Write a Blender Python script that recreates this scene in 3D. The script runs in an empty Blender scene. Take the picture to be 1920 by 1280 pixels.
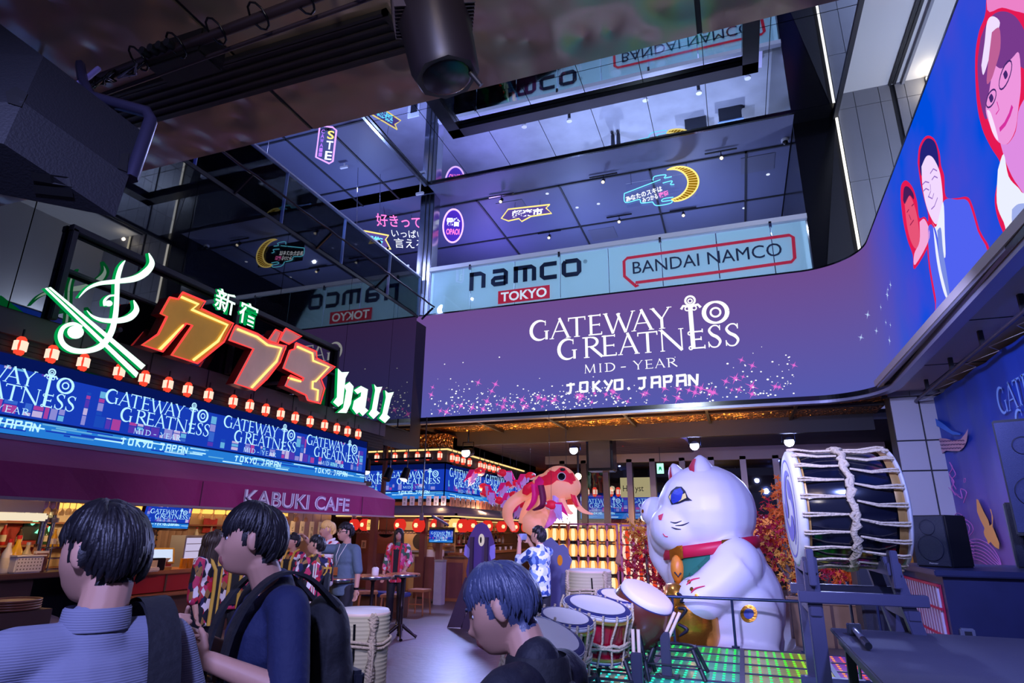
import bpy, bmesh, math, random
from mathutils import Vector as V, Matrix, noise
from mathutils.geometry import tessellate_polygon
PI = math.pi
R = random.Random(7)
SC = bpy.context.scene
COL = SC.collection
# ---------------------------------------------------------------- camera (calibrated from the photograph's vanishing points)
F = 1138.0
CH = 1.66
def _cam():
    z = V((45, -3640, F)).normalized(); y = V((430, 361, F)); y = (y - z*y.dot(z)).normalized(); x = y.cross(z)
    return x, y, z
CX, CY, CZ = _cam()
def ray(px, py):
    d = V((px-960, py-640, F)); return V((d.dot(CX), d.dot(CY), d.dot(CZ)))
def P(px, py, ax, v):
    """point of the world plane x=v / y=v / z=v seen at a pixel of the 1920x1280 photograph"""
    i = 'xyz'.index(ax); d = ray(px, py); o = V((0, 0, CH)); return o + d*((v-o[i])/d[i])
def D(px, py, dist):
    return V((0, 0, CH)) + ray(px, py)*(dist/F)
cam = bpy.data.cameras.new('camera'); cam.sensor_width = 36; cam.lens = 36*F/1920; cam.clip_start = .05
co = bpy.data.objects.new('camera', cam); COL.objects.link(co)
r_ = V((CX[0], CY[0], CZ[0])); d_ = V((CX[1], CY[1], CZ[1])); f_ = V((CX[2], CY[2], CZ[2]))
co.matrix_world = Matrix(((r_.x, -d_.x, -f_.x, 0), (r_.y, -d_.y, -f_.y, 0), (r_.z, -d_.z, -f_.z, CH), (0, 0, 0, 1)))
SC.camera = co
# ---------------------------------------------------------------- world, exposure
vs = SC.view_settings; vs.view_transform = 'Standard'; vs.look = 'None'; vs.gamma = 1; vs.use_curve_mapping = False; vs.exposure = 0.0
w = bpy.data.worlds.new('world'); SC.world = w; w.use_nodes = True
bg = w.node_tree.nodes['Background']; bg.inputs[0].default_value = (.20, .22, .55, 1); bg.inputs[1].default_value = .55
SC.cycles.max_bounces = 6; SC.cycles.transparent_max_bounces = 12; SC.cycles.sample_clamp_indirect = 4
# ---------------------------------------------------------------- lamps of the place and added fills
def lamp(kind, name, loc, energy, color, to=None, size=.3, angle=60, blend=.5, sy=None):
    l = bpy.data.lights.new(name, kind); l.energy = energy; l.color = color
    if kind == 'SPOT': l.spot_size = math.radians(angle); l.spot_blend = blend; l.shadow_soft_size = size
    elif kind == 'AREA':
        l.size = size
        if sy: l.shape = 'RECTANGLE'; l.size_y = sy
    else: l.shadow_soft_size = size
    o = bpy.data.objects.new(name, l); COL.objects.link(o); o.location = loc; o['kind'] = 'helper'
    if to is not None: o.rotation_euler = (V(to)-V(loc)).to_track_quat('-Z', 'Y').to_euler()
    return o
BLUE = (.25, .33, 1); VIO = (.45, .30, 1); COOL = (.62, .72, 1); WARM = (1, .62, .28)
# moving heads on the near truss wash the stage, the crowd and the wall in blue
lamp('SPOT', 'moving_head_and_fill_beam', (-1.2, 2.2, 3.6), 1900, (.50, .50, 1), (0, 10, 1.4), .15, 60, .8)
lamp('SPOT', 'moving_head_and_fill_beam', (1.6, 1.6, 4.1), 1300, BLUE, (1.6, 6.5, 1.2), .15, 75, .8)
lamp('SPOT', 'moving_head_and_fill_beam', (-.2, -1.6, 4.0), 1100, (.36, .40, 1), (-1.4, 2.2, 1.2), .15, 80, .8)
lamp('SPOT', 'moving_head_and_fill_beam', (2.3, 5.0, 4.2), 1700, VIO, (-5, 11, 0), .12, 50, .6)
# upper floor: cool ceiling lighting
for x, y in ((-5, 17), (-1, 17), (-3, 20.5), (.8, 20)): lamp('SPOT', 'upper_floor_downlight', (x, y, 11.19), 1000, (.62, .72, 1), (x, y, 0), .05, 150, 1)
for x, y in ((-10, 6), (-10.5, 9.5), (-10, 13)): lamp('SPOT', 'upper_floor_downlight', (x, y, 11.19), 1500, (.42, .46, 1), (x, y, 0), .05, 150, 1)
lamp('POINT', 'upper_ceiling_fill', (-7.2, 17.5, 9.6), 260, (.3, .2, 1), None, .3)  # added violet point, one of the fills for the upper ceiling
lamp('POINT', 'tile_wall_fill', (5.9, 12.4, 7.6), 520, COOL, None, .2)  # added point hidden behind the screen, brightens the tile wall
for x, y in ((-4, 17.2), (-.4, 17.0), (-9.6, 9.5), (-9.4, 13.2)): lamp('POINT', 'upper_ceiling_fill', (x, y, 9.4), 210, (.34, .46, 1), None, .2)  # more added points that lift the dim upper ceiling, no fixtures here
lamp('SPOT', 'banner_fill', (1.0, 7.0, 4.3), 800, (.42, .45, 1), (3.95, 11.6, 2.6), .1, 85, .8)  # added spot that brightens the banner
lamp('SPOT', 'moving_head_and_fill_beam', (-1.7, 2.0, 4.2), 1300, (.62, .58, 1), (-5, 8.5, 1.2), .12, 60, .8)  # added fill for the dim faces by the cafe, not a fixture
for x in (-6.4, -3.6, -.8): lamp('SPOT', 'canopy_fill', (x, 14.9, 2.4), 520, (1, .50, .16), (x, 15.4, 4.44), .1, 120, .9)  # added warm spots that turn the far bronze soffit orange
lamp('SPOT', 'floor_violet_pool', (-5.2, 13.6, 4.2), 560, (.30, .08, 1), (-4.7, 10.3, 0), .05, 26, .7)
lamp('SPOT', 'balustrade_fill', (-1.5, 3.4, 6.4), 1800, (.7, .82, 1), (-2.8, 14.2, 8.1), .1, 60, .6)  # added spot in mid-air that brightens the balustrade panels
lamp('SPOT', 'soffit_fill', (.3, -2.2, 3.3), 420, (1, .90, .82), (-.5, 2.2, 4.45), .25, 62, 1)  # added unseen spot behind the camera, lifts the near bronze sheets
# cafe and bar interior: warm bulbs
for x, y, e in ((-8.6, 4.2, 16), (-8.8, 5.8, 22), (-8.8, 7.6, 26), (-8.6, 9.2, 26), (-8.4, 10.8, 20)): lamp('POINT', 'cafe_bulb_light', (x, y, 2.1), e*2.2, WARM, None, .12)
for x, y, e in ((-7.2, 4.7, 12), (-7.3, 7.4, 10)): lamp('POINT', 'counter_fill', (x, y, 1.84), e, WARM, None, .06)  # added warm fill for the front of the counter bottles, no bulbs here
for x, y, e in ((-9.3, 15.6, 22), (-7.6, 15.4, 22), (-7.3, 17.6, 30), (-7.5, 20, 30), (-5, 18.5, 40), (-3.2, 18.4, 40)): lamp('POINT', 'bar_bulb_light', (x, y, 2.2), e*2.2, (1, .6, .34), None, .15)
# stage spots under the big screen shine forward and down
SPOTS = [P(872, 848, 'y', 15.1), P(1075, 843, 'y', 17.4), P(1302, 835, 'y', 17.4), P(1480, 828, 'y', 17.4)]
for i, p in enumerate(SPOTS): lamp('SPOT', 'stage_spot_beam', p + V((0, -.28, -.05)), 900, (.35, .42, 1), (p.x*.75-.2, 9.5, 0), .2, 70, .7)
for p in SPOTS[1:]: lamp('POINT', 'stage_spot_spill', p + V((.1, -.45, .25)), 75, (.16, .24, 1), None, .05)
# ---------------------------------------------------------------- materials
def lin(c):
    return tuple((x/12.92 if x <= .04045 else ((x+.055)/1.055)**2.4) for x in (v/255 for v in c))
MAT = {}
def M(name, rgb=(128, 128, 128), rough=.6, metal=0, emit=0, ecol=None, bump=None, var=None, trans=0, alpha=1, spec=.5, sheen=0):
    """bump=(scale,strength) noise bump; var=(scale,amount) tonal variation of the base colour"""
    if name in MAT: return MAT[name]
    m = bpy.data.materials.new(name); m.use_nodes = True; nt = m.node_tree; b = nt.nodes['Principled BSDF']
    c = lin(rgb)+(1,)
    b.inputs['Base Color'].default_value = c; b.inputs['Roughness'].default_value = rough; b.inputs['Metallic'].default_value = metal
    b.inputs['Specular IOR Level'].default_value = spec
    if emit: b.inputs['Emission Color'].default_value = (lin(ecol or rgb)+(1,)); b.inputs['Emission Strength'].default_value = emit
    if trans: b.inputs['Transmission Weight'].default_value = trans
    if alpha < 1: b.inputs['Alpha'].default_value = alpha
    if sheen: b.inputs['Sheen Weight'].default_value = sheen
    if bump or var:
        tc = nt.nodes.new('ShaderNodeTexCoord')
    if bump:
        n = nt.nodes.new('ShaderNodeTexNoise'); n.inputs['Scale'].default_value = bump[0]; n.inputs['Detail'].default_value = 4
        bp = nt.nodes.new('ShaderNodeBump'); bp.inputs['Strength'].default_value = bump[1]; bp.inputs['Distance'].default_value = .02
        nt.links.new(tc.outputs['Object'], n.inputs['Vector']); nt.links.new(n.outputs[0], bp.inputs['Height']); nt.links.new(bp.outputs[0], b.inputs['Normal'])
    if var:
        n = nt.nodes.new('ShaderNodeTexNoise'); n.inputs['Scale'].default_value = var[0]; n.inputs['Detail'].default_value = 5
        mx = nt.nodes.new('ShaderNodeMix'); mx.data_type = 'RGBA'; k = var[1]
        mx.inputs[6].default_value = tuple(max(0, v*(1-k)) for v in c[:3])+(1,); mx.inputs[7].default_value = tuple(min(1, v*(1+k)) for v in c[:3])+(1,)
        nt.links.new(tc.outputs['Object'], n.inputs['Vector']); nt.links.new(n.outputs[0], mx.inputs[0]); nt.links.new(mx.outputs[2], b.inputs['Base Color'])
    MAT[name] = m; return m
def E(name, rgb, s=1.0):
    """something that gives off light"""
    if name in MAT: return MAT[name]
    m = bpy.data.materials.new(name); m.use_nodes = True; nt = m.node_tree; nt.nodes.clear()
    e = nt.nodes.new('ShaderNodeEmission'); o = nt.nodes.new('ShaderNodeOutputMaterial'); e.inputs[0].default_value = lin(rgb)+(1,); e.inputs[1].default_value = s
    nt.links.new(e.outputs[0], o.inputs[0]); MAT[name] = m; return m
def glass(name, rgb, alpha=.12, rough=.02):
    """thin pane: mostly clear, with a real mirror reflection that grows towards grazing"""
    if name in MAT: return MAT[name]
    m = bpy.data.materials.new(name); m.use_nodes = True; nt = m.node_tree; nt.nodes.clear()
    t = nt.nodes.new('ShaderNodeBsdfTransparent'); g = nt.nodes.new('ShaderNodeBsdfGlossy'); f = nt.nodes.new('ShaderNodeFresnel'); x = nt.nodes.new('ShaderNodeMixShader'); o = nt.nodes.new('ShaderNodeOutputMaterial')
    t.inputs[0].default_value = tuple(1-(1-v)*alpha for v in lin(rgb))+(1,); g.inputs['Roughness'].default_value = rough; g.inputs[0].default_value = (.9, .95, 1, 1); f.inputs[0].default_value = 1.45
    nt.links.new(f.outputs[0], x.inputs[0]); nt.links.new(t.outputs[0], x.inputs[1]); nt.links.new(g.outputs[0], x.inputs[2]); nt.links.new(x.outputs[0], o.inputs[0]); MAT[name] = m; return m
def hammered(name, rgb, scale, strength, rough, met=1):
    m = M(name, rgb, rough, met); nt = m.node_tree; b = nt.nodes['Principled BSDF']
    tc = nt.nodes.new('ShaderNodeTexCoord'); n = nt.nodes.new('ShaderNodeTexNoise'); v = nt.nodes.new('ShaderNodeTexVoronoi'); a = nt.nodes.new('ShaderNodeMath'); bp = nt.nodes.new('ShaderNodeBump')
    v.feature = 'SMOOTH_F1'; v.inputs['Scale'].default_value = scale; v.inputs['Smoothness'].default_value = .9; n.inputs['Scale'].default_value = scale*.6; n.inputs['Detail'].default_value = 1
    a.operation = 'ADD'; bp.inputs['Strength'].default_value = strength; bp.inputs['Distance'].default_value = .06
    nt.links.new(tc.outputs['Object'], n.inputs['Vector']); nt.links.new(tc.outputs['Object'], v.inputs['Vector']); nt.links.new(n.outputs[0], a.inputs[0]); nt.links.new(v.outputs[0], a.inputs[1]); nt.links.new(a.outputs[0], bp.inputs['Height']); nt.links.new(bp.outputs[0], b.inputs['Normal'])
    return m
# ---------------------------------------------------------------- objects
def tag(o, label=None, cat=None, group=None, kind=None):
    if label: o['label'] = label
    if cat: o['category'] = cat
    if group: o['group'] = group
    if kind: o['kind'] = kind
    return o
def thing(name, label, cat, loc=(0, 0, 0), rz=0, group=None):
    o = bpy.data.objects.new(name, None); COL.objects.link(o); o.location = loc; o.rotation_euler = (0, 0, rz); o.empty_display_size = .1
    return tag(o, label, cat, group)
def dup(o, loc=None, rz=None, label=None, group=None, parent=None, scale=None):
    c = o.copy(); COL.objects.link(c)
    if parent: c.parent = parent
    if loc is not None: c.location = loc
    if rz is not None: c.rotation_euler = (0, 0, rz)
    if scale: c.scale = (scale,)*3 if not hasattr(scale, '__len__') else scale
    if label: c['label'] = label
    if group: c['group'] = group
    for ch in o.children: dup(ch, parent=c)
    return c
class MB:
    """collects shapes; build() links them as ONE mesh object (several materials allowed)"""
    def __init__(s): s.v = []; s.f = []; s.mi = []; s.mats = []; s.sm = []
    def slot(s, m):
        if m not in s.mats: s.mats.append(m)
        return s.mats.index(m)
    def add(s, vs, fs, m, smooth=False):
        k = len(s.v); i = s.slot(m); s.v += [V(p) for p in vs]; s.f += [tuple(a+k for a in f) for f in fs]; s.mi += [i]*len(fs); s.sm += [smooth]*len(fs); return s
    def box(s, a, b, m, mat=None):
        (x0, y0, z0), (x1, y1, z1) = a, b
        vs = [V(p) for p in ((x0, y0, z0), (x1, y0, z0), (x1, y1, z0), (x0, y1, z0), (x0, y0, z1), (x1, y0, z1), (x1, y1, z1), (x0, y1, z1))]
        if mat: vs = [mat @ p for p in vs]
        return s.add(vs, [(0, 3, 2, 1), (4, 5, 6, 7), (0, 1, 5, 4), (1, 2, 6, 5), (2, 3, 7, 6), (3, 0, 4, 7)], m)
    def bbox(s, c, d, m, bev=.01, mat=None):
        """bevelled box: centre c, size d"""
        h = [x/2 for x in d]; bev = min([bev]+[x*.49 for x in h]); vs = []; bm = bmesh.new(); bmesh.ops.create_cube(bm, size=1)
        for v in bm.verts: v.co = V((v.co.x*d[0], v.co.y*d[1], v.co.z*d[2]))
        bmesh.ops.bevel(bm, geom=bm.edges[:], offset=bev, segments=2, affect='EDGES')
        bm.verts.index_update(); vs = [v.co+V(c) for v in bm.verts]
        if mat: vs = [mat @ p for p in vs]
        s.add(vs, [[v.index for v in f.verts] for f in bm.faces], m); bm.free(); return s
    def cyl(s, p, q, r0, m, r1=None, n=16, cap=True):
        r1 = r0 if r1 is None else r1; p = V(p); q = V(q); d = (q-p).normalized(); a = d.orthogonal().normalized(); b = d.cross(a)
        vs = []
        for c, r in ((p, r0), (q, r1)): vs += [c+(a*math.cos(2*PI*i/n)+b*math.sin(2*PI*i/n))*r for i in range(n)]
        s.add(vs, [(i, (i+1) % n, n+(i+1) % n, n+i) for i in range(n)], m, True)
        if cap: s.add(vs, [tuple(range(n-1, -1, -1)), tuple(range(n, 2*n))], m)
        return s
    def tube(s, pts, r, m, n=8, closed=False):
        pts = [V(p) for p in pts]; k = len(pts); rs = r if hasattr(r, '__len__') else [r]*k; vs = []; a = None
        for i, p in enumerate(pts):
            if closed: d = pts[(i+1) % k]-pts[i-1]
            else: d = pts[min(i+1, k-1)]-pts[max(i-1, 0)]
            d = d.normalized() if d.length > 1e-9 else V((0, 0, 1))
            a = d.orthogonal().normalized() if a is None else (a-d*a.dot(d)).normalized() if (a-d*a.dot(d)).length > 1e-6 else d.orthogonal().normalized()
            b = d.cross(a); vs += [p+(a*math.cos(2*PI*j/n)+b*math.sin(2*PI*j/n))*rs[i] for j in range(n)]
        fs = [(i*n+j, i*n+(j+1) % n, ((i+1) % k)*n+(j+1) % n, ((i+1) % k)*n+j) for i in range(k if closed else k-1) for j in range(n)]
        s.add(vs, fs, m, True)
        if not closed: s.add(vs, [tuple(range(n-1, -1, -1)), tuple(range((k-1)*n, k*n))], m)
        return s
    def lathe(s, prof, m, n=20, mat=None, cap=True, c=(0, 0, 0)):
        """prof: [(r,z)] around local z"""
        vs = [V((r*math.cos(2*PI*j/n), r*math.sin(2*PI*j/n), z))+V(c) for r, z in prof for j in range(n)]
        if mat: vs = [mat @ p for p in vs]
        k = len(prof); s.add(vs, [(i*n+j, i*n+(j+1) % n, (i+1)*n+(j+1) % n, (i+1)*n+j) for i in range(k-1) for j in range(n)], m, True)
        if cap: s.add(vs, [tuple(range(n-1, -1, -1)), tuple(range((k-1)*n, k*n))], m)
        return s
    def ball(s, c, r, m, n=14, rot=None):
        r = V((r, r, r)) if not hasattr(r, '__len__') else V(r); h = n//2; vs = []
        for i in range(h+1):
            t = PI*i/h
            for j in range(n): vs.append(V((r.x*math.sin(t)*math.cos(2*PI*j/n), r.y*math.sin(t)*math.sin(2*PI*j/n), r.z*math.cos(t))))
        vs = [(rot @ p if rot else p)+V(c) for p in vs]
        return s.add(vs, [(i*n+j, (i+1)*n+j, (i+1)*n+(j+1) % n, i*n+(j+1) % n) for i in range(h) for j in range(n)], m, True)
    def poly(s, pts, m, off=None):
        """planar polygon (concave allowed); off = vector: makes it a slab"""
        pts = [V(p) for p in pts]; tr = tessellate_polygon([pts]); n = len(pts)
        if off is None: return s.add(pts, tr, m)
        off = V(off); vs = pts+[p+off for p in pts]
        return s.add(vs, list(tr)+[tuple(n+a for a in reversed(t)) for t in tr]+[(i, (i+1) % n, n+(i+1) % n, n+i) for i in range(n)], m)
    def build(s, name, parent=None, loc=(0, 0, 0), rz=0, kind=None):
        me = bpy.data.meshes.new(name); me.from_pydata([tuple(p) for p in s.v], [], s.f)
        for m in s.mats: me.materials.append(m)
        me.polygons.foreach_set('material_index', s.mi); me.polygons.foreach_set('use_smooth', s.sm); me.validate(); me.update()
        o = bpy.data.objects.new(name, me); COL.objects.link(o); o.parent = parent; o.location = loc; o.rotation_euler = (0, 0, rz)
        if kind: o['kind'] = kind
        return o
def fixn(o):
    bm = bmesh.new(); bm.from_mesh(o.data); bmesh.ops.recalc_face_normals(bm, faces=bm.faces[:]); bm.to_mesh(o.data); bm.free(); return o
ORD = 'first second third fourth fifth sixth seventh eighth ninth tenth eleventh twelfth thirteenth fourteenth fifteenth sixteenth seventeenth eighteenth nineteenth twentieth'.split()
# ---------------------------------------------------------------- flat drawing: text, brush strokes, serif capitals
class Fr:
    """a plane in the place: origin, right, up, outward normal"""
    def __init__(s, o, x, y): s.o = V(o); s.x = V(x).normalized(); s.y = V(y).normalized(); s.n = s.x.cross(s.y)
    def __call__(s, u, v, h=0): return s.o+s.x*u+s.y*v+s.n*h
_T = {}
def text2d(txt, bold=0):
    if (txt, bold) in _T: return _T[txt, bold]
    c = bpy.data.curves.new('t', 'FONT'); c.body = txt; c.offset = bold; c.resolution_u = 3; o = bpy.data.objects.new('t', c); COL.objects.link(o)
    me = o.to_mesh(); vs = [(v.co.x, v.co.y) for v in me.vertices]; fs = [tuple(p.vertices) for p in me.polygons]; o.to_mesh_clear()
    bpy.data.objects.remove(o); bpy.data.curves.remove(c)
    x0 = min(v[0] for v in vs); x1 = max(v[0] for v in vs); y0 = min(v[1] for v in vs); y1 = max(v[1] for v in vs)
    vs = [((v[0]-x0)/(x1-x0), (v[1]-y0)/(y1-y0)) for v in vs]; _T[txt, bold] = (vs, fs, (x1-x0)/(y1-y0)); return _T[txt, bold]
def text(mb, fr, txt, u, v, w, h, m, lift=.004, bold=0, mirror=False):
    """text fitted to the box u..u+w, v..v+h of a frame"""
    vs, fs, _ = text2d(txt, bold)
    mb.add([fr(u+(1-a if mirror else a)*w, v+b*h, lift) for a, b in vs], fs, m)
def stroke(mb, f, pts, ws, m, n=None):
    """flat brush stroke through 2D pts with widths ws, mapped by f(u,v)"""
    if n: pts, ws = smooth(pts, ws, n)
    k = len(pts); L = []; Rr = []
    for i in range(k):
        a = pts[max(i-1, 0)]; b = pts[min(i+1, k-1)]; dx, dy = b[0]-a[0], b[1]-a[1]; l = math.hypot(dx, dy) or 1; w = (ws[i] if hasattr(ws, '__len__') else ws)/2
        L.append(f(pts[i][0]-dy/l*w, pts[i][1]+dx/l*w)); Rr.append(f(pts[i][0]+dy/l*w, pts[i][1]-dx/l*w))
    mb.add(L+Rr, [(i, k+i, k+i+1, i+1) for i in range(k-1)], m)
def smooth(pts, ws, n):
    ws = ws if hasattr(ws, '__len__') else [ws]*len(pts); op, ow = [], []; k = len(pts)
    for i in range(k-1):
        p0, p1, p2, p3 = pts[max(i-1, 0)], pts[i], pts[i+1], pts[min(i+2, k-1)]
        for j in range(n):
            t = j/n; q = [.5*(2*p1[d]+(p2[d]-p0[d])*t+(2*p0[d]-5*p1[d]+4*p2[d]-p3[d])*t*t+(3*p1[d]-p0[d]-3*p2[d]+p3[d])*t**3) for d in range(len(p1))]
            op.append(tuple(q)); ow.append(ws[i]*(1-t)+ws[i+1]*t)
    op.append(pts[-1]); ow.append(ws[-1]); return op, ow
def arc(cx, cy, rx, ry, a0, a1, n=18):
    return [(cx+rx*math.cos(math.radians(a0+(a1-a0)*i/n)), cy+ry*math.sin(math.radians(a0+(a1-a0)*i/n))) for i in range(n+1)]
def serif(mb, f, ch, x, y, w, h, m):
    """one Roman inscription capital in the box x..x+w, y..y+h"""
    g = lambda u, v: f(x+u*w, y+v*h)
    k = w/h
    def S(pts, ws):  # stroke in box units of h, kept round
        stroke(mb, lambda u, v: f(x+u*h, y+v*h), pts, ws, m)
    T, t, sf = .125, .06, .035
    def ser(u, v, l=.16): S([(u-l/2, v), (u+l/2, v)], sf)
    if ch == 'G':
        a = arc(k*.52, .5, k*.46, .48, 48, 305); S(a, [t*.6+T*1.05*math.sin(PI*i/18)**1 for i in range(19)]); S([(k*.86, .02), (k*.86, .44)], T*.95); ser(k*.86, .44, .24); S([(k*.8, .97), (k*.8, .72)], t*.6)
    elif ch == 'A':
        S([(k*.1, .02), (k*.5, 1)], t); S([(k*.46, 1.02), (k*.88, .02)], T); S([(k*.22, .36), (k*.72, .36)], t*.8); ser(k*.1, .02, .22); ser(k*.88, .02, .24)
    elif ch == 'T':
        S([(k*.5, 0), (k*.5, .97)], T); S([(0, .95), (k, .95)], t); S([(.02, .8), (.03, .97)], t*.8); S([(k-.02, .8), (k-.03, .97)], t*.8); ser(k*.5, .02, .28)
    elif ch == 'E':
        S([(k*.2, 0), (k*.2, 1)], T)
        for yy, l in ((.03, 1), (.5, .85), (.96, .92)): S([(0 if yy != .5 else k*.2, yy), (k*l, yy)], t); S([(k*l-.01, yy-(.0 if yy == .03 else .07)), (k*l-.01, yy+(.12 if yy == .03 else .06))], t*.7)
    elif ch == 'W':
        S([(k*.08, 1), (k*.3, 0)], T); S([(k*.3, 0), (k*.52, .95)], t); S([(k*.45, .95), (k*.68, 0)], T); S([(k*.68, 0), (k*.92, 1)], t); ser(k*.08, .98, .22); ser(k*.92, .98, .2)
    elif ch == 'Y':
        S([(k*.1, 1), (k*.5, .48)], T*.95); S([(k*.52, .46), (k*.9, 1)], t); S([(k*.52, 0), (k*.52, .52)], T); ser(k*.1, .98, .22); ser(k*.9, .98, .22); ser(k*.52, .02, .26)
    elif ch == 'R':
        S([(k*.2, 0), (k*.2, 1)], T); S([(0, .97), (k*.45, .97)], t); a = arc(k*.45, .74, k*.3, .22, 90, -90, 10); S(a, [t+.07*math.sin(PI*i/10) for i in range(11)]); S([(k*.2, .52), (k*.48, .52)], t); S([(k*.42, .52), (k*.98, .01)], T); ser(k*.2, .02, .26)
    elif ch == 'N':
        S([(k*.13, 0), (k*.13, 1)], t); S([(k*.1, 1), (k*.88, .0)], T); S([(k*.88, 0), (k*.88, 1)], t); ser(k*.13, .02, .2); ser(k*.88, .98, .22); ser(k*.08, .98, .16)
    elif ch == 'S':
        pts = [(k*.85, .82), (k*.7, .96), (k*.42, .96), (k*.2, .78), (k*.36, .58), (k*.66, .44), (k*.82, .24), (k*.62, .03), (k*.3, .03), (k*.12, .2)]
        p, q = smooth(pts, [t*.7, t, t, T*.8, T*1.1, T*1.15, T*.85, t, t, t*.7], 4); S(p, q); S([(k*.85, .75), (k*.86, .98)], t*.7); S([(k*.12, .02), (k*.12, .27)], t*.7)
    elif ch == 'M':
        S([(k*.12, 0), (k*.16, 1)], t); S([(k*.15, 1), (k*.5, .05)], T); S([(k*.5, .05), (k*.85, 1)], t); S([(k*.84, 1), (k*.9, 0)], T); ser(k*.12, .02, .2); ser(k*.9, .02, .22)
    elif ch == 'I': S([(k*.5, 0), (k*.5, 1)], T); ser(k*.5, .02, .28); ser(k*.5, .98, .28)
    elif ch == 'D':
        S([(k*.2, 0), (k*.2, 1)], T); a = arc(k*.4, .5, k*.55, .47, 90, -90, 12); S([(0, .97)]+a+[(0, .03)], [t]+[t+.08*math.sin(PI*i/12) for i in range(13)]+[t])
    elif ch == '-': S([(0, .4), (k, .4)], T*.8)
# brush-like block letters of the line below
BR = {'T': [[(0, .78), (.85, .84)], [(.42, 1), (.45, .5), (.36, 0)]], 'O': [[(.1, .9), (.05, .1)], [(.05, .1), (.75, .12)], [(0, .92), (.85, .95)], [(.8, 1), (.75, .05)]], 'K': [[(.1, 1), (.1, 0)], [(.75, 1), (.12, .5)], [(.2, .55), (.85, 0)]],
      'Y': [[(.05, 1), (.4, .55)], [(.85, 1), (.25, 0)]], ',': [[(.2, .22), (.32, 0)]], 'J': [[(.0, .95), (.8, .98)], [(.6, .98), (.55, .15), (.3, 0), (.05, .12)]], 'A': [[(.15, .95), (.05, 0)], [(0, .95), (.9, .98)], [(.85, 1), (.8, 0)], [(.1, .45), (.8, .48)]],
      'P': [[(.12, 1), (.1, 0)], [(0, .95), (.85, .98)], [(.82, 1), (.7, .5)], [(.12, .48), (.75, .5)]], 'N': [[(.1, 1), (.08, 0)], [(.1, .95), (.75, .1)], [(.85, 1), (.72, 0)]]}
def logo(mb, f, m, small=True):
    """the GATEWAY TO GREATNESS / MID - YEAR / TOKYO, JAPAN lockup; u -1.58..3.48, v -1.03..1.2"""
    for ch, u, w in (('G', -1.58, .52), ('A', -1.05, .56), ('T', -.56, .45), ('E', -.04, .34), ('W', .33, .82), ('A', 1.03, .54), ('Y', 1.5, .5)): serif(mb, f, ch, u, .44, w, .54, m)
    for ch, u, w in (('G', -.84, .5), ('R', -.2, .5), ('E', .29, .35), ('A', .68, .52), ('T', 1.16, .48), ('N', 1.66, .6), ('S', 2.75, .36), ('S', 3.13, .37)): serif(mb, f, ch, u, -.13, w, .54, m)
    # key-shaped T running down into the E
    S = lambda p, w: stroke(mb, f, p, w, m)
    S([(2.44, .95), (2.44, -.12)], .1); S(arc(2.45, 1.08, .11, .11, 0, 360), .05); S(arc(2.45, 1.07, .05, .05, 0, 360, 10), .03); S([(2.23, .88), (2.28, .96), (2.45, .93), (2.62, .96), (2.68, .88)], .06)
    for a in (2.37, 2.53): S(arc(a, .88, .05, .05, 0, 360, 12), .03)
    for a in (.26, -.1): S(arc(2.385, a, .04, .04, 0, 360, 10), .03)
    for a, l in ((-.11, .27), (.1, .2), (.29, .24)): S([(2.44, a), (2.44+l, a)], .035); S([(2.43+l, a-.03), (2.43+l, a+.06)], .025)
    S(arc(3.0, .72, .26, .26, 0, 360, 28), [.05+.05*abs(math.cos(2*PI*i/28)) for i in range(29)]); S(arc(3.0, .72, .11, .11, 0, 360, 18), .045)
    for ch, u, w in (('M', -.18, .3), ('I', .19, .08), ('D', .34, .25), ('-', .73, .12), ('Y', 1.02, .24), ('E', 1.31, .18), ('A', 1.53, .25), ('R', 1.81, .24)): serif(mb, f, ch, u, -.52, w, .22, m)
    for i, (ch, u) in enumerate((('T', -.63), ('O', -.3), ('K', .02), ('Y', .3), ('O', .55), (',', .83), ('J', 1.12), ('A', 1.42), ('P', 1.7), ('A', 2.0), ('N', 2.27))):
        for st in BR[ch]: stroke(mb, lambda a, b: f(u+a*.25, -1.0+b*.27), st, .06/.26, m) if 0 else stroke(mb, f, [(u+a*.25, -1.0+b*.27) for a, b in st], .058, m)
# ================================================================ THE SETTING
def struct(o): o['kind'] = 'structure'; return o
m_floor = M('dark_stone_floor', (96, 84, 88), .38, bump=(9, .25), var=(1.6, .35))
m_dark = M('dark_paint', (30, 31, 40), .55); m_black = M('black_gloss', (10, 11, 16), .18); m_steel = M('brushed_steel', (150, 155, 165), .22, 1)
m_ceil = M('dark_ceiling_panel', (86, 90, 116), .55); m_tile = M('grey_stone_tile', (128, 130, 142), .5, var=(1.2, .12)); m_white = M('white_paint', (205, 205, 208), .6)
m_joint = M('dark_joint', (26, 28, 36), .6); m_bronze = hammered('hammered_bronze_sheet', (186, 166, 146), 4.2, .6, .26, .6); m_bronze2 = hammered('rippled_bronze_sheet', (232, 170, 96), 15, 1.6, .2)
m_trim = M('pale_metal_trim', (150, 152, 172), .35, .6)
struct(MB().box((-13, -4, -.12), (7, 28, 0), m_floor).build('floor'))
# near canopy: hammered bronze sheets under the slab we stand below
sl = MB().box((-11, -5, 4.41), (2.6, 3.0, 4.9), m_dark)
for x0, x1 in ((-11, -7.96), (-7.94, -5.31), (-5.28, -2.65), (-2.62, .02), (.05, 2.6)): sl.box((x0, -5, 4.395), (x1, 2.99, 4.41), m_bronze)
struct(sl.build('ceiling'))
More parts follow.
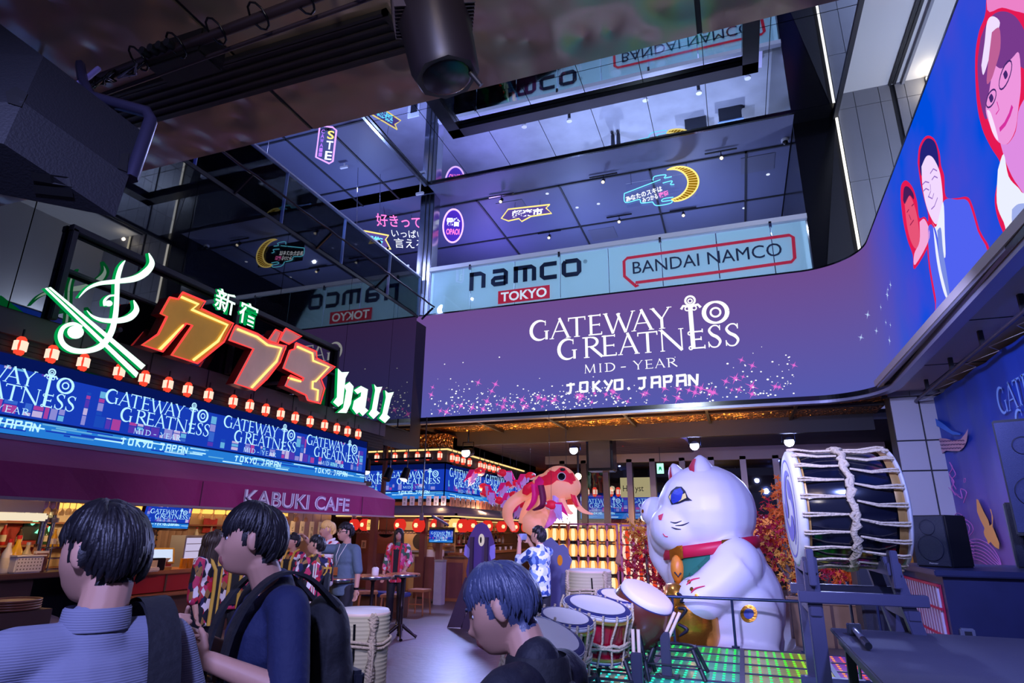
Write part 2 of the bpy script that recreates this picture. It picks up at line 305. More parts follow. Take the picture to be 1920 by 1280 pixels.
# far canopy under the back screen: rippled bronze soffit, then the dark slatted ceiling of the hall behind
fs = MB().box((-10.2, 14.25, 4.46), (3.2, 16.6, 4.6), m_dark)
for i in range(7): fs.box((-10+i*1.9, 14.22, 4.44), (-8.13+i*1.9, 16.4, 4.46), m_bronze2)
for i in range(6): fs.box((-8.13+i*1.9, 14.22, 4.36), (-8.07+i*1.9, 16.5, 4.44), m_dark)
fs.box((-10.2, 14.9, 4.37), (3.2, 14.97, 4.44), m_dark)
struct(fs.build('ceiling'))
hc = MB().box((-13, 16.4, 4.3), (7, 28, 4.55), M('hall_ceiling', (36, 38, 62), .6))
hc.box((-10.2, 16.35, 4.05), (3.2, 16.5, 4.45), m_dark)
for i in range(44): hc.box((-7.6, 17.2+i*.17, 4.16), (-1.2, 17.25+i*.17, 4.24), M('timber_slat', (78, 66, 84), .5))
struct(hc.build('ceiling'))
# ---- left wall: one sheet of dark mirror-like glass in panels, above the cafe fascia
WX = -7.55
m_mir = M('dark_mirror_glass', (8, 11, 20), .015, 0, spec=1.0); m_mir.node_tree.nodes['Principled BSDF'].inputs['IOR'].default_value = 1.75
lw = MB()
ys = [-3, -.5, 2, 4.1, 6.2, 8.3, 10.4, 12.2, 13.36]
for a, b in zip(ys, ys[1:]): lw.box((WX-.06, a+.006, 4.0), (WX, b-.006, 7.05), m_mir)
lw.box((WX-.08, -3, 4.0), (WX-.06, 13.36, 7.05), m_joint).box((WX-.3, -3, 7.02), (WX+.01, 13.4, 7.09), m_joint)
struct(lw.build('wall_left'))
lb = MB().box((-8.0, -3, 3.72), (WX-.02, 12.25, 4.0), M('fascia_stone', (92, 86, 92), .7, var=(3, .15))).box((-8.0, -3, 3.42), (WX-.06, 12.25, 3.72), m_dark)
for k in range(4): lb.box((WX-.07, -3, 3.46+k*.065), (WX-.045, 12.25, 3.49+k*.065), m_joint)
for y in range(-2, 13): lb.box((WX-.021, y, 3.72), (WX-.012, y+.012, 4.0), m_joint)
struct(lb.build('trim_1'))
struct(MB().box((-8.3, 12.3, 3.7), (-7.72, 14.2, 7.05), m_dark).build('wall_left'))
# upper floor on the left side: slab, back wall, panelled ceiling with service slots
struct(MB().box((-13, -3, 6.8), (-7.9, 14.2, 7.02), m_dark).build('floor'))
uc = MB().box((-13, -3, 11.29), (-7.7, 14.2, 11.9), m_ceil)
for x in (-8.9, -10.2, -11.23): uc.box((x, -3, 11.26), (x+.05, 14.2, 11.295), m_joint)
for y in (1, 4.2, 7.4, 10.6, 13.2): uc.box((-13, y, 11.26), (-7.72, y+.05, 11.294), m_joint)
uc.box((-7.76, -3, 11.2), (-7.68, 13.7, 11.29), m_steel).box((-7.68, -3, 11.22), (-7.6, 13.7, 11.29), m_black)
struct(uc.build('ceiling'))
struct(MB().box((-13.2, -3, 7), (-13, 24, 11.7), M('upper_wall', (60, 58, 80), .7)).build('wall_left'))
# upper floor at the back
m_conc = M('pale_concrete', (128, 130, 142), .7, var=(.9, .5))
struct(MB().box((-13, 14.32, 7.05), (2.4, 24, 7.38), m_conc).build('floor'))
bc = MB().box((-13, 13.68, 11.29), (2.1, 24, 11.9), m_ceil).box((2.1, 13.68, 11.29), (3.02, 14.3, 11.9), m_black)
for y in (15.0, 17.6, 20.2): bc.box((-13, y, 11.25), (2.1, y+.05, 11.294), m_joint)
for x in (-6.7, -4.1, -1.5, 1.0): bc.box((x, 15, 11.25), (x+.05, 24, 11.294), m_joint)
bc.box((-7.66, 13.68, 11.24), (2.1, 13.74, 11.29), m_trim).box((-7.66, 13.62, 11.2), (2.1, 13.68, 11.31), m_black)
for x, y in ((-6.2, 15.4), (.9, 15.3), (-3.9, 18), (-6.6, 19)): bc.box((x, y, 11.275), (x+.85, y+.8, 11.292), M('ceiling_hatch', (84, 86, 104), .5))
struct(bc.build('ceiling'))
struct(MB().box((-13, 23.9, 7.3), (2.4, 24.1, 11.7), M('upper_wall', (60, 58, 80), .7)).build('wall_back'))
struct(MB().box((2.12, 14.25, 4.5), (2.4, 24, 11.9), m_black).build('wall_right'))
# mirror ceiling over the atrium in sheets
m_mirror = M('mirror_ceiling_sheet', (205, 212, 225), .012, 1, bump=(.55, .03))
mc = MB(); xs = [-7.6]+[-6.35+i*1.3 for i in range(7)]+[2.98]; yy = [-3, 1, 4.3, 7.7, 10.7, 13.62]
for a, b in zip(xs, xs[1:]):
    for c, d in zip(yy, yy[1:]): mc.box((a+.008, c+.008, 11.25), (b-.008, d-.008, 11.29), m_mirror)
mc.box((-7.6, -3, 11.29), (3.0, 13.66, 11.8), m_black)
for a, b in (((-5.97, 11.52, 11.13), (1.24, 11.84, 11.24)), ((-5.97, -3, 11.13), (-5.65, 11.84, 11.24)), ((.92, -3, 11.13), (1.24, 11.84, 11.24))): mc.box(a, b, m_black)
struct(mc.build('ceiling'))
# right of the opening: black return, light line, stone tile wall, white coffered ceiling
bp = MB().poly([(2.1, 14.2, 7.2), (3.02, 14.2, 7.2), (3.02, 14.2, 11.7), (2.1, 14.2, 11.7)], m_black, (0, .08, 0)).poly([(2.32, 14.19, 7.2), (3.02, 14.19, 7.2), (3.02, 14.19, 11.1)], m_dark, (0, .02, 0))
struct(bp.build('wall_back'))
tw = MB(); tx = [3.1, 3.5, 4.02, 4.26]; tx2 = [4.36, 4.56, 5.0, 5.6, 6.4]; tz = [4.4, 5.4, 7.4, 9.46, 11.44, 11.9]
for X in (tx, tx2):
    for a, b in zip(X, X[1:]):
        for c, d in zip(tz, tz[1:]): tw.box((a+.006, 14.2, c+.006), (b-.006, 14.26, d-.006), m_tile)
tw.box((3.0, 14.24, 4.4), (6.4, 14.4, 11.95), m_joint)
struct(tw.build('wall_back'))
wc = MB().box((3.06, -3, 11.88), (6.4, 14.24, 12), m_white).box((2.98, -3, 11.2), (3.07, 14.2, 11.95), m_joint).box((4.24, -3, 11.84), (4.30, 14.2, 11.89), m_joint).box((4.33, -3, 11.84), (4.39, 14.2, 11.89), m_joint).box((4.5, -3, 11.8), (4.56, 14.2, 11.89), m_tile)
struct(wc.build('ceiling'))
struct(MB().box((6.35, -3, 4.5), (6.5, 14.4, 12), m_white).build('wall_right'))
# right: pale soffit below the screen, tiled pier, wall behind the banner
rs = MB().box((2.78, -4, 4.5), (4.6, 14.3, 4.62), M('pale_soffit', (176, 166, 160), .5))
for y in (2, 4.5, 7, 9.5, 12): rs.box((2.9, y, 4.49), (4.6, y+.012, 4.502), m_joint)
rs.box((3.75, -4, 4.49), (3.765, 14.3, 4.502), m_joint).box((2.8, -4, 4.46), (2.87, 14.3, 4.52), m_trim).box((2.93, -4, 4.475), (2.96, 14.3, 4.505), m_trim)
struct(rs.build('ceiling'))
m_pier = M('pier_tile', (176, 176, 184), .45)
pr = MB()
for x0, x1 in ((3.16, 3.66), (3.68, 4.3)):
    for z0, z1 in ((0, 1.1), (1.12, 2.9), (2.92, 3.5), (3.52, 4.49)): pr.box((x0+.005, 14.35, z0+.005), (x1-.005, 14.42, z1-.005), m_pier)
pr.box((3.15, 14.38, 0), (4.35, 14.8, 4.5), m_joint)
struct(pr.build('wall_right'))
struct(MB().box((4.2, -4, 0), (4.4, 14.5, 4.5), m_dark).build('wall_right'))
# hall behind the stage: dark glazed end wall with mullions
m_mull = M('bronze_mullion', (104, 88, 84), .35, .7); m_gl = glass('hall_glass', (150, 170, 190), .3)
eg = MB().box((-6.2, 20.6, 0), (4.2, 20.75, .12), m_mull).box((-6.2, 20.55, 3.9), (4.2, 20.75, 4.3), M('soffit_edge', (150, 130, 120), .6))
for x in (-5.6, -4.85, -4.1, -3.3, -2.55, -1.6, -.7, .25, 1.2, 2.2, 3.2): eg.box((x-.09, 20.55, 0), (x+.09, 20.8, 4.0), m_mull)
eg.box((-6.2, 20.66, .12), (4.2, 20.68, 3.9), m_gl)
struct(eg.build('window_1'))
struct(MB().box((-13, 27.5, 0), (7, 27.7, 4.5), M('far_street_wall', (70, 62, 84), .7, var=(1.5, .4))).build('wall_back'))
struct(MB().box((6.3, 14.5, 0), (6.5, 28, 4.5), m_dark).build('wall_right'))
struct(MB().box((-13.2, -4, 0), (-13, 28, 4.5), m_dark).build('wall_left'))
# ---- steel corner column of the upper floor
t = thing('steel_column', 'polished square steel column at the corner between the two upper balconies', 'column', (-7.93, 14.42, 7.38))
MB().bbox((0, 0, 1.95), (.46, .4, 3.9), m_steel, .02).build('shaft', t); q = MB().box((-.05, -.22, 0), (-.03, -.2, 3.88), m_joint).box((.08, -.22, 0), (.1, -.2, 3.88), m_joint); q.build('seam', t)
# ---------------------------------------------------------------- the curved LED screen
PATH = [V((-8.05, 14.2, 0)), V((1.75, 14.2, 0))]
for i in range(1, 25):
    a = PI/2*i/24; PATH.append(V((1.75+1.2*math.sin(a), 13.0+1.2*math.cos(a), 0)))
PATH.append(V((2.66, -1.5, 0)))
PL = [0]
for a, b in zip(PATH, PATH[1:]): PL.append(PL[-1]+(b-a).length)
def SCR(u, v, h=0):
    i = max(j for j in range(len(PL)-1) if PL[j] <= max(u, 0)); d = (PATH[i+1]-PATH[i]).normalized(); n = V((d.y, -d.x, 0))*-1 if 0 else V((d.y, -d.x, 0))
    return PATH[i]+d*(u-PL[i])+n*h+V((0, 0, v))
RP, RN = V((2.95, 13.0, 0)), V((PATH[-1]-PATH[-2]).y and ((PATH[-1]-PATH[-2]).normalized().y, -(PATH[-1]-PATH[-2]).normalized().x, 0))
def onR(px, py, h=.004):
    d = ray(px, py); o = V((0, 0, CH)); t = (RP-o).dot(RN)/d.dot(RN); return o+d*t+RN*h
m_scr = bpy.data.materials.new('led_screen_picture'); m_scr.use_nodes = True; nt = m_scr.node_tree; nt.nodes.clear()
geo = nt.nodes.new('ShaderNodeNewGeometry'); sep = nt.nodes.new('ShaderNodeSeparateXYZ'); no = nt.nodes.new('ShaderNodeTexNoise'); no.inputs['Scale'].default_value = .55; no.inputs['Detail'].default_value = 3
mr = nt.nodes.new('ShaderNodeMapRange'); mr.inputs[1].default_value = 13.6; mr.inputs[2].default_value = 10.2
mrz = nt.nodes.new('ShaderNodeMapRange'); mrz.inputs[1].default_value = 4.5; mrz.inputs[2].default_value = 7.4
mxa = nt.nodes.new('ShaderNodeMix'); mxa.data_type = 'RGBA'; mxa.inputs[6].default_value = lin((88, 92, 178))+(1,); mxa.inputs[7].default_value = lin((112, 78, 146))+(1,)
mxb = nt.nodes.new('ShaderNodeMix'); mxb.data_type = 'RGBA'; mxb.inputs[6].default_value = lin((0, 78, 226))+(1,); mxb.inputs[7].default_value = lin((66, 74, 214))+(1,)
rp = nt.nodes.new('ShaderNodeMapRange'); rp.inputs[1].default_value = .38; rp.inputs[2].default_value = .62
mxc = nt.nodes.new('ShaderNodeMix'); mxc.data_type = 'RGBA'; em = nt.nodes.new('ShaderNodeEmission'); ou = nt.nodes.new('ShaderNodeOutputMaterial'); em.inputs[1].default_value = .95
for a, b in ((geo.outputs['Position'], sep.inputs[0]), (geo.outputs['Position'], no.inputs['Vector']), (sep.outputs['Y'], mr.inputs[0]), (sep.outputs['Z'], mrz.inputs[0]), (mrz.outputs[0], mxa.inputs[0]), (no.outputs[0], rp.inputs[0]), (rp.outputs[0], mxb.inputs[0]), (mr.outputs[0], mxc.inputs[0]), (mxa.outputs[2], mxc.inputs[6]), (mxb.outputs[2], mxc.inputs[7]), (mxc.outputs[2], em.inputs[0]), (em.outputs[0], ou.inputs[0])): nt.links.new(a, b)
t = thing('curved_led_screen', 'huge curved LED wall screen with white event title and blue portraits', 'screen', (-8, 14.2, 4.5))
def atw(o, par=None):
    """parent without moving (mesh is in world coordinates)"""
    par = par or t; o.parent = par; o.matrix_parent_inverse = Matrix.LocRotScale(par.location, par.rotation_euler, None).inverted(); return o
ds = MB(); us = PL
vs_ = [SCR(u if u < PL[-1] else u-1e-6, z) for u in us for z in (4.5, 7.38)]
ds.add(vs_, [(2*i, 2*i+2, 2*i+3, 2*i+1) for i in range(len(us)-1)], m_scr)
rr = random.Random(3); m_w = E('screen_white', (255, 255, 255), 1.15); m_pk = E('screen_pink', (235, 110, 215), 1.05); m_lb = E('screen_pale_blue', (190, 215, 255), 1)
for i in range(330):  # drifting sparks along the foot of the picture
    c = rr.choice((.9, .9, 3.1, 3.6, 8.4, 8.8)); u = rr.gauss(c+1.0, .75); u = u if .4 < u < 9.5 else .4+rr.random()*9; v = 4.56+abs(rr.gauss(0, .48)); r = rr.uniform(.006, .022); a = rr.uniform(0, 6)
    if 2.6 < u < 8.0 and v > 5.0: v -= .5
    ds.add([SCR(u+r*1.3*math.cos(a+k*PI/3), v+r*math.sin(a+k*PI/3), .004) for k in range(6)], [tuple(range(6))], m_w)
def star(u, v, r, m):
    for k in range(4):
        a = k*PI/4+.3; d = 1 if k % 2 else .5
        ds.add([SCR(u+r*d*math.cos(a), v+r*d*math.sin(a), .003), SCR(u-r*.1*math.sin(a), v+r*.1*math.cos(a), .003), SCR(u-r*d*math.cos(a), v-r*d*math.sin(a), .003), SCR(u+r*.1*math.sin(a), v-r*.1*math.cos(a), .003)], [(0, 1, 2, 3)], m)
for i in range(62):
    u = .5+rr.random()*9.2; star(u, 4.62+abs(rr.gauss(0, .45)) if not 2.6 < u < 8 else 4.62+rr.random()*.3, rr.uniform(.07, .16), m_pk)
    if i % 2: star(u, 4.62+abs(rr.gauss(0, .3)), .04, m_w)
for i in range(10): star(10.4+rr.random()*2.6, 4.9+rr.random()*1.2, rr.uniform(.05, .12), m_lb)
rc = lambda name, c, s=1: E('screen_'+name, c, s)
def sp(pts, m, h=.004): ds.poly([onR(x, y, h) for x, y in smooth(pts+pts[:1], 1, 4)[0][:-1]], m)
def ss(pts, w, m, h=.012): # brush line on the right picture
    pts3 = [onR(x, y, h) for x, y in pts]; fr = Fr(RP, (PATH[-1]-PATH[-2]), (0, 0, 1)); stroke(ds, lambda a, b: fr(a, b, h), [((p-RP).dot(fr.x), p.z) for p in pts3], w, m)
red = rc('red', (228, 26, 84)); 
# large portrait at the right end
sp([(1848, -60), (1849, 20), (1836, 60), (1829, 110), (1832, 190), (1842, 240), (1858, 275), (1876, 305), (1873, 330), (1866, 370), (1869, 400), (1880, 432), (1890, 442), (1930, 416), (1990, 340), (2000, -60)], red, .003)
sp([(1856, -60), (1852, 18), (1880, 14), (1912, 22), (1940, 20), (1960, -60)], rc('mauve_pink', (236, 130, 200)), .005)
sp([(1840, 70), (1852, 42), (1868, 24), (1890, 22), (1910, 36), (1926, 70), (1932, 130), (1905, 120), (1898, 140), (1890, 165), (1866, 185), (1852, 222), (1845, 214), (1838, 180), (1834, 120)], rc('plum', (120, 58, 140)), .006)
sp([(1864, 118), (1880, 128), (1900, 108), (1913, 100), (1916, 160), (1911, 205), (1905, 245), (1889, 270), (1870, 262), (1857, 232), (1850, 204), (1857, 168)], rc('face_pink', (238, 150, 222)), .008)
sp([(1852, 206), (1860, 212), (1874, 262), (1862, 246)], rc('face_white', (250, 225, 255)), .009)
sp([(1842, 122), (1848, 80), (1853, 40), (1864, 30), (1877, 42), (1868, 70), (1858, 104), (1846, 140)], rc('hair_white', (240, 222, 255)), .009)
sp([(1862, 60), (1876, 52), (1878, 90), (1868, 128), (1860, 150), (1852, 150)], rc('hair_rose', (190, 96, 150)), .010)
for cx, cy, rx, ry in ((1888, 140, 9, 27), (1861, 184, 8, 17)):
    ss([(cx+rx*math.cos(a*PI/8)+(ry*.3)*math.sin(a*PI/8), cy-ry*math.sin(a*PI/8)) for a in range(17)], .018, rc('plum_dark', (70, 40, 110))); sp([(cx-4, cy-2), (cx+1, cy-9), (cx+5, cy), (cx, cy+8)], rc('plum_dark', (70, 40, 110)), .014)
ss([(1877, 243), (1887, 232), (1896, 214), (1901, 198)], .045, rc('magenta', (214, 50, 160)))
ss([(1872, 190), (1876, 205), (1870, 214)], .015, rc('magenta', (214, 50, 160)))
sp([(1876, 264), (1890, 270), (1906, 246), (1914, 200), (1940, 190), (1960, 400), (1912, 350), (1890, 310)], rc('neck', (222, 140, 226)), .007)
sp([(1873, 318), (1884, 288), (1893, 330), (1912, 352), (1924, 362), (1960, 350), (1960, 400), (1898, 437), (1884, 416), (1871, 380)], rc('shirt_white', (236, 240, 255)), .009)
sp([(1900, 392), (1912, 382), (1930, 384), (1926, 410), (1902, 420)], rc('shirt_fold', (160, 175, 235)), .011)
# man in a suit
sp([(1721, 305), (1724, 275), (1737, 255), (1752, 260), (1762, 285), (1765, 310), (1771, 330), (1774, 368), (1795, 371), (1814, 369), (1824, 385), (1837, 430), (1855, 492), (1760, 604), (1754, 570), (1742, 500), (1738, 440), (1741, 405), (1733, 372), (1726, 340)], red, .003)
sp([(1747, 420), (1757, 425), (1771, 376), (1796, 374), (1812, 374), (1821, 388), (1834, 432), (1851, 494), (1761, 600), (1756, 560), (1744, 490), (1741, 430)], rc('suit_blue', (80, 98, 240)), .006)
sp([(1725, 312), (1727, 280), (1738, 260), (1752, 264), (1759, 284), (1761, 316), (1748, 300), (1730, 330)], rc('hair_navy', (34, 34, 120)), .006)
sp([(1729, 312), (1738, 293), (1748, 293), (1757, 306), (1764, 325), (1768, 355), (1769, 380), (1764, 405), (1757, 420), (1748, 410), (1738, 385), (1731, 350)], rc('face_pale', (242, 216, 255)), .008)
for p, q_, r2 in (((1731, 346), (1737, 340), (1744, 342)), ((1746, 325), (1752, 316), (1759, 320)), ((1733, 358), (1738, 353), (1744, 356)), ((1749, 337), (1754, 330), (1760, 333)), ((1748, 392), (1754, 386), (1760, 370)), ((1742, 368), (1750, 372), (1753, 362)), ((1746, 345), (1747, 358), (1743, 368))): ss([p, q_, r2], .018, rc('line_violet', (150, 112, 200)))
sp([(1748, 413), (1757, 424), (1770, 378), (1773, 440), (1774, 482), (1765, 470), (1757, 434)], rc('shirt_white', (236, 240, 255)), .009)
sp([(1751, 425), (1757, 450), (1766, 505), (1779, 560), (1770, 545), (1758, 490)], rc('shirt_white', (236, 240, 255)), .009)
sp([(1759, 432), (1766, 428), (1770, 470), (1778, 520), (1785, 575), (1776, 545), (1764, 490)], rc('tie', (122, 140, 226)), .010)
# smaller red man
sp([(1689, 372), (1690, 348), (1699, 338), (1712, 352), (1720, 378), (1724, 408), (1736, 408), (1747, 446), (1716, 504), (1712, 478), (1702, 450), (1694, 415)], red, .003)
sp([(1694, 375), (1696, 352), (1704, 350), (1713, 362), (1714, 374), (1706, 366), (1698, 382)], rc('hair_dark', (70, 30, 90)), .006)
sp([(1697, 382), (1706, 367), (1715, 384), (1722, 414), (1725, 450), (1718, 466), (1708, 450), (1701, 420)], rc('face_red', (232, 84, 120)), .006)
for p, q_ in (((1702, 398), (1706, 392)), ((1711, 386), (1715, 382)), ((1708, 422), (1715, 412)), ((1706, 402), (1710, 412))): ss([p, q_], .02, rc('red_line', (150, 30, 80)))
sp([(1725, 416), (1735, 411), (1744, 445), (1717, 496), (1715, 476), (1725, 452)], rc('collar', (244, 170, 220)), .006)
atw(ds.build('display'))
lg = MB(); logo(lg, lambda u, v: SCR(u+4.95, v+5.9, .006), m_w); atw(lg.build('lettering'))
fm = MB()
for z0, z1, h, m in ((4.40, 4.5, .10, m_black), (4.34, 4.42, .05, m_trim), (7.38, 7.42, .02, m_black)):
    a = [SCR(min(u, PL[-1]-1e-6), z, -.16) for u in PL for z in (z0, z1)]; b = [SCR(min(u, PL[-1]-1e-6), z, h*.3) for u in PL for z in (z0, z1)]; n = len(PL)
    fm.add(b+a, [(2*i, 2*i+2, 2*i+3, 2*i+1) for i in range(n-1)]+[(2*i+1, 2*i+3, 2*n+2*i+3, 2*n+2*i+1) for i in range(n-1)]+[(2*n+2*i, 2*n+2*i+2, 2*i+2, 2*i) for i in range(n-1)], m)
bk = [SCR(min(u, PL[-1]-1e-6), z, -.16) for u in PL for z in (4.4, 7.4)]; fm.add(bk, [(2*i+1, 2*i+3, 2*i+2, 2*i) for i in range(len(PL)-1)], m_black)
atw(fm.build('frame'))
# ================================================================ LEFT: CAFE FRONT AND SIGNS
def wp(o, par): o.parent = par; o.matrix_parent_inverse = Matrix.LocRotScale(par.location, par.rotation_euler, None).inverted(); return o
FL = Fr((WX, 0, 0), (0, 1, 0), (0, 0, 1))   # the left facade, seen from the atrium
m_gw = E('sign_white_green', (224, 255, 240), 1.35); m_gr = E('sign_green_glow', (0, 170, 84), .8); m_rn = E('neon_red', (255, 60, 60), 1.5); m_yn = E('neon_yellow', (255, 226, 130), 1.3)
m_gold = M('sign_gold', (196, 146, 50), .35, .3, emit=.26, ecol=(206, 150, 60), bump=(2, .5), var=(1.6, .5)); m_goldp = M('sign_rose_gold', (200, 160, 146), .35, .3, emit=.24, ecol=(196, 160, 150), bump=(2, .5), var=(1.6, .5)); m_red = M('sign_return_red', (120, 20, 30), .4)
SX = -7.1
c5 = lambda x, y: P(x/3.048, 400+y/3.048, 'x', SX)
c6 = lambda x, y: P(480+x/3.048, 400+y/3.048, 'x', SX)
# green-white chopsticks and brush swirl
t = thing('chopstick_neon_sign', 'green glowing sign of two chopsticks crossed by a brush swirl', 'sign', (SX, 5, 4))
def slab(mb, pts, front, side, d=.06):
    mb.poly(pts, front); n = len(pts); bk = [p+V((-d, 0, 0)) for p in pts]; mb.add(pts+bk, [(i, (i+1) % n, n+(i+1) % n, n+i) for i in range(n)], side); mb.poly(bk, side)
for pts in ([(256, 428), (270, 424), (792, 910), (778, 938)], [(276, 424), (290, 420), (832, 868), (808, 892)]):
    mb = MB(); slab(mb, [c5(*p) for p in pts], m_gw, m_gr); wp(mb.build('chopstick'), t)
def brush(pts, ws, n=7):
    ws = [w*1.2 for w in ws]
    p, q = smooth(pts, ws, n); L, Rr = [], []
    for i in range(len(p)):
        a, b = p[max(i-1, 0)], p[min(i+1, len(p)-1)]; dx, dy = b[0]-a[0], b[1]-a[1]; l = math.hypot(dx, dy) or 1
        L.append(c5(p[i][0]-dy/l*q[i]/2, p[i][1]+dx/l*q[i]/2)); Rr.append(c5(p[i][0]+dy/l*q[i]/2, p[i][1]-dx/l*q[i]/2))
    k = len(p); off = V((-.06, 0, 0)); mb = MB(); mb.add(L+Rr, [(i, i+1, k+i+1, k+i) for i in range(k-1)], m_gw)
    for s in (L, Rr): mb.add(s+[a+off for a in s], [(i, i+1, k+i+1, k+i) for i in range(k-1)], m_gr)
    return mb
for pts, ws, ball in (([(470, 650), (420, 630), (365, 650), (345, 700), (365, 750), (420, 782), (500, 785), (580, 755), (635, 680), (660, 580), (668, 470), (672, 380), (690, 310), (716, 268)], [14, 16, 20, 26, 26, 26, 24, 30, 30, 26, 24, 24, 20, 3], (432, 678, 48)),
                      ([(450, 482), (500, 430), (570, 400), (670, 388), (770, 372), (835, 335), (868, 285), (850, 226)], [3, 12, 18, 22, 30, 34, 28, 3], None),
                      ([(496, 554), (530, 588), (590, 610), (680, 612), (745, 592), (780, 550), (764, 495)], [3, 12, 20, 26, 32, 28, 4], None),
                      ([(662, 468), (625, 472), (598, 498), (600, 528)], [8, 10, 14, 16], (622, 514, 22))):
    mb = brush(pts, ws)
    if ball: slab(mb, [c5(ball[0]+ball[2]*math.cos(a*PI/8), ball[1]+ball[2]*.8*math.sin(a*PI/8)) for a in range(16)], m_gw, m_gr)
    wp(mb.build('brush_stroke'), t)
for y_ in (5.2, 5.9): wp(MB().cyl((SX-.1, y_, 4.05), (WX, y_, 4.05), .03, m_dark).build('bracket'), t)
# the three gilded characters
def glyph(label, outline, tubes, gold, c, extra=()):
    t = thing('gilded_neon_character', label, 'sign', c6(250, 850) if c is c6 else c5(1100, 650))
    for k, o in enumerate((outline,)+tuple(extra)):
        pts = [c(*p) for p in o]; mb = MB(); mb.poly([p+V((.0, 0, 0)) for p in pts], gold); bk = [p+V((-.16, 0, 0)) for p in pts]; n = len(pts)
        mb.add(pts+bk, [(i, (i+1) % n, n+(i+1) % n, n+i) for i in range(n)], m_red); mb.poly(bk, m_dark); wp(mb.build('letter_face'), t)
        wp(MB().tube([p+V((.03, 0, 0)) for p in pts], .014, m_rn, 6, True).build('red_neon_tube'), t)
    for tb in tubes: wp(MB().tube([c(*p)+V((.02, 0, 0)) for p in tb], .02, m_yn, 6).build('warm_neon_tube'), t)
    b = pts[0]
    for e in (.2, .9): wp(MB().cyl(V((SX-.16, b.y+e, 4.05)), V((WX, b.y+e, 4.05)), .03, m_dark).build('bracket'), t)
glyph('gold angular first character of the large sign, red neon outlined', [(962, 480), (1010, 491), (1035, 452), (1165, 505), (1140, 545), (1325, 630), (1270, 735), (1120, 857), (972, 810), (1090, 640), (1055, 630), (920, 790), (803, 752), (895, 690), (945, 590), (910, 573)], ([(1030, 478), (1128, 520), (1090, 550), (1295, 638), (1240, 730), (1100, 838)], [(1045, 640), (905, 780)]), m_gold, c5)
glyph('gold hook-shaped middle character of the large sign with two small ticks', [(-123, 640), (0, 688), (75, 738), (165, 758), (130, 850), (55, 945), (-15, 1010), (-128, 972), (-22, 775), (-160, 725)], ([(-110, 662), (0, 706), (60, 752), (140, 770), (112, 845), (-30, 995)],), m_goldp, c6, ([(105, 665), (142, 680), (115, 745), (65, 725)], [(163, 658), (253, 703), (180, 747), (128, 722)]))
glyph('rose gold last character of the large sign with stepped foot', [(222, 740), (338, 790), (340, 828), (445, 877), (365, 948), (385, 1000), (360, 1087), (290, 1068), (280, 1040), (162, 985), (190, 925), (260, 955), (265, 942), (150, 885), (188, 782), (214, 775)], ([(232, 762), (318, 800), (322, 842), (412, 878), (335, 960), (320, 960), (318, 1000), (350, 1010), (345, 1070)], [(180, 940), (250, 960)]), m_goldp, c6)
# white kanji and blackletter word
fr = Fr(P(400, 578, 'x', SX), (0, 1, 0), (0, 0, 1))
t = thing('kanji_sign', 'white-green glowing pair of kanji above the gold characters', 'sign', P(440, 570, 'x', SX))
for k, (ch, a, b) in enumerate((('新', (398, 578), (444, 534)), ('宿', (443, 602), (486, 555)))):
    o = P(*a, 'x', SX); q = P(*b, 'x', SX); mb = MB(); f2 = Fr(o, (0, 1, 0), (0, 0, 1)); w_, h_ = q.y-o.y, q.z-o.z+.02
    h_ = P(a[0], a[1]-44, 'x', SX).z-o.z
    text(mb, f2, ch, 0, 0, w_, h_, m_gw, .03, .012); text(mb, f2, ch, -.01, -.01, w_+.02, h_+.02, m_gr, .0, .03); wp(mb.build('character'), t)
wp(MB().cyl((SX-.02, P(440, 600, 'x', SX).y, 4.62), (WX, P(440, 600, 'x', SX).y, 4.62), .02, m_dark).build('bracket'), t)
t = thing('blackletter_neon_sign', 'white-green glowing blackletter word at the right end of the sign', 'sign', c6(600, 1050))
for pl in ([[(468, 885), (490, 907), (532, 905), (512, 940), (497, 1085), (470, 1105), (440, 1078), (462, 1050)], [(503, 985), (535, 962), (558, 988), (542, 1088), (517, 1140), (465, 1138), (498, 1110), (515, 1012)]],
           [[(560, 1010), (600, 985), (640, 1005), (625, 1110), (642, 1125), (610, 1157), (590, 1135), (575, 1147), (550, 1115), (560, 1070), (598, 1045), (601, 1020), (580, 1032)]],
           [[(675, 975), (690, 992), (722, 990), (706, 1030), (690, 1125), (707, 1140), (672, 1174), (643, 1145), (662, 1118), (681, 1010)]], [[(738, 1010), (755, 1025), (788, 1020), (771, 1060), (750, 1150), (767, 1165), (738, 1197), (703, 1170), (722, 1143), (742, 1050)]]):
    mb = MB()
    for p in pl: slab(mb, [c6(*a) for a in p], m_gw, m_gr)
    wp(mb.build('letter'), t)
wp(MB().cyl(c6(560, 1120)+V((-.1, 0, 0)), V((WX, c6(560, 1120).y, c6(560, 1120).z)), .03, m_dark).build('bracket'), t)
# steel frame standing on the fascia behind the signs
t = thing('sign_scaffold', 'dark square steel frame standing on the ledge behind the large signs', 'frame', (WX+.06, 7.4, 4.0))
mb = MB(); X = WX+.06; mb.bbox((X, 7.3, 5.2), (.08, 5.6, .09), m_dark); wp(mb.build('top_rail'), t); wp(MB().bbox((X, 7.3, 4.65), (.05, 5.6, .05), m_dark).build('rail'), t)
for y in (4.55, 7.3, 10.06): wp(MB().bbox((X, y, 4.6), (.08, .08, 1.2), m_dark).build('post'), t)
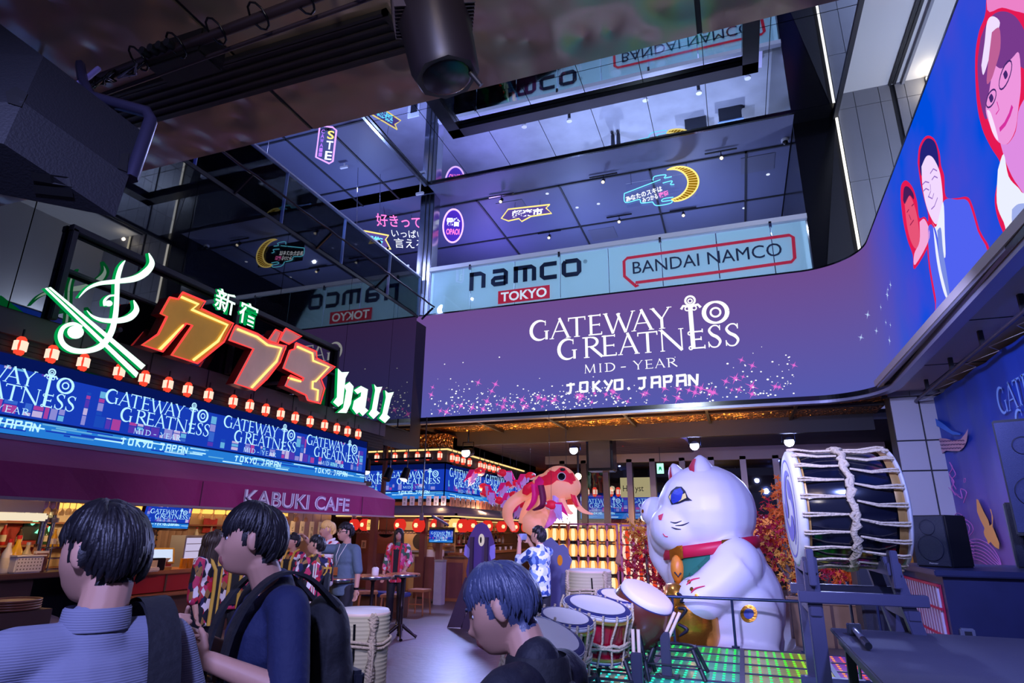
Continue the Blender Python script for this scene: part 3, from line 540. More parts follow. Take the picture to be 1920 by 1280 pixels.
# mesh net rail reaching out over the top of the glass wall
t = thing('outrigger_rail', 'black rail carried on struts along the top edge of the left glass wall', 'rail', (WX, 9, 7.06))
rb = random.Random(2); wp(MB().tube([V((WX+.36, 3+i*.18, 7.36+rb.uniform(-.014, .014))) for i in range(60)]+[V((WX+.36, 13.6, 7.36))], .022, m_black, 6).build('rail'), t)
for y in (4.6, 6.9, 9.1, 11.3, 13.6): wp(MB().bbox((WX+.17, y, 7.2), (.44, .035, .05), m_black, .005, Matrix.Translation((WX+.17, y, 7.2)) @ Matrix.Rotation(-.72, 4, 'Y') @ Matrix.Translation((-WX-.17, -y, -7.2))).build('strut'), t)
# ---------------------------------------------------------------- LED picture strip over the awning
m_blue = E('strip_blue', (24, 62, 190), .9); m_cyan = E('strip_cyan', (40, 130, 225), .9); m_navy = E('strip_navy', (8, 24, 96), .8); m_ice = E('strip_ice', (176, 226, 255), 1.25)
CITY = [E('strip_block_%d' % i, c, .85) for i, c in enumerate(((60, 110, 220), (150, 150, 230), (90, 60, 190), (205, 190, 240), (180, 70, 170), (30, 80, 200), (110, 190, 240)))]
def strip(mb, fr, w, h, seed, logos, bottom=.2, top=.16, sc=None):
    """blue city picture with repeated titles"""
    q = random.Random(seed); B = lambda u0, v0, u1, v1, m, l: mb.add([fr(u0, v0, l), fr(u1, v0, l), fr(u1, v1, l), fr(u0, v1, l)], [(0, 1, 2, 3)], m)
    B(0, 0, w, h, m_navy, 0); B(0, 0, w, h*bottom, m_cyan, .002)
    for k in range(int(w*6/h)): u = q.uniform(0, w); v = q.uniform(.02, bottom*.9)*h; B(u, v, min(w, u+h*q.uniform(.2, .7)), v+h*.02, q.choice((m_blue, m_ice, CITY[6])), .003)
    B(0, h*bottom, w, h*(1-top), m_blue, .002); B(0, h*bottom, w, h*(bottom+.03), m_navy, .003)
    u = 0
    while u < w-.02*h:
        bw = h*q.uniform(.05, .16); u1 = min(w, u+bw)
        if q.random() < .62:
            v = h*(bottom+.06)
            while v < h*(1-top-.1):
                bh = h*q.uniform(.03, .2); B(u, v, u1, min(h*(1-top), v+bh), q.choice(CITY), .004); v += bh+h*.012
        u = u1+h*.02
    for (u0, wd) in logos:
        s = wd/5.06; v0 = h*.5; B(max(0, u0), h*(bottom+.22), min(w, u0+wd), h*(1-top-.03), m_blue, .006)
        def f(a, b, u0=u0, s=s): return fr(min(w, max(0, u0+(a+1.58)*s)), v0+(b-.09)*s*(sc or 1), .01)
        logo(mb, f, m_ice)
t = thing('led_picture_strip', 'long blue LED picture strip above the burgundy cafe awning', 'screen', (WX+.03, 7, 2.6))
f0 = Fr((WX+.06, 2.0, 2.62), (0, 1, 0), (0, 0, 1)); ds = MB(); ys_ = [P(x, y, 'x', WX+.06).y for x, y in ((200, 730), (385, 800), (420, 785), (553, 850), (575, 820), (676, 870), (150, 715))]
strip(ds, f0, 9.42, .86, 5, [(ys_[6]-2-1.72, 1.72), (ys_[0]-2, 1.72), (ys_[2]-2, 1.75), (ys_[4]-2, 1.72)]); wp(ds.build('display'), t)
fb = MB().box((WX-.3, 1.98, 2.56), (WX+.05, 11.46, 3.5), m_black).box((WX-.3, 1.98, 2.56), (WX+.09, 11.46, 2.61), m_trim); wp(fb.build('housing'), t)
# small red lanterns in a row above the strip
m_lr = E('lantern_red', (255, 74, 52), 1.05); m_lc = E('lantern_core', (255, 214, 190), 1.25)
def small_lantern(label, group, loc, sc=1, first=[None]):
    if first[0] is None:
        t = thing('small_lantern', label, 'lantern', loc, 0, group); mb = MB(); mb.lathe([(.028, -.11), (.05, -.085), (.058, 0), (.05, .085), (.028, .11)], m_lr, 10)
        mb.build('shade', t); MB().box((-.008, -.03, -.055), (.062, .03, .055), m_lc).box((-.03, -.062, -.055), (.03, .062, .055), m_lc).build('lit_centre', t); MB().cyl((0, 0, .11), (0, 0, .2), .012, m_dark, n=6).build('hook', t); MB().cyl((0, 0, -.13), (0, 0, -.11), .02, m_dark, n=6).build('base', t); first[0] = t
        t.scale = (sc,)*3; return t
    return dup(first[0], loc, None, label, group, None, sc)
for i, px in enumerate((38, 97, 156, 223, 270, 314, 351, 390, 436, 467, 497, 525, 552, 580, 607, 630, 650, 670)):
    p = P(px, 640+.27*(px-35), 'x', WX+.02); small_lantern('small red lantern, %s from the left in the row above the long LED strip' % ORD[i], 'lanterns above the cafe strip', (WX+.04, p.y, 3.6))
# ---------------------------------------------------------------- awning
m_aw = M('burgundy_canvas', (148, 30, 96), .8, var=(2, .2), bump=(14, .15)); m_awe = M('awning_edge', (150, 120, 130), .6); m_let = M('awning_lettering', (236, 230, 240), .7)
A0, A1, AX = 1.5, 11.25, -6.6
t = thing('cafe_awning', 'burgundy canvas awning with white cafe name along the front', 'awning', (AX, 6, 2.0))
mb = MB(); nseg = 26
for i in range(nseg):
    y0, y1 = A0+(A1-A0)*i/nseg, A0+(A1-A0)*(i+1)/nseg; a0, a1 = (0.012*math.sin(i*1.9), 0.012*math.sin((i+1)*1.9))
    mb.add([(WX+.05, y0, 2.57), (AX, y0, 2.25), (AX, y1, 2.25), (WX+.05, y1, 2.57)], [(0, 1, 2, 3)], m_aw)
    mb.add([(AX, y0, 2.25), (AX+a0, y0, 1.91), (AX+a1, y1, 1.91), (AX, y1, 2.25)], [(0, 1, 2, 3)], m_aw)
mb.add([(WX+.05, A1+.28, 2.57), (AX, A1, 2.25), (WX+.05, A1+.28, 2.2)], [(0, 1, 2)], m_aw).add([(WX+.05, A1, 2.57), (AX, A1, 2.25), (WX+.05, A1+.28, 2.57)], [(0, 1, 2)], m_aw).add([(AX, A1, 2.25), (AX, A1, 1.91), (WX, A1+.28, 1.91), (WX, A1+.28, 2.25)], [(0, 1, 2, 3)], m_aw)
wp(mb.build('canvas'), t); mb = MB()
for y in (2.6, 6.3, 10.05): mb.box((AX+.004, y, 1.92), (AX+.012, y+.01, 2.24), M('seam', (80, 24, 56), .8))
mb.box((AX-.005, A0, 1.895), (AX+.02, A1, 1.925), m_awe); wp(mb.build('edge_binding'), t)
fa = Fr((AX+.016, P(455, 935, 'x', AX).y, 1.955), (0, 1, 0), (0, 0, 1)); ml = MB(); text(ml, fa, 'KABUKI CAFE', 0, 0, 2.58, .235, m_let, .004, .03)
m_inl = M('inline_grey', (150, 128, 158), .7); text(ml, fa, 'KABUKI CAFE', .0, .0, 2.58, .235, m_inl, .007, -.022); wp(ml.build('lettering'), t)
mb = MB()
for y in (2, 5, 8, 11): mb.cyl((WX+.05, y, 2.1), (AX-.02, y, 1.95), .015, m_steel)
wp(mb.build('arm'), t)
# ---------------------------------------------------------------- inside the cafe
m_wood = M('dark_wood', (82, 52, 44), .45, var=(3, .3)); m_wood2 = M('warm_wood', (150, 92, 56), .45, var=(3, .3)); m_cream = M('cream_plaster', (186, 160, 132), .7, var=(2, .15)); m_redp = M('red_lacquer', (150, 24, 36), .35)
ck = MB().box((-11.3, .5, 0), (-11.1, 15.4, 3.4), m_cream).box((-11.1, .5, 2.6), (-7.8, 12.2, 2.7), m_dark); struct(ck.build('wall_left'))
struct(MB().box((-11.1, 3.9, 0), (-8.4, 4.0, 2.6), m_steel).build('wall_left'))
t = thing('service_counter', 'long dark wooden cafe counter with open shelf under the lit worktop', 'counter', (-7.8, 6.2, 0))
wp(MB().bbox((-7.85, 4.75, 1.12), (.75, 2.5, .06), m_wood).build('worktop'), t); wp(MB().bbox((-7.62, 4.15, .54), (.08, 1.9, 1.08), m_wood).build('front_panel'), t); wp(MB().box((-8.2, 3.2, .1), (-8.15, 6, 1.09), m_dark).box((-8.2, 5.9, 0), (-7.55, 5.95, 1.09), m_dark).box((-8.2, 3.6, .4), (-7.6, 5.9, .44), m_dark).build('shelf'), t)
t = thing('order_counter', 'red fronted order counter with wooden ledge under the wall television', 'counter', (-9, 8.2, 0))
wp(MB().bbox((-8.7, 8.3, 1.0), (.7, 3.2, .06), m_wood2).build('worktop'), t); wp(MB().box((-8.6, 6.75, .72), (-8.4, 9.85, .97), m_redp).build('red_panel'), t); wp(MB().bbox((-8.55, 8.3, .68), (.5, 3.2, .05), m_wood2).box((-8.6, 6.75, 0), (-8.45, 9.85, .66), m_wood).build('ledge'), t)
for k in range(5):
    y = 7.0+k*.6; wp(MB().box((-8.41, y, .72), (-8.385, y+.03, .97), m_wood).build('stile'), t)
def bottle(name, label, group, loc, body, cap, h=.26, r=.035, liquid=None):
    t = thing(name, label, 'bottle', loc, 0, group); MB().lathe([(r*.9, 0), (r, .01), (r, h*.58), (r*.45, h*.76), (r*.36, h*.9)], body, 14).build('body', t); MB().cyl((0, 0, h*.9), (0, 0, h), r*.45, cap, n=10).build('cap', t)
    MB().lathe([(r*1.01, h*.15), (r*1.02, h*.16), (r*1.02, h*.45), (r*1.01, h*.46)], M('paper_label', (224, 214, 190), .6), 14, cap=False).build('label', t); return t
m_yel = M('yellow_oil', (226, 178, 30), .2, spec=.6); m_wp = M('white_plastic', (226, 222, 214), .4); m_redc = M('red_plastic', (196, 34, 30), .4); m_amb = M('amber_glass', (140, 70, 20), .15); m_grn = M('green_glass', (40, 84, 50), .15); m_brn = M('brown_sauce', (70, 34, 20), .3); m_clr = M('clear_glass', (206, 200, 190), .1, alpha=.55)
CY_ = 1.151
def onc(px, py=1062, x=-7.75): p = P(px, py, 'x', x); return (x, p.y, CY_)
bottle('spray_bottle', 'white bottle with red cap at the left end of the cafe counter', None, onc(8, x=-7.7), m_wp, m_redc, .36, .05)
bottle('oil_bottle', 'large yellow cooking oil bottle on the cafe counter', None, onc(24, x=-7.68), m_yel, m_redc, .40, .058)
bottle('sauce_bottle', 'cream coloured squeeze bottle behind the white basket', None, onc(44, x=-7.9), M('cream_plastic', (230, 214, 160), .4), m_wp, .32, .05)
bottle('sauce_bottle', 'brown tipped sauce bottle behind the white basket', None, onc(58, x=-7.9), M('tan_plastic', (170, 120, 80), .4), m_brn, .30, .045)
t = thing('plastic_basket', 'white perforated plastic basket on the cafe counter', 'basket', onc(46, x=-7.62), 0)
mb = MB(); m_hole = M('basket_hole', (120, 110, 100), .6)
mb.bbox((0, 0, .09), (.16, .3, .18), m_wp, .015)
for i in range(8):
    for k in range(4): mb.box((.0801, -.13+i*.034, .035+k*.035), (.0815, -.118+i*.034, .05+k*.035), m_hole)
mb.build('body', t); MB().box((-.09, -.16, .175), (.09, .16, .19), m_wp).build('rim', t)
t = thing('snack_pouch', 'patterned brown pouch standing beside the white basket', 'pouch', onc(72, x=-7.62)); MB().bbox((0, 0, .11), (.06, .15, .22), M('pouch_print', (130, 84, 50), .5, var=(30, .8)), .02).build('bag', t); MB().box((-.02, -.075, .2), (.02, .075, .23), m_wp).build('seal', t)
t = thing('wire_rack', 'small grey wire rack holding yellow bottles near the steel duct', 'rack', onc(104, x=-7.72))
for k in range(3): MB().tube([(-.1, -.16, .02+k*.12), (.1, -.16, .02+k*.12), (.1, .16, .02+k*.12), (-.1, .16, .02+k*.12)], .006, m_steel, 5, True).build('hoop', t)
for a, b in ((-.1, -.16), (.1, -.16), (.1, .16), (-.1, .16)): MB().cyl((a, b, 0), (a, b, .3), .006, m_steel, n=5).build('upright', t)
for i, yy in enumerate((-.09, .0, .09)): q = onc(104, x=-7.72); bottle('condiment_bottle', 'yellow capped condiment bottle, %s from left on the wire rack' % ORD[i], 'condiments on the wire rack', (q[0], q[1]+yy, CY_+.27), m_yel, M('yellow_cap', (240, 190, 40), .4), .2, .03)
# duct, pipes and fluorescent shade of the stall kitchen
t = thing('extractor_hood', 'grey steel extractor hood under the left end of the awning', 'hood', (-8.6, 4.9, 1.75)); wp(MB().bbox((-8.9, 4.9, 1.98), (1.2, 1.6, .3), m_steel, .02).build('hood_box'), t); wp(MB().box((-8.35, 4.15, 1.83), (-8.28, 5.65, 1.86), m_trim).build('lip'), t)
for k, px in enumerate((82, 100)):
    p = P(px, 980, 'x', -8.6); t = thing('kitchen_pipe', ('slim' if k else 'thick')+' grey steel pipe rising behind the cafe counter bottles', 'pipe', (-8.6, p.y, 1.1)); MB().cyl((0, 0, 0), (0, 0, 1.5), .04-.015*k, m_steel).build('pipe', t); MB().cyl((0, 0, .6), (0, 0, .66), .06, m_trim).build('clamp', t)
t = thing('strip_lamp', 'white tubular lamp hanging under the extractor hood', 'lamp', P(25, 968, 'x', -8.0)); MB().bbox((0, 0, 0), (.1, .75, .09), E('strip_lamp_white', (255, 236, 205), .9), .03).build('diffuser', t); MB().box((-.03, -.3, .05), (.03, .3, .26), m_trim).build('mount', t)
m_pos = M('poster_red', (190, 60, 52), .6, var=(9, .6)); m_pap = M('poster_paper', (226, 214, 190), .7, var=(12, .3)); m_ink = M('black_ink', (24, 20, 20), .7)
def poster(label, px, py, x, w, h, m, txt=None, cat='poster', name='poster'):
    p = P(px, py, 'x', x); t = thing(name, label, cat, p); MB().box((-.012, -w/2, -h/2), (0, w/2, h/2), m).build('sheet', t)
    if txt: mb = MB(); text(mb, Fr((.003, -w*.38, -h*.3), (0, 1, 0), (0, 0, 1)), txt, 0, 0, w*.76, h*.6, m_ink, 0); mb.build('print', t)
    return t
poster('red menu poster on the stall back wall beside the green neon', 48, 1010, -11.05, .7, .8, m_pos)
poster('white paper notice above the oil bottle on the stall wall', 14, 990, -11.05, .45, .5, m_pap)
poster('tall paper banner with red mark beside the steel pipes', 134, 958, -11.05, .5, 1.0, m_pap)
t = thing('green_neon_sign', 'small green neon squiggle on the stall back wall', 'sign', P(74, 988, 'x', -11.0)); MB().tube([(.02, -.15, .05), (.02, -.05, .12), (.02, .05, .02), (.02, -.04, -.08), (.02, .1, -.1), (.02, .17, 0)], .03, E('neon_green', (130, 255, 190), 1.6), 6).build('tube', t); MB().box((-.03, -.25, -.2), (0, .25, .2), m_dark).build('backplate', t)
t = thing('mascot_plate', 'cream lit paper sign above the red menu poster', 'sign', P(68, 958, 'x', -11.0)); MB().box((-.03, -.3, -.14), (0, .3, .14), E('lit_cream', (255, 226, 160), .9)).build('panel', t); mb = MB(); text(mb, Fr((.004, -.2, -.07), (0, 1, 0), (0, 0, 1)), 'eee', 0, 0, .4, .12, m_ink, 0); mb.build('print', t)
# wall television under the awning
def screen_tv(label, pts, seed, back):
    a, b, c, d = pts; t = thing('wall_television', label, 'television', (a+b+c+d)/4); fr = Fr(d, c-d, a-d); w_ = (c-d).length; h_ = (a-d).length; mb = MB(); strip(mb, Fr(fr(.015, .015, .004), fr.x, fr.y), w_-.03, h_-.03, seed, [(w_*.1, w_*.8)], .22, .04); wp(mb.build('display'), t)
    mb = MB(); mb.poly([fr(0, 0, 0), fr(w_, 0, 0), fr(w_, h_, 0), fr(0, h_, 0)], m_black, fr.n*-.05); wp(mb.build('bezel'), t); wp(MB().cyl(fr(w_/2, h_*.7, -.05), fr(w_/2, h_*1.15, -.12)+V((0, 0, .1)), .02, m_dark).build('bracket'), t); return t
tv = [P(274, 944, 'x', -7.82), P(363, 948, 'x', -7.82), P(352, 993, 'x', -7.7), P(260, 990, 'x', -7.7)]
screen_tv('wide television showing the blue event title under the cafe awning', tv, 11, None)
# hanging stemware along the awning
m_glass = M('wine_glass', (255, 214, 150), .08, alpha=.55, spec=1); g0 = None
def wineglass(label, loc):
    global g0
    if g0 is None:
        g0 = thing('wine_glass', label, 'glass', loc, 0, 'wine glasses hanging over the bar'); MB().lathe([(.034, 0), (.034, -.004), (.005, -.008), (.005, -.075), (.03, -.1), (.038, -.13), (.03, -.165)], m_glass, 10, cap=False).build('glass', g0); return
    dup(g0, loc, None, label)
t = thing('glass_rack', 'overhead rack of wine glasses lit warm behind the awning edge', 'rack', (-8.3, 8, 1.96))
for x in (-8.5, -8.25, -8.0): wp(MB().box((x-.012, 5.2, 1.955), (x+.012, 10.6, 1.98), m_wood2).build('rail'), t)
wp(MB().box((-8.55, 5.2, 1.98), (-7.95, 10.6, 2.0), m_wood2).build('shelf'), t); wp(MB().box((-8.72, 5.2, 1.9), (-8.7, 10.6, 1.97), E('rack_light', (255, 190, 90), 1.6)).build('light_strip'), t)
for x_ in (5.3, 10.5): wp(MB().cyl((-8.25, x_, 2.0), (-8.25, x_, 2.6), .012, m_dark).build('drop_rod'), t)
for r_i, (x, rn) in enumerate(((-8.0, 'front'), (-8.25, 'middle'), (-8.5, 'back'))):
    for k in range(20): wineglass('upside-down wine glass in %s row of the rack, %s from the left' % (rn, ORD[k]), (x, 5.35+k*.26, 1.955))
# counter-top things further along
t = thing('order_tablet', 'white screened order tablet on a yellow stand on the red counter', 'tablet', P(304, 1045, 'x', -8.5)); t.location.z = 1.03
MB().bbox((.02, 0, .02), (.18, .24, .04), M('yellow_wood', (200, 150, 60), .5)).build('base', t); mb = MB().bbox((0, 0, 0), (.03, .34, .26), M('yellow_frame', (206, 166, 84), .5)).box((.0155, -.14, -.1), (.018, .14, .1), E('tablet_white', (214, 228, 255), .95)); o = mb.build('tablet', t, (0, 0, .2)); o.rotation_euler = (0, -.5, -.5)
t = thing('drinks_fridge', 'small lit glass-door drinks fridge standing on the red counter', 'fridge', P(348, 1058, 'x', -8.9)); t.location.z = 1.03
MB().box((-.2, -.2, 0), (.12, .2, .5), m_trim).build('cabinet', t); MB().box((.12, -.17, .04), (.13, .17, .46), E('fridge_light', (226, 214, 255), .7)).build('door', t)
for k in range(3): MB().box((.125, -.17, .12+k*.12), (.14, .17, .13+k*.12), m_steel).build('shelf', t)
for k, px in enumerate((345, 356)):
    t = thing('beer_mug', ('amber beer mug nearest the fridge', 'amber beer mug beside the first, by the woman in happi coat')[k]+' on red counter', 'mug', P(px, 1050, 'x', -8.5)); t.location.z = 1.03; MB().lathe([(.05, 0), (.055, .01), (.055, .15)], M('beer', (214, 150, 40), .15), 12).build('body', t); MB().tube([(0, .05, .03), (0, .1, .05), (0, .1, .11), (0, .05, .13)], .01, m_clr, 6).build('handle', t)
t = thing('black_till', 'black cash drawer with paper slips at the left of the order tablet', 'till', P(280, 1050, 'x', -8.5)); t.location.z = 1.03; MB().bbox((0, 0, .09), (.3, .34, .18), m_black).build('drawer', t); MB().box((.151, -.1, .02), (.154, .02, .15), m_pap).build('slip', t)
for k, (px, c_) in enumerate(((300, m_wp), (316, m_pap))): t = thing('menu_card', ('white menu card leaning below the tablet', 'printed menu card at the right of the tablet')[k], 'card', P(px, 1050, 'x', -8.42)); t.location.z = 1.031; MB().box((-.01, -.07, 0), (.01, .07, .17), c_).build('card', t); MB().box((.0101, -.05, .05), (.012, .05, .12), m_pos).build('picture', t)
for k, px in enumerate((376, 384, 392, 402, 412, 424)):
    bottle('liquor_bottle', '%s liquor bottle from the left behind the woman in happi coat' % ORD[k].capitalize(), 'liquor bottles on the red counter', (-9.0, P(px, 1040, 'x', -9.0).y, 1.031), (m_amb, m_grn, m_clr, m_amb, m_brn, m_grn)[k], (m_black, m_redc)[k % 2], .34, .04)
poster('brown card marked with three letters on the bar back wall', 284, 1003, -10.9, .5, .34, M('kraft_card', (176, 130, 90), .7), 'CEE', 'card', 'kraft_sign')
for k, px in enumerate((266, 288, 306, 330, 394)): poster(('pink', 'cream', 'pink flowered', 'pale', 'bright')[k]+' notice pinned on the bar wall, %s from left' % ORD[k], px, (1030, 1022, 1008, 1008, 985)[k], -11.0, .38, .3, (m_pos, m_pap)[k % 2])
t = thing('pale_towel', 'folded pale towel draped on the end of the red counter', 'towel', P(272, 1068, 'x', -8.3)); MB().bbox((0, 0, 0), (.25, .3, .06), M('towel', (206, 190, 178), .9, bump=(40, .4)), .02).build('cloth', t); t.location.z = 1.06
t = thing('tray_stack', 'stack of round brown trays at the lower left edge on a cabinet', 'trays', P(18, 1150, 'x', -6.3)); t.location.z = .93
for k in range(4): MB().lathe([(.2, 0), (.22, .004), (.225, .02), (.21, .02), (.205, .008)], M('tray_brown', (140, 84, 60), .35), 24, c=(0, 0, k*.022)).build('tray', t)
q = P(18, 1150, 'x', -6.3); t = thing('tray_cabinet', 'dark wooden cabinet under the stack of round trays', 'cabinet', (q.x, q.y, 0)); MB().box((-.22, -.24, 0), (.2, .24, .925), m_wood).build('body', t); MB().box((.2, -.2, .1), (.212, .2, .8), m_dark).build('door', t)
t = thing('covered_bundle', 'grey plastic-covered bundle stored below the cafe counter', 'bundle', P(62, 1150, 'x', -7.35)); t.location.z = 0; MB().ball((0, 0, .45), (.24, .42, .3), M('grey_plastic', (84, 84, 110), .35, bump=(5, .6)), 18).box((-.2, -.35, 0), (.2, .35, .3), m_dark).build('bag', t); MB().tube([(.2, -.3, .2), (.24, -.2, .5), (.1, -.05, .72)], .015, m_wp, 6).build('cord', t)

# back bar of the cafe: shelves, bottles, hanging paper strips
t = thing('back_bar_shelf', 'tall lit back bar shelf along the cafe rear wall', 'shelf', (-10.9, 8.5, 0))
for z in (1.0, 1.36, 1.72): wp(MB().box((-11.08, 5.6, z-.03), (-10.75, 12.0, z), m_wood2).build('board'), t)
wp(MB().box((-11.08, 5.6, 0), (-10.8, 12.0, .97), m_wood).build('cupboard'), t); wp(MB().box((-11.09, 5.6, 1.95), (-11.0, 12.0, 1.98), E('rack_light', (255, 190, 90), 1.6)).build('light_strip'), t)
for r_i, z in enumerate((1.002, 1.362)):
    for k in range(18): bottle('spirit_bottle', '%s bottle from the left on the %s shelf of the cafe back bar' % (ORD[k].capitalize(), ('lowest', 'middle')[r_i]), 'bottles of the cafe back bar', (-10.88, 5.9+k*.345+.05*(k % 3), z), (m_amb, m_grn, m_clr, m_brn, m_wp, m_redc, m_yel)[(k*5+r_i*2) % 7], (m_black, m_redc, m_wp)[k % 3], .27+.03*(k % 3), .045)
for k, px in enumerate((533, 548, 566, 584, 600)): p = P(px, 992, 'x', -9.3); t = thing('paper_strip', 'cream paper menu strip hanging over the bar, %s from left behind the capped man' % ORD[k], 'menu', (-9.3, p.y, 1.62), 0, 'paper menu strips'); MB().box((-.006, -.07, -.22), (.006, .07, .2), m_pap).build('strip', t); mb = MB(); text(mb, Fr((.008, -.03, -.15), (0, 1, 0), (0, 0, 1)), '生ビ酒肉丼'[k], 0, .14, .07, .1, m_ink, 0); text(mb, Fr((.008, -.03, -.15), (0, 1, 0), (0, 0, 1)), '中ル冷焼天'[k], 0, 0, .07, .1, m_ink, 0); mb.build('writing', t); MB().cyl((0, 0, .2), (0, 0, .98), .004, m_dark, n=4).build('string', t)
t = thing('grey_curtain', 'taupe curtain hanging at the back of the cafe beside the long-haired woman', 'curtain', (-10.3, 9.3, 0)); mb = MB(); mb.add([(-10.3+.05*math.sin(i*1.3), 9.0+i*.03, z) for i in range(22) for z in (.9, 2.4)], [(2*i, 2*i+2, 2*i+3, 2*i+1) for i in range(21)], M('taupe_cloth', (130, 104, 96), .8), True); wp(mb.build('cloth'), t); wp(MB().cyl((-10.3, 8.9, 2.4), (-10.3, 9.75, 2.4), .015, m_steel).build('rod'), t)
# ================================================================ CORNER BAR BEHIND THE CAFE
FY, CXB = 15.6, -7.62
m_warmled = E('warm_led', (255, 206, 130), 1.4); m_roof = M('eave_roof', (74, 66, 92), .6, var=(3, .2)); m_plank = M('red_brown_plank', (112, 60, 58), .5, var=(3, .3))
struct(MB().box((-13, FY+.5, 3.0), (CXB-.02, 24, 4.25), m_dark).box((-13, FY+.02, 3.9), (CXB-.02, 24, 4.3), m_bronze2).build('wall_back'))
t = thing('corner_led_strip', 'blue LED picture band wrapping the corner bar', 'screen', (CXB, FY, 2.55))
ds = MB(); z0 = 2.5; hh = .95
strip(ds, Fr((-10.6, FY-.01, z0), (1, 0, 0), (0, 0, 1)), 2.96, hh, 21, [(-.2, 1.3), (1.24, 1.6)]); wp(ds.build('display'), t)
ds = MB(); strip(ds, Fr((CXB+.01, FY, z0), (0, 1, 0), (0, 0, 1)), 6.6, hh, 22, [(.25, 2.2), (2.95, 2.5), (5.8, 2.2)]); wp(ds.build('display'), t)
mb = MB().box((-10.6, FY, 2.42), (CXB, FY+.4, 3.5), m_black).box((CXB-.4, FY, 2.42), (CXB, FY+6.6, 3.5), m_black); wp(mb.build('housing'), t)
t = thing('warm_cornice_light', 'thin warm light line along the top of the corner bar', 'light', (CXB, FY, 3.84)); mb = MB().box((-10.6, FY-.1, 3.82), (CXB+.1, FY-.06, 3.86), m_warmled).box((CXB+.06, FY-.1, 3.82), (CXB+.1, FY+6.6, 3.86), m_warmled); wp(mb.build('light_line'), t); wp(MB().box((-10.6, FY-.06, 3.5), (CXB+.06, FY, 3.9), m_dark).box((CXB, FY, 3.5), (CXB+.06, FY+6.6, 3.9), m_dark).build('board'), t)
for i, px in enumerate((706, 740, 761, 782, 802, 824)): p = P(px, 866, 'y', FY-.12); small_lantern('small red lantern, %s from left on the front of the corner bar' % ORD[i], 'lanterns on the corner bar front', (p.x, FY-.13, 3.66), 1.1)
for i, px in enumerate((847, 857, 868, 880, 900, 909, 918, 926, 935)): p = P(px, 872, 'x', CXB+.13); small_lantern('small red lantern, %s from left on the side of the corner bar' % ORD[i], 'lanterns on the corner bar side', (CXB+.13, p.y, 3.62), 1.1)
t = thing('steel_channel', 'brown steel post in front of the corner bar LED band', 'post', (P(720, 900, 'y', 15.3).x, 15.3, 2.2)); MB().box((-.05, -.05, 0), (.05, .05, 1.8), m_wood).build('post', t)
# eaves with a light line below, plaques above
t = thing('eave_roof', 'low sloping eave roof round the corner bar with a warm light line', 'roof', (CXB, FY, 2.1))
EX, EY = CXB+.75, FY-.75
mb = MB().add([(-10.6, FY, 2.32), (CXB, FY, 2.32), (EX, EY, 2.08), (-10.6, EY, 2.08)], [(0, 1, 2, 3)], m_roof).add([(CXB, FY, 2.32), (CXB, FY+8, 2.32), (EX, FY+8, 2.08), (EX, EY, 2.08)], [(0, 1, 2, 3)], m_roof).box((-10.6, EY, 2.03), (EX, EY+.05, 2.09), m_roof).box((EX-.05, EY, 2.03), (EX, FY+8, 2.09), m_roof)
for k in range(16): a = k/16; mb.box((EX-.7*.05-.65, FY+k*.5, 2.3), (EX-.7, FY+k*.5+.03, 2.34), m_dark)
wp(mb.build('roof_slope'), t); wp(MB().box((-10.6, EY+.06, 2.0), (EX-.06, EY+.09, 2.03), m_warmled).box((EX-.09, EY+.06, 2.0), (EX-.06, FY+8, 2.03), m_warmled).build('light_line'), t)
wp(MB().box((-10.6, EY+.1, 1.96), (EX-.1, FY, 2.0), m_wood).box((CXB-.2, EY+.1, 1.96), (EX-.1, FY+8, 2.0), m_wood).build('soffit'), t)
m_wpap = M('white_paper_plaque', (226, 222, 236), .6); m_wpl = M('wooden_plaque', (170, 104, 86), .55)
for i, px in enumerate((758, 772, 788, 803, 817, 831)):
    p = P(px, 942, 'y', FY-.16); t = thing('paper_plaque', 'white paper plaque with black brush writing, %s from left over the eave' % ORD[i], 'plaque', (p.x, FY-.14, 2.36), 0, 'paper plaques over the eave'); MB().box((-.07, -.01, -.05), (.07, .01, .2), m_wpap).build('sheet', t); mb = MB()
    text(mb, Fr((-.035, -.013, -.02), (1, 0, 0), (0, 0, 1)), '焼酒肉魚丼麺'[i], 0, .09, .07, .08, m_ink, 0); text(mb, Fr((-.035, -.013, -.03), (1, 0, 0), (0, 0, 1)), '鳥場屋介飯類'[i], 0, 0, .07, .08, m_ink, 0); mb.build('writing', t)
for i in range(12):
    p = P(843+i*6, 948, 'x', CXB+.2); y = FY+.15+i*.36; t = thing('wooden_plaque', 'brown wooden menu plaque, %s from left along the corner bar side' % ORD[i], 'plaque', (CXB+.18, y, 2.36), 0, 'wooden menu plaques'); MB().box((-.01, -.13, -.06), (.01, .13, .18), m_wpl).build('board', t); mb = MB(); text(mb, Fr((.013, -.05, -.03), (0, 1, 0), (0, 0, 1)), '寿司天丼刺身焼鳥串揚酒肴'[i], 0, 0, .1, .16, m_ink, 0); mb.build('writing', t)
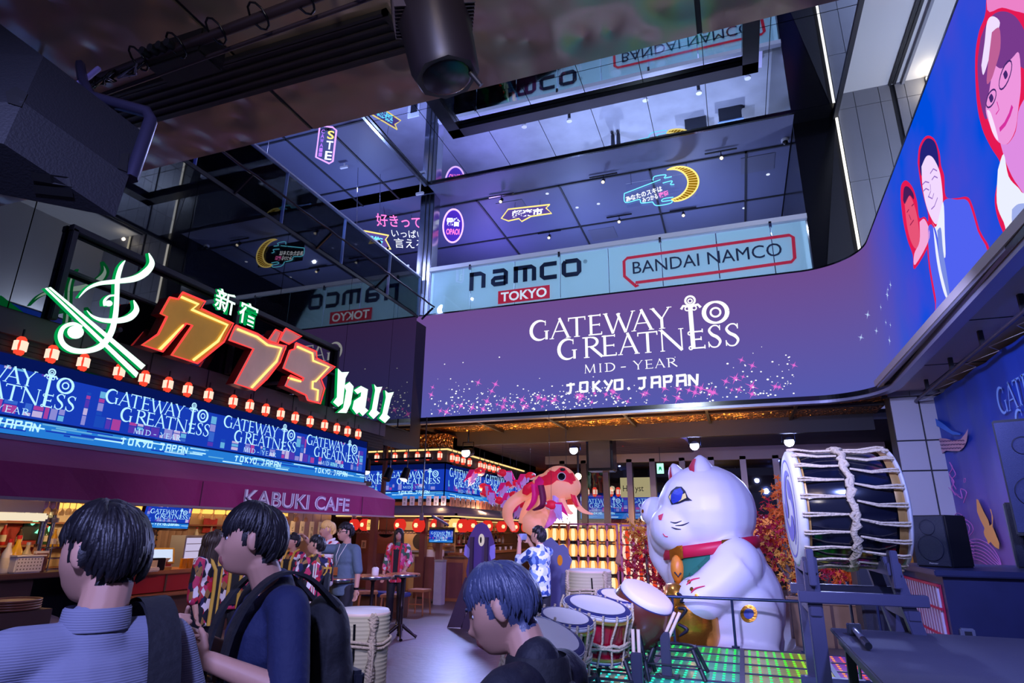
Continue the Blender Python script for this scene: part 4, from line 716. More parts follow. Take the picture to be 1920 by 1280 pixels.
# round red-and-white lanterns under the eave, scalloped fringe
m_bigr = E('big_lantern_red', (238, 50, 40), .85); m_bigw = E('big_lantern_white', (255, 226, 170), 1.3); m_bigy = E('big_lantern_yellow', (255, 200, 110), 1.1)
BL = None
def round_lantern(label, loc, sc=1, rz=0, m=None, wide=False):
    t = thing('round_lantern', label, 'lantern', loc, rz, 'round lanterns under the eave'); r = .16*sc
    mb = MB().lathe([(r*.45, -r), (r*.8, -r*.75), (r, -r*.2), (r, r*.2), (r*.8, r*.75), (r*.45, r)], m or m_bigr, 16); mb.build('shade', t)
    for k in range(5): z = (-.6+k*.3)*r; q = math.sqrt(max(.1, 1-(z/r)**2))*r; MB().lathe([(q*1.01, z-.004), (q*1.02, z), (q*1.01, z+.004)], m_wood, 16, cap=False).build('rib', t) if sc > 1.3 else None
    MB().ball((0, -r*.45, 0), (r*.62, r*.62, r*.6), m_bigw, 12).build('lit_patch', t); MB().cyl((0, 0, r), (0, 0, r+.03), r*.4, m_dark, n=10).build('cap', t); MB().cyl((0, 0, r+.03), (0, 0, 1.98-loc[2]), .006, m_dark, n=5).build('cord', t); MB().cyl((0, 0, -r-.03), (0, 0, -r), r*.4, m_dark, n=10).build('base', t)
    return t
for i, (px, s_) in enumerate(((664, .9), (684, .95), (750, 1), (785, 1.05), (818, 1), (868, 1.0))): p = P(px, 985, 'y', 14.6); round_lantern('red round lantern with white face, %s from left along the bar eave' % ORD[i], (p.x, 14.6, 1.78), s_)
for i, y in enumerate((16.4, 17.6, 18.8, 20.0, 21.2)): round_lantern('red round lantern, %s nearest along the side eave behind the dark standee' % ORD[i], (EX-.25, y, 1.8), 1.05, .7)
round_lantern('cream round lantern beside the hanging television', (P(853, 985, 'y', 15.2).x, 15.2, 1.8), 1.1, .4, m_bigy)
for i, px in enumerate((695, 703)): p = P(px, 986, 'y', 14.5); t = thing('yellow_paper_lantern', ('left', 'right')[i]+' of two yellow box lanterns at the awning corner', 'lantern', (p.x, 14.5, 1.78)); MB().lathe([(.09, -.13), (.1, -.1), (.1, .1), (.09, .13)], m_bigy, 12).build('shade', t); mb = MB(); text(mb, Fr((-.05, -.104, -.05), (1, 0, 0), (0, 0, 1)), '酒', 0, 0, .1, .1, m_ink, 0); mb.build('mark', t)
t = thing('scalloped_fringe', 'scalloped pale fringe hanging under the bar eave', 'fringe', (-8.6, FY-.35, 1.6)); mb = MB()
for k in range(44): mb.tube([(-11.2+k*.1+.05*math.cos(a*PI/6)-.0, FY-.35, 1.62-.05*math.sin(a*PI/6)) for a in range(7)], .012, M('fringe_paint', (150, 120, 130), .6), 5)
mb.box((-11.3, FY-.36, 1.62), (-6.8, FY-.33, 1.66), m_wood); wp(mb.build('fringe'), t)
# posts, stub column, walls and shelves of the bar
for i, (px, y, lab) in enumerate(((697, 14.4, 'red-brown timber post beside the grey shirted man'), (792, 15.0, 'dark timber post right of the happi-coat man'), (822, 14.2, 'timber post rising from the white concrete stub'))):
    p = P(px, 1050, 'y', y); t = thing('timber_post', lab, 'post', (p.x, y, .0)); MB().bbox((0, 0, 1.0), (.16 if i < 2 else .12, .16, 2.0), m_plank, .01).build('post', t); MB().bbox((0, 0, .02), (.2, .2, .04), m_dark).build('foot', t)
p = P(824, 1100, 'y', 13.95); t = thing('concrete_stub', 'pale concrete stub column in front of the timber post', 'column', (p.x, 13.95, 0)); MB().bbox((0, 0, .48), (.22, .2, .96), M('pale_cement', (150, 146, 160), .8, var=(6, .2)), .01).build('column', t); MB().bbox((0, 0, .97), (.24, .22, .05), m_trim).build('cap', t)
struct(MB().box((-11.2, 16.9, 0), (-7.9, 17.0, 3), m_plank).box((-8.3, 17, 0), (-8.2, 26, 3), M('bar_back', (150, 110, 84), .6, var=(2, .3))).build('wall_back'))
t = thing('bar_cabinet', 'red-brown bar cabinet at the open corner of the bar', 'cabinet', (P(845, 1100, 'y', 14.6).x, 14.7, 0)); MB().bbox((.05, .2, .5), (.55, .5, 1.0), m_wood2).build('body', t); MB().box((-.19, -.06, .08), (.29, -.045, .9), m_plank).build('door', t); MB().box((-.25, -.1, 1.0), (.35, .5, 1.04), m_wood).build('top', t)
t = thing('bar_counter', 'wooden bar counter running back under the bottle shelves', 'counter', (-7.3, 17.5, 0)); wp(MB().bbox((-7.2, 18.4, 1.06), (.5, 5.6, .06), m_wood2).build('worktop'), t); wp(MB().box((-7.2, 15.7, 0), (-7.05, 21.2, 1.03), m_wood).build('front'), t)
t = thing('bottle_shelf', 'lit shelves of bottles on the back wall of the corner bar', 'shelf', (-8.1, 18, 1.2))
for z in (1.25, 1.62): wp(MB().box((-8.2, 15.9, z-.03), (-7.85, 22, z), m_wood2).build('board'), t)
wp(MB().box((-8.2, 15.9, 1.95), (-7.9, 22, 1.98), m_warmled).build('shelf_light'), t)
pal = (m_amb, m_grn, m_brn, m_clr, m_black, m_redc, m_wp)
for r_i, z in enumerate((1.252, 1.622)):
    for k in range(16): bottle('bar_bottle', '%s bottle from the left on the %s bar shelf' % (ORD[k].capitalize(), ('lower', 'upper')[r_i]), 'bottles on the bar shelves', (-7.98, 16.1+k*.34, z), pal[(k*3+r_i) % 7], pal[(k+4) % 7], .28+.03*(k % 3), .042)
for k in range(9): t = thing('white_cup', '%s white cup from the left on the corner bar worktop' % ORD[k].capitalize(), 'cup', (-7.2, 15.9+k*.5, 1.09), 0, 'cups on the bar worktop'); MB().lathe([(.03, 0), (.045, .1), (.042, .1), (.028, .01)], m_wp, 12).build('cup', t); MB().tube([(0, .04, .03), (0, .07, .05), (0, .04, .08)], .006, m_wp, 5).build('handle', t)
a = P(806, 992, 'y', 13.4); b = P(850, 992, 'y', 13.4); c = P(849, 1018, 'y', 13.4); d = P(806, 1016, 'y', 13.4); t = thing('hanging_television', 'small hanging television with blue title in front of the bar', 'television', (a+b+c+d)/4); w_ = b.x-a.x; h_ = a.z-d.z
mb = MB(); strip(mb, Fr((a.x, 13.39, d.z), (1, 0, 0), (0, 0, 1)), w_, h_, 31, [(w_*.08, w_*.84)], .2, .1); wp(mb.build('display'), t); wp(MB().box((a.x-.02, 13.4, d.z-.02), (b.x+.02, 13.45, a.z+.05), m_black).build('bezel'), t); wp(MB().bbox(((a.x+b.x)/2-.1, 13.44, a.z+.16), (.5, .05, .05), m_roof, .01, Matrix.Translation(((a.x+b.x)/2, 13.44, a.z+.1)) @ Matrix.Rotation(.45, 4, 'Y') @ Matrix.Translation((-(a.x+b.x)/2, -13.44, -a.z-.1))).box((a.x-.3, 13.42, a.z+.2), (a.x-.22, 13.47, 2.05), m_roof).box((a.x-.27, 13.43, 2.05), (a.x-.25, 13.46, 4.36), m_dark).build('arm'), t)
p = P(776, 1060, 'y', 16.8); poster2 = lambda px, py, y, w, h, m, lab, txt='酒': None
for i, (px, py, y) in enumerate(((725, 1046, 14.9), (772, 1046, 14.9), (682, 1020, 14.9), (664, 970, 14.9))):
    p = P(px, py, 'y', y); t = thing('paper_notice', 'small pale paper notice, %s from left on the bar panels' % ORD[(2, 3, 1, 0)[i]], 'notice', (p.x, y, p.z)); MB().box((-.07, -.008, -.1), (.07, .008, .1), M('pink_paper', (206, 170, 176), .7)).build('sheet', t); mb = MB(); text(mb, Fr((-.045, -.011, -.07), (1, 0, 0), (0, 0, 1)), '御品書肴'[i], 0, 0, .09, .13, m_ink, 0); mb.build('writing', t)
struct(MB().box((-9.4, 15.0, 0), (-8.35, 15.06, 1.05), m_plank).box((-8.1, 15.0, 0), (-7.55, 15.06, 1.0), m_plank).build('trim_2'))
t = thing('dish_cabinet', 'pale glazed dish cabinet glowing behind the happi-coat man', 'cabinet', (-8.6, 16.5, 0)); MB().box((-1.2, 0, 1.05), (.8, .3, 1.1), m_trim).build('shelf', t); MB().box((-1.2, .3, 0), (.8, .35, 1.9), M('lit_plaster', (206, 170, 120), .6)).build('back_panel', t); MB().lathe([(.2, 0), (.23, .03), (.23, .06)], m_steel, 20, Matrix.Translation((-.2, .1, 1.35)) @ Matrix.Rotation(PI/2, 4, 'X')).build('pan', t)
# bar tables and stools
m_top = M('varnished_top', (196, 116, 66), .22, spec=.7); m_iron = M('cast_iron', (38, 30, 32), .4, .6)
def bar_table(label, x, y, h, r, ornate):
    t = thing('bar_table', label, 'table', (x, y, 0), 0, 'round bar tables'); MB().lathe([(r-.015, h-.05), (r, h-.04), (r, h-.008), (r-.01, h)], m_top, 28).build('tabletop', t); MB().lathe([(r+.002, h-.045), (r+.006, h-.025), (r+.002, h-.006)], m_steel, 28, cap=False).build('edge_band', t)
    MB().lathe([(.05, .12), (.035, .2), (.028, h*.45), (.04, h*.47), (.028, h*.5), (.026, h-.1), (.08, h-.05)], m_iron, 14).build('column', t)
    for k in range(4): a = k*PI/2+.6; q = V((math.cos(a), math.sin(a), 0)); MB().tube([q*.03+V((0, 0, .2)), q*.12+V((0, 0, .13)), q*.22+V((0, 0, .05)), q*.27+V((0, 0, .02))], [.03, .03, .022, .028], m_iron, 8).build('foot', t)
    return t
bar_table('tall round bar table with ornate iron foot beside the happi-coat man', -5.3, 9.45, .98, .28, 1)
bar_table('round bar table in front of the grey shirted man', *P(636, 1083, 'z', 1.03).to_tuple()[:2], 1.03, .24, 0)
bar_table('round bar table with white cup behind the grey shirted man', *P(700, 1078, 'z', .98).to_tuple()[:2], .98, .33, 0)
q = P(703, 1078, 'z', .98); t = thing('condiment_pot', 'white ceramic pot with spout standing on the bar table', 'pot', (q.x, q.y, .98)); MB().lathe([(.05, 0), (.055, .01), (.055, .1), (.03, .12)], m_wp, 14).build('pot', t); MB().cyl((0, 0, .12), (0, 0, .17), .012, m_brn, n=8).build('spout', t)
q = P(672, 1077, 'z', .99); t = thing('beer_glass', 'small amber beer glass on the bar table by the grey shirt', 'glass', (q.x, q.y, .98)); MB().lathe([(.03, 0), (.036, .1)], M('beer', (214, 150, 40), .15), 12).build('glass', t); MB().lathe([(.036, .1), (.037, .12)], m_wp, 12).build('foam', t)
def stool(label, x, y, rz=0):
    t = thing('wooden_stool', label, 'stool', (x, y, 0), rz, 'wooden bar stools'); MB().bbox((0, 0, .47), (.38, .36, .05), m_wood2).build('seat', t)
    for a in (-1, 1):
        for b in (-1, 1): MB().cyl((a*.15, b*.14, .45), (a*.18, b*.17, 0), .018, m_wood2, n=8).build('leg', t)
    MB().box((-.16, -.165, .2), (.16, -.145, .225), m_wood2).build('stretcher', t)
for i, (px, py, lab) in enumerate(((787, 1118, 'square wooden stool right of the tall ornate bar table'), (735, 1128, 'square wooden stool behind the tall ornate bar table'), (690, 1122, 'square wooden stool under the table with the white cup'))): q = P(px, py, 'z', 0.02); q = P(px, py-12, 'z', .47); stool(lab, q.x, q.y, .3*i)
t = thing('padded_bench', 'dark bench with blue lit cushion behind the grey shirted man', 'bench', (-7.2, 11.6, 0)); MB().bbox((0, 0, .42), (1.6, .4, .08), M('blue_vinyl', (40, 60, 130), .3), .03).build('cushion', t); MB().box((-.75, -.16, 0), (.75, .16, .38), m_wood).build('base', t)
t = thing('happi_rack', 'clothes and bags hanging beside the white lockers of the bar', 'rack', (P(770, 1100, 'y', 15.8).x, 15.8, 0)); MB().bbox((.55, .2, .7), (.5, .3, .9), m_wp, .01).build('locker', t); MB().ball((.75, .0, 1.32), (.16, .12, .22), M('kraft_bag', (150, 104, 84), .8), 12).build('bag', t); MB().box((.2, 0, 1.5), (1.0, .04, 1.54), m_wood).build('rail', t)
t = thing('black_pan', 'black round pan hanging under the bar eave', 'pan', (P(722, 1000, 'y', 14.7).x, 14.75, 1.52)); MB().lathe([(.05, -.06), (.15, -.03), (.2, .03)], m_black, 18).build('bowl', t); MB().cyl((0, 0, .03), (0, 0, .45), .01, m_black, n=6).build('hook', t)
# ================================================================ STAGE
from mathutils.bvhtree import BVHTree
def remesh(name, mb, vox, mats, parent=None, loc=(0, 0, 0), rz=0, smooth_it=4, matfn=None, world=None):
    """fuse closed overlapping shapes into one continuous skin"""
    o = mb.build(name); fixn(o); m = o.modifiers.new('r', 'REMESH'); m.mode = 'VOXEL'; m.voxel_size = vox
    s = o.modifiers.new('s', 'SMOOTH'); s.iterations = smooth_it; s.factor = .5
    dg = bpy.context.evaluated_depsgraph_get(); me = bpy.data.meshes.new_from_object(o.evaluated_get(dg)); old = o.data; o.modifiers.clear(); o.data = me; me.name = name; bpy.data.meshes.remove(old)
    me.materials.clear()
    for x in mats: me.materials.append(x)
    n = len(me.polygons); me.polygons.foreach_set('use_smooth', [True]*n)
    me.polygons.foreach_set('material_index', [matfn(p.center) if matfn else 0 for p in me.polygons]); me.update()
    o.parent = parent; o.location = loc; o.rotation_euler = (0, 0, rz); return o
def bvh_world(o, par):
    mw = Matrix.LocRotScale(par.location, par.rotation_euler, None); vs = [mw @ v.co for v in o.data.vertices]; return BVHTree.FromPolygons(vs, [tuple(p.vertices) for p in o.data.polygons])
def castp(bvh, px, py, lift):
    d = ray(px, py).normalized(); h = bvh.ray_cast(V((0, 0, CH)), d)
    return h[0]-d*lift if h[0] else None
def stick(name, bvh, pts, m, par, lift=.012, sub=3):
    """marking that follows the surface under a traced outline"""
    bm = bmesh.new(); vs = [bm.verts.new((x, y, 0)) for x, y in pts]; f = bm.faces.new(vs); bmesh.ops.triangulate(bm, faces=[f])
    for _ in range(sub): bmesh.ops.subdivide_edges(bm, edges=[e for e in bm.edges if e.calc_length() > 9], cuts=1); bmesh.ops.triangulate(bm, faces=bm.faces[:])
    bm.verts.index_update(); pos = []; last = None
    for v in bm.verts: p = castp(bvh, v.co.x, v.co.y, lift); pos.append(p)
    ok = [p for p in pos if p]; fs = [[v.index for v in f.verts] for f in bm.faces if all(pos[v.index] for v in f.verts)]
    mb = MB().add([p if p else ok[0] for p in pos], fs, m); bm.free(); return wp(mb.build(name), par)
def line(name, bvh, pts, r, m, par, lift=.008):
    p, q = smooth(pts, r, 5); q3 = [(castp(bvh, x, y, lift), w) for (x, y), w in zip(p, q)]; q3 = [a for a in q3 if a[0]]
    return wp(MB().tube([a[0] for a in q3], [a[1] for a in q3], m, 6).build(name), par)
# ---- LED floor of the stage
m_fr = M('stage_frame', (64, 62, 84), .4, .4); m_gls = M('stage_glass', (44, 56, 74), .12, spec=.8)
t = thing('led_stage_floor', 'raised glass stage floor with rows of coloured light dots', 'floor', (0, 7, 0))
SX0, SX1, SY0, SY1, SZ = -2.0, 1.75, 4.6, 9.15, .25
wp(MB().box((SX0, SY0, .0), (SX1, SY1, SZ-.012), m_gls).build('deck'), t)
import colorsys
nx, ny = 4, 9
for i in range(nx):
    for k in range(ny):
        x0 = SX0+(SX1-SX0)*i/nx; y0 = SY0+(SY1-SY0)*k/ny; x1 = x0+(SX1-SX0)/nx; y1 = y0+(SY1-SY0)/ny; cx = (x0+x1)/2; cy = (y0+y1)/2
        mb = MB()
        for a in range(9):
            for b in range(4):
                u = x0+.085+a*.096; v = y0+.075+b*.115; tt = (u-SX0)/(SX1-SX0)
                hue = max(0, .50-.10*tt-.04*(v-7)) if tt < .58 else (.40-(tt-.58)*1.55 if tt < .84 else (1.0-(tt-.84)*1.6)); hue = (hue+(.18 if v < 6.4 and tt > .6 else 0)) % 1
                hq = round(hue*24)/24; c = colorsys.hsv_to_rgb(hq, .8, 1); m = E('stage_dot_%d' % round(hq*24), tuple(int(255*z) for z in c), 1.3); g = E('stage_dot_glow_%d' % round(hq*24), tuple(int(110*z) for z in colorsys.hsv_to_rgb(hq, .8, 1)), .6)
                mb.add([(u-.014, v-.024, SZ-.004), (u+.014, v-.024, SZ-.004), (u+.014, v+.024, SZ-.004), (u-.014, v+.024, SZ-.004)], [(0, 1, 2, 3)], m)
        wp(mb.build('light_tile'), t)
        pm = MB().box((x0, y0, SZ-.014), (x1, y1, SZ-.008), M('tile_lens_%d' % round(hq*24), tuple(int(40+130*z) for z in c), .2, emit=.12)); wp(pm.build('lens'), t)
mb = MB()
for i in range(nx+1): x = SX0+(SX1-SX0)*i/nx; mb.box((x-.025, SY0, SZ-.02), (x+.025, SY1, SZ+.004), m_fr)
for k in range(ny+1): y = SY0+(SY1-SY0)*k/ny; mb.box((SX0, y-.02, SZ-.02), (SX1, y+.02, SZ+.003), m_fr)
wp(mb.build('frame'), t)
# ---- rail along the back of the stage
t = thing('stage_rail', 'dark blue steel rail along the back edge of the lit stage', 'rail', (0, 9.2, .25)); m_rail = M('blue_steel', (46, 58, 96), .3, .5)
wp(MB().cyl((-1.12, 9.2, .83), (2.6, 9.2, .86), .02, m_rail).build('top_rail'), t)
for x in (-.97, -.2, .62, 1.5, 2.4): wp(MB().cyl((x, 9.2, .0), (x, 9.2, .84), .017, m_rail).cyl((x, 9.2, .25), (x, 9.2, .27), .05, m_rail).build('post'), t)
# ---- inflatable beckoning cat
m_cat = M('inflatable_white', (226, 226, 240), .42, bump=(1.2, .1)); m_cr = M('cat_red', (206, 24, 66), .45); m_cb = M('cat_blue', (36, 60, 170), .4); m_cy = M('cat_pale_yellow', (240, 226, 140), .5); m_cblk = M('cat_line', (22, 24, 40), .5); m_cg = M('cat_green', (36, 120, 96), .55); m_cgold = M('inflatable_gold', (206, 140, 50), .22, .85, bump=(4, .6)); m_cor = M('cat_orange', (226, 140, 44), .4)
CATY = 10.5
def cp(px, py, dy=0): p = P(px, py, 'y', CATY); return V((p.x, CATY+dy, p.z))
t = thing('inflatable_cat', 'giant white inflatable beckoning cat with red collar and raised paw', 'inflatable', (-.1, CATY, 0))
k = .0082
mb = MB(); B = lambda px, py, dy, rx, ry, rz_, rot=None: mb.ball(cp(px, py, dy), (rx*k, ry*k, rz_*k), m_cat, 20, rot)
B(1324, 958, 0, 93, 90, 89); B(1275, 990, -.28, 55, 48, 46); B(1262, 990, .22, 50, 48, 44); B(1255, 1005, 0, 40, 45, 40)
B(1345, 1075, 0, 92, 84, 100); B(1375, 1130, 0, 90, 92, 105); B(1378, 1195, 0, 84, 86, 70); B(1345, 1040, 0, 78, 72, 60)
# near arm resting on the gold drum, its paw
mb.cyl(cp(1382, 1060, -.55), cp(1330, 1108, -.78), 44*k, m_cat, 36*k, 20); B(1380, 1055, -.5, 46, 42, 48); B(1318, 1112, -.8, 42, 34, 38)
# raised far arm
mb.cyl(cp(1226, 985, .34), cp(1240, 1040, .36), 22*k, m_cat, 30*k, 18).cyl(cp(1240, 1040, .36), cp(1290, 1085, .25), 32*k, m_cat, 44*k, 18); B(1224, 958, .32, 31, 27, 31); B(1240, 1040, .36, 30, 30, 30)
B(1412, 1158, -.52, 46, 34, 66); B(1400, 1214, -.7, 62, 46, 20); B(1290, 1205, -.45, 40, 34, 22)
cat = remesh('body', mb, .035, [m_cat], None, smooth_it=8); wp(cat, t); bv = BVHTree.FromPolygons([v.co for v in cat.data.vertices], [tuple(p.vertices) for p in cat.data.polygons])
for nm, tip, a, b, dy in (('ear', (1313, 856), (1293, 908), (1346, 906), -.2), ('ear', (1258, 866), (1256, 908), (1288, 896), .28)):
    T_, A_, B_ = cp(*tip, dy), cp(*a, dy), cp(*b, dy); c = (A_+B_)/2; e = MB(); N = 14; w_ = (B_-A_)/2; d_ = V((.0, .26, 0)); prof = [(1, -.06), (.96, .25), (.78, .6), (.45, .88), (.12, 1.0)]
    vs = [c+(w_*math.cos(2*PI*j/N)+d_*math.sin(2*PI*j/N))*r+(T_-c)*h for r, h in prof for j in range(N)]; e.add(vs, [(i*N+j, i*N+(j+1) % N, (i+1)*N+(j+1) % N, (i+1)*N+j) for i in range(4) for j in range(N)]+[tuple(range(4*N, 5*N))], m_cat, True); eo = wp(e.build(nm), t)
    q = [c+(w_*math.cos(aa)*1.03+d_*math.sin(aa)*1.03)*r+(T_-c)*h+V((-.012, -.012, 0)) for r, h in ((1, .0), (.96, .25), (.78, .6), (.45, .86)) for aa in (PI*.80, PI*1.0, PI*1.2, PI*1.36)]; wp(MB().add(q, [(i*4+j, i*4+j+1, i*4+j+5, i*4+j+4) for i in range(3) for j in range(3)], m_cr, True).build('ear_lining'), t)
stick('eye', bv, [(1253, 931), (1258, 920), (1268, 912), (1278, 912), (1285, 920), (1290, 932), (1298, 938), (1285, 939), (1272, 944), (1259, 946)], m_cblk, t, .012); stick('eye_iris', bv, [(1257, 930), (1264, 918), (1276, 914), (1281, 922), (1276, 938), (1262, 944), (1259, 940)], m_cb, t, .022); stick('eye_corner', bv, [(1280, 926), (1285, 924), (1287, 933), (1271, 941), (1277, 936)], m_cy, t, .024); stick('eye_corner', bv, [(1254, 931), (1258, 925), (1257, 938)], m_cy, t, .024)
stick('nose', bv, [(1234, 966), (1238, 972), (1244, 962), (1240, 975), (1235, 974)], m_cr, t, .02, 1)
line('mouth', bv, [(1243, 1000), (1247, 1005), (1252, 1006)], [.008]*3, m_cr, t)
for pts in ([(1257, 978), (1267, 980), (1278, 976)], [(1266, 985), (1280, 984), (1292, 979)], [(1259, 988), (1267, 991), (1277, 992)]): line('whisker', bv, pts, [.004, .012, .004], m_cblk, t)
# collar with gold plates, bell, bib
ct = cp(1332, 1024); ring = [(ct+V((math.cos(a*PI/24)*.70, math.sin(a*PI/24)*.66, 0))).xyz for a in range(48)]
for p in ring: p.z = ct.z+(p.x-ct.x)*.16-.02
mb = MB(); N = 48; vs = [p+V((0, 0, z))+((p-ct)*V((1, 1, 0))).normalized()*o_ for p in ring for z, o_ in ((-.085, 0), (-.085, .03), (.085, .03), (.085, 0))]
mb.add(vs, [(i*4+j, ((i+1) % N)*4+j, ((i+1) % N)*4+(j+1) % 4, i*4+(j+1) % 4) for i in range(N) for j in range(4)], m_cr, True); col = wp(mb.build('collar'), t)
for i0 in (29, 38, 20): wp(MB().add([vs[((i0+a) % 48)*4+j]*1+((ring[(i0+a) % 48]-ct)*V((1, 1, 0))).normalized()*.012+V((0, 0, .01 if j == 2 else -.01)) for a in range(4) for j in (1, 2)], [(2*a, 2*a+2, 2*a+3, 2*a+1) for a in range(3)], m_cgold, True).build('collar_plate'), t)
stick('bib', bv, [(1262, 1040), (1300, 1036), (1332, 1030), (1331, 1048), (1310, 1068), (1290, 1085), (1264, 1092)], m_cg, t, .02)
b_ = castp(bv, 1270, 1066, .07) or cp(1270, 1066, -.7); wp(MB().ball(b_, (.1, .13, .2), m_cor, 18).build('bell'), t); wp(MB().tube([b_+V((-.03, -.14, -.04)), b_+V((.02, -.15, -.1)), b_+V((.06, -.12, -.05))], .012, m_cblk, 6).build('bell_slot'), t)
for pts in ([(1287, 1096), (1297, 1087), (1312, 1083)], [(1296, 1111), (1304, 1103), (1322, 1098)]): line('paw_line', bv, pts, [.008, .014, .006], m_cr, t)
for c in ((1292, 1090), (1297, 1104), (1306, 1116)): stick('paw_pad', bv, [(c[0]+4*math.cos(a), c[1]+4.5*math.sin(a)) for a in (0, 1, 2, 3, 4, 5)], m_cgold, t, .014, 1)
for c in ((1203, 950), (1205, 958)): stick('paw_pad', bv, [(c[0]+2.2*math.cos(a), c[1]+4*math.sin(a)) for a in (0, 1, 2, 3, 4, 5)], m_cgold, t, .014, 1)
for r, m, l in ((16, m_cgold, .012), (9.5, m_cb, .02)): stick('leg_spot', bv, [(1404+r*math.cos(a*PI/9), 1150+r*1.05*math.sin(a*PI/9)) for a in range(18)], m, t, l, 1)
g0_ = cp(1300, 1150, -.62); mb = MB().lathe([(.1, -.52), (.32, -.5), (.4, -.2), (.4, .2), (.32, .46), (.1, .5)], m_cgold, 26, Matrix.Translation(g0_)); go = wp(mb.build('gold_drum'), t)
gb = BVHTree.FromPolygons([v.co for v in go.data.vertices], [tuple(p.vertices) for p in go.data.polygons])
for pts in ([(1270, 1112), (1282, 1120), (1276, 1128), (1290, 1128)], [(1272, 1140), (1286, 1143), (1270, 1165)], [(1272, 1170), (1288, 1180), (1274, 1192)]): line('ink_stroke', gb, pts, [.02, .028, .012]+[.01]*(len(pts)-3), m_cblk, t)
# ---------------------------------------------------------------- drums
m_skin = M('drum_skin', (204, 200, 196), .6, var=(5, .05)); m_rope = M('cream_rope', (196, 178, 148), .85, bump=(60, .8)); m_blk = M('black_lacquer', (14, 16, 30), .12, spec=.9); m_rl = M('red_lacquer_drum', (150, 10, 40), .18, spec=.8); m_stitch = M('drum_stitch', (34, 40, 96), .6)
def rope_drum(name, label, c, r, h, shell, tilt, nrope=14, grp=None):
    t = thing(name, label, 'drum', c, 0, grp); t.rotation_euler = tilt
    MB().lathe([(r*.9, -h), (r*.93, -h+.02), (r*.93, -.02), (r*.9, 0)], shell, 32).build('shell', t)
    for z, s in ((-.012, 1), (-h+.012, -1)):
        MB().lathe([(r*.86, z+.02*s), (r*.98, z+.012*s), (r*1.02, z-.012*s), (r*.98, z-.03*s)], m_skin, 32).build('head', t)
        MB().lathe([(r*.8, z+.022*s), (r*.93, z+.02*s), (r*1.0, z+.006*s)] if s > 0 else [(r*1.0, z), (r*1.01, z-.01)], m_stitch, 32, cap=False).build('stitched_edge', t)
        if s > 0: MB().lathe([(.001, z+.026), (r*.8, z+.0255)], m_skin, 32, cap=False).build('playing_skin', t)
        MB().lathe([(r*1.03, z-.02*s), (r*1.05, z-.035*s), (r*1.03, z-.05*s)], M('gold_band', (200, 160, 80), .3, .7), 32, cap=False).build('hoop', t)
    for i in range(nrope):
        a = 2*PI*i/nrope; b = a+PI/nrope*(1 if i % 2 else -1)*.35
        MB().tube([(math.cos(a)*r*1.03, math.sin(a)*r*1.03, .02), (math.cos(a)*r*1.06, math.sin(a)*r*1.06, -.03), (math.cos(b)*r*.99, math.sin(b)*r*.99, -h*.5), (math.cos(a)*r*1.06, math.sin(a)*r*1.06, -h+.03), (math.cos(a)*r*1.03, math.sin(a)*r*1.03, -h-.015)], .011, m_rope, 6).build('rope', t)
    MB().tube([(math.cos(2*PI*i/32)*r*1.02, math.sin(2*PI*i/32)*r*1.02, -h*.6+.012*math.sin(i*2.3)) for i in range(32)], .016, m_rope, 6, True).tube([(math.cos(2*PI*i/32)*r*1.03, math.sin(2*PI*i/32)*r*1.03, -h*.66+.012*math.sin(i*1.7)) for i in range(32)], .014, m_rope, 6, True).build('rope_belt', t)
    return t
TL = (math.radians(8), math.radians(11), 0)
rope_drum('rope_drum', 'black rope-tied drum with white skin beside the bowed man with blue-lit hair', (-1.47, 5.45, .97), .245, .44, m_blk, TL)
rope_drum('rope_drum', 'wide red rope-tied drum with white skin and cream cords', (-1.38, 6.3, .98), .335, .42, m_rl, TL, 16)
rope_drum('rope_drum', 'dark rope-tied drum half hidden behind the wide red drum', (-1.3, 7.1, 1.0), .26, .3, m_blk, TL)
rope_drum('rope_drum', 'white-skinned drum partly hidden behind the bowed man with blue-lit hair', (-1.36, 4.6, .95), .27, .4, M('drum_amber', (130, 60, 30), .25), (math.radians(10), math.radians(22), 0))
m_kh = M('barrel_drum_wood', (84, 40, 32), .2, spec=.7)
t = thing('barrel_drum', 'dark wooden barrel drum tilted right with dark zigzag stitching', 'drum', (-1.02, 7.2, 1.02)); t.rotation_euler = (math.radians(12), math.radians(27), 0)
MB().lathe([(.27, -.5), (.33, -.36), (.345, -.22), (.31, -.07), (.275, 0)], m_kh, 32).build('shell', t); MB().lathe([(.001, .03), (.25, .028), (.285, .01), (.295, -.04), (.29, -.1), (.3, -.13)], m_skin, 32, cap=False).build('head', t); MB().lathe([(.297, -.035), (.299, -.05), (.297, -.065)], m_stitch, 32, cap=False).build('stitching', t); MB().tube([(.345, 0, -.2), (.4, 0, -.24), (.345, 0, -.28)], .014, m_steel, 6).build('handle', t)
def trestle(label, c, w_, h_):
    t = thing('drum_stand', label, 'stand', (c[0], c[1], .25), 0, 'folding drum stands')
    for a in (-1, 1):
        for b in (-1, 1): MB().cyl((a*w_*.4, b*.14, h_), (a*w_*.62, b*.24, 0), .022, m_dark, n=8).build('leg', t)
    MB().box((-w_*.55, -.24, h_*.45), (w_*.55, -.2, h_*.5), m_dark).box((-w_*.55, .2, h_*.45), (w_*.55, .24, h_*.5), m_dark).build('brace', t); MB().tube([(math.cos(i*PI/10)*w_*.45, math.sin(i*PI/10)*.2, h_) for i in range(20)], .018, m_dark, 6, True).build('cradle', t)
trestle('dark stand under the black rope drum', (-1.43, 5.5), .4, .27); trestle('dark stand under the wide red drum', (-1.34, 6.36), .55, .28); trestle('dark stand under the half hidden dark drum', (-1.26, 7.1), .42, .4); trestle('dark stand under the tilted barrel drum', (-.78, 7.3), .5, .26); trestle('dark stand under the drum behind the bowed man with blue-lit hair', (-1.25, 4.65), .4, .3)
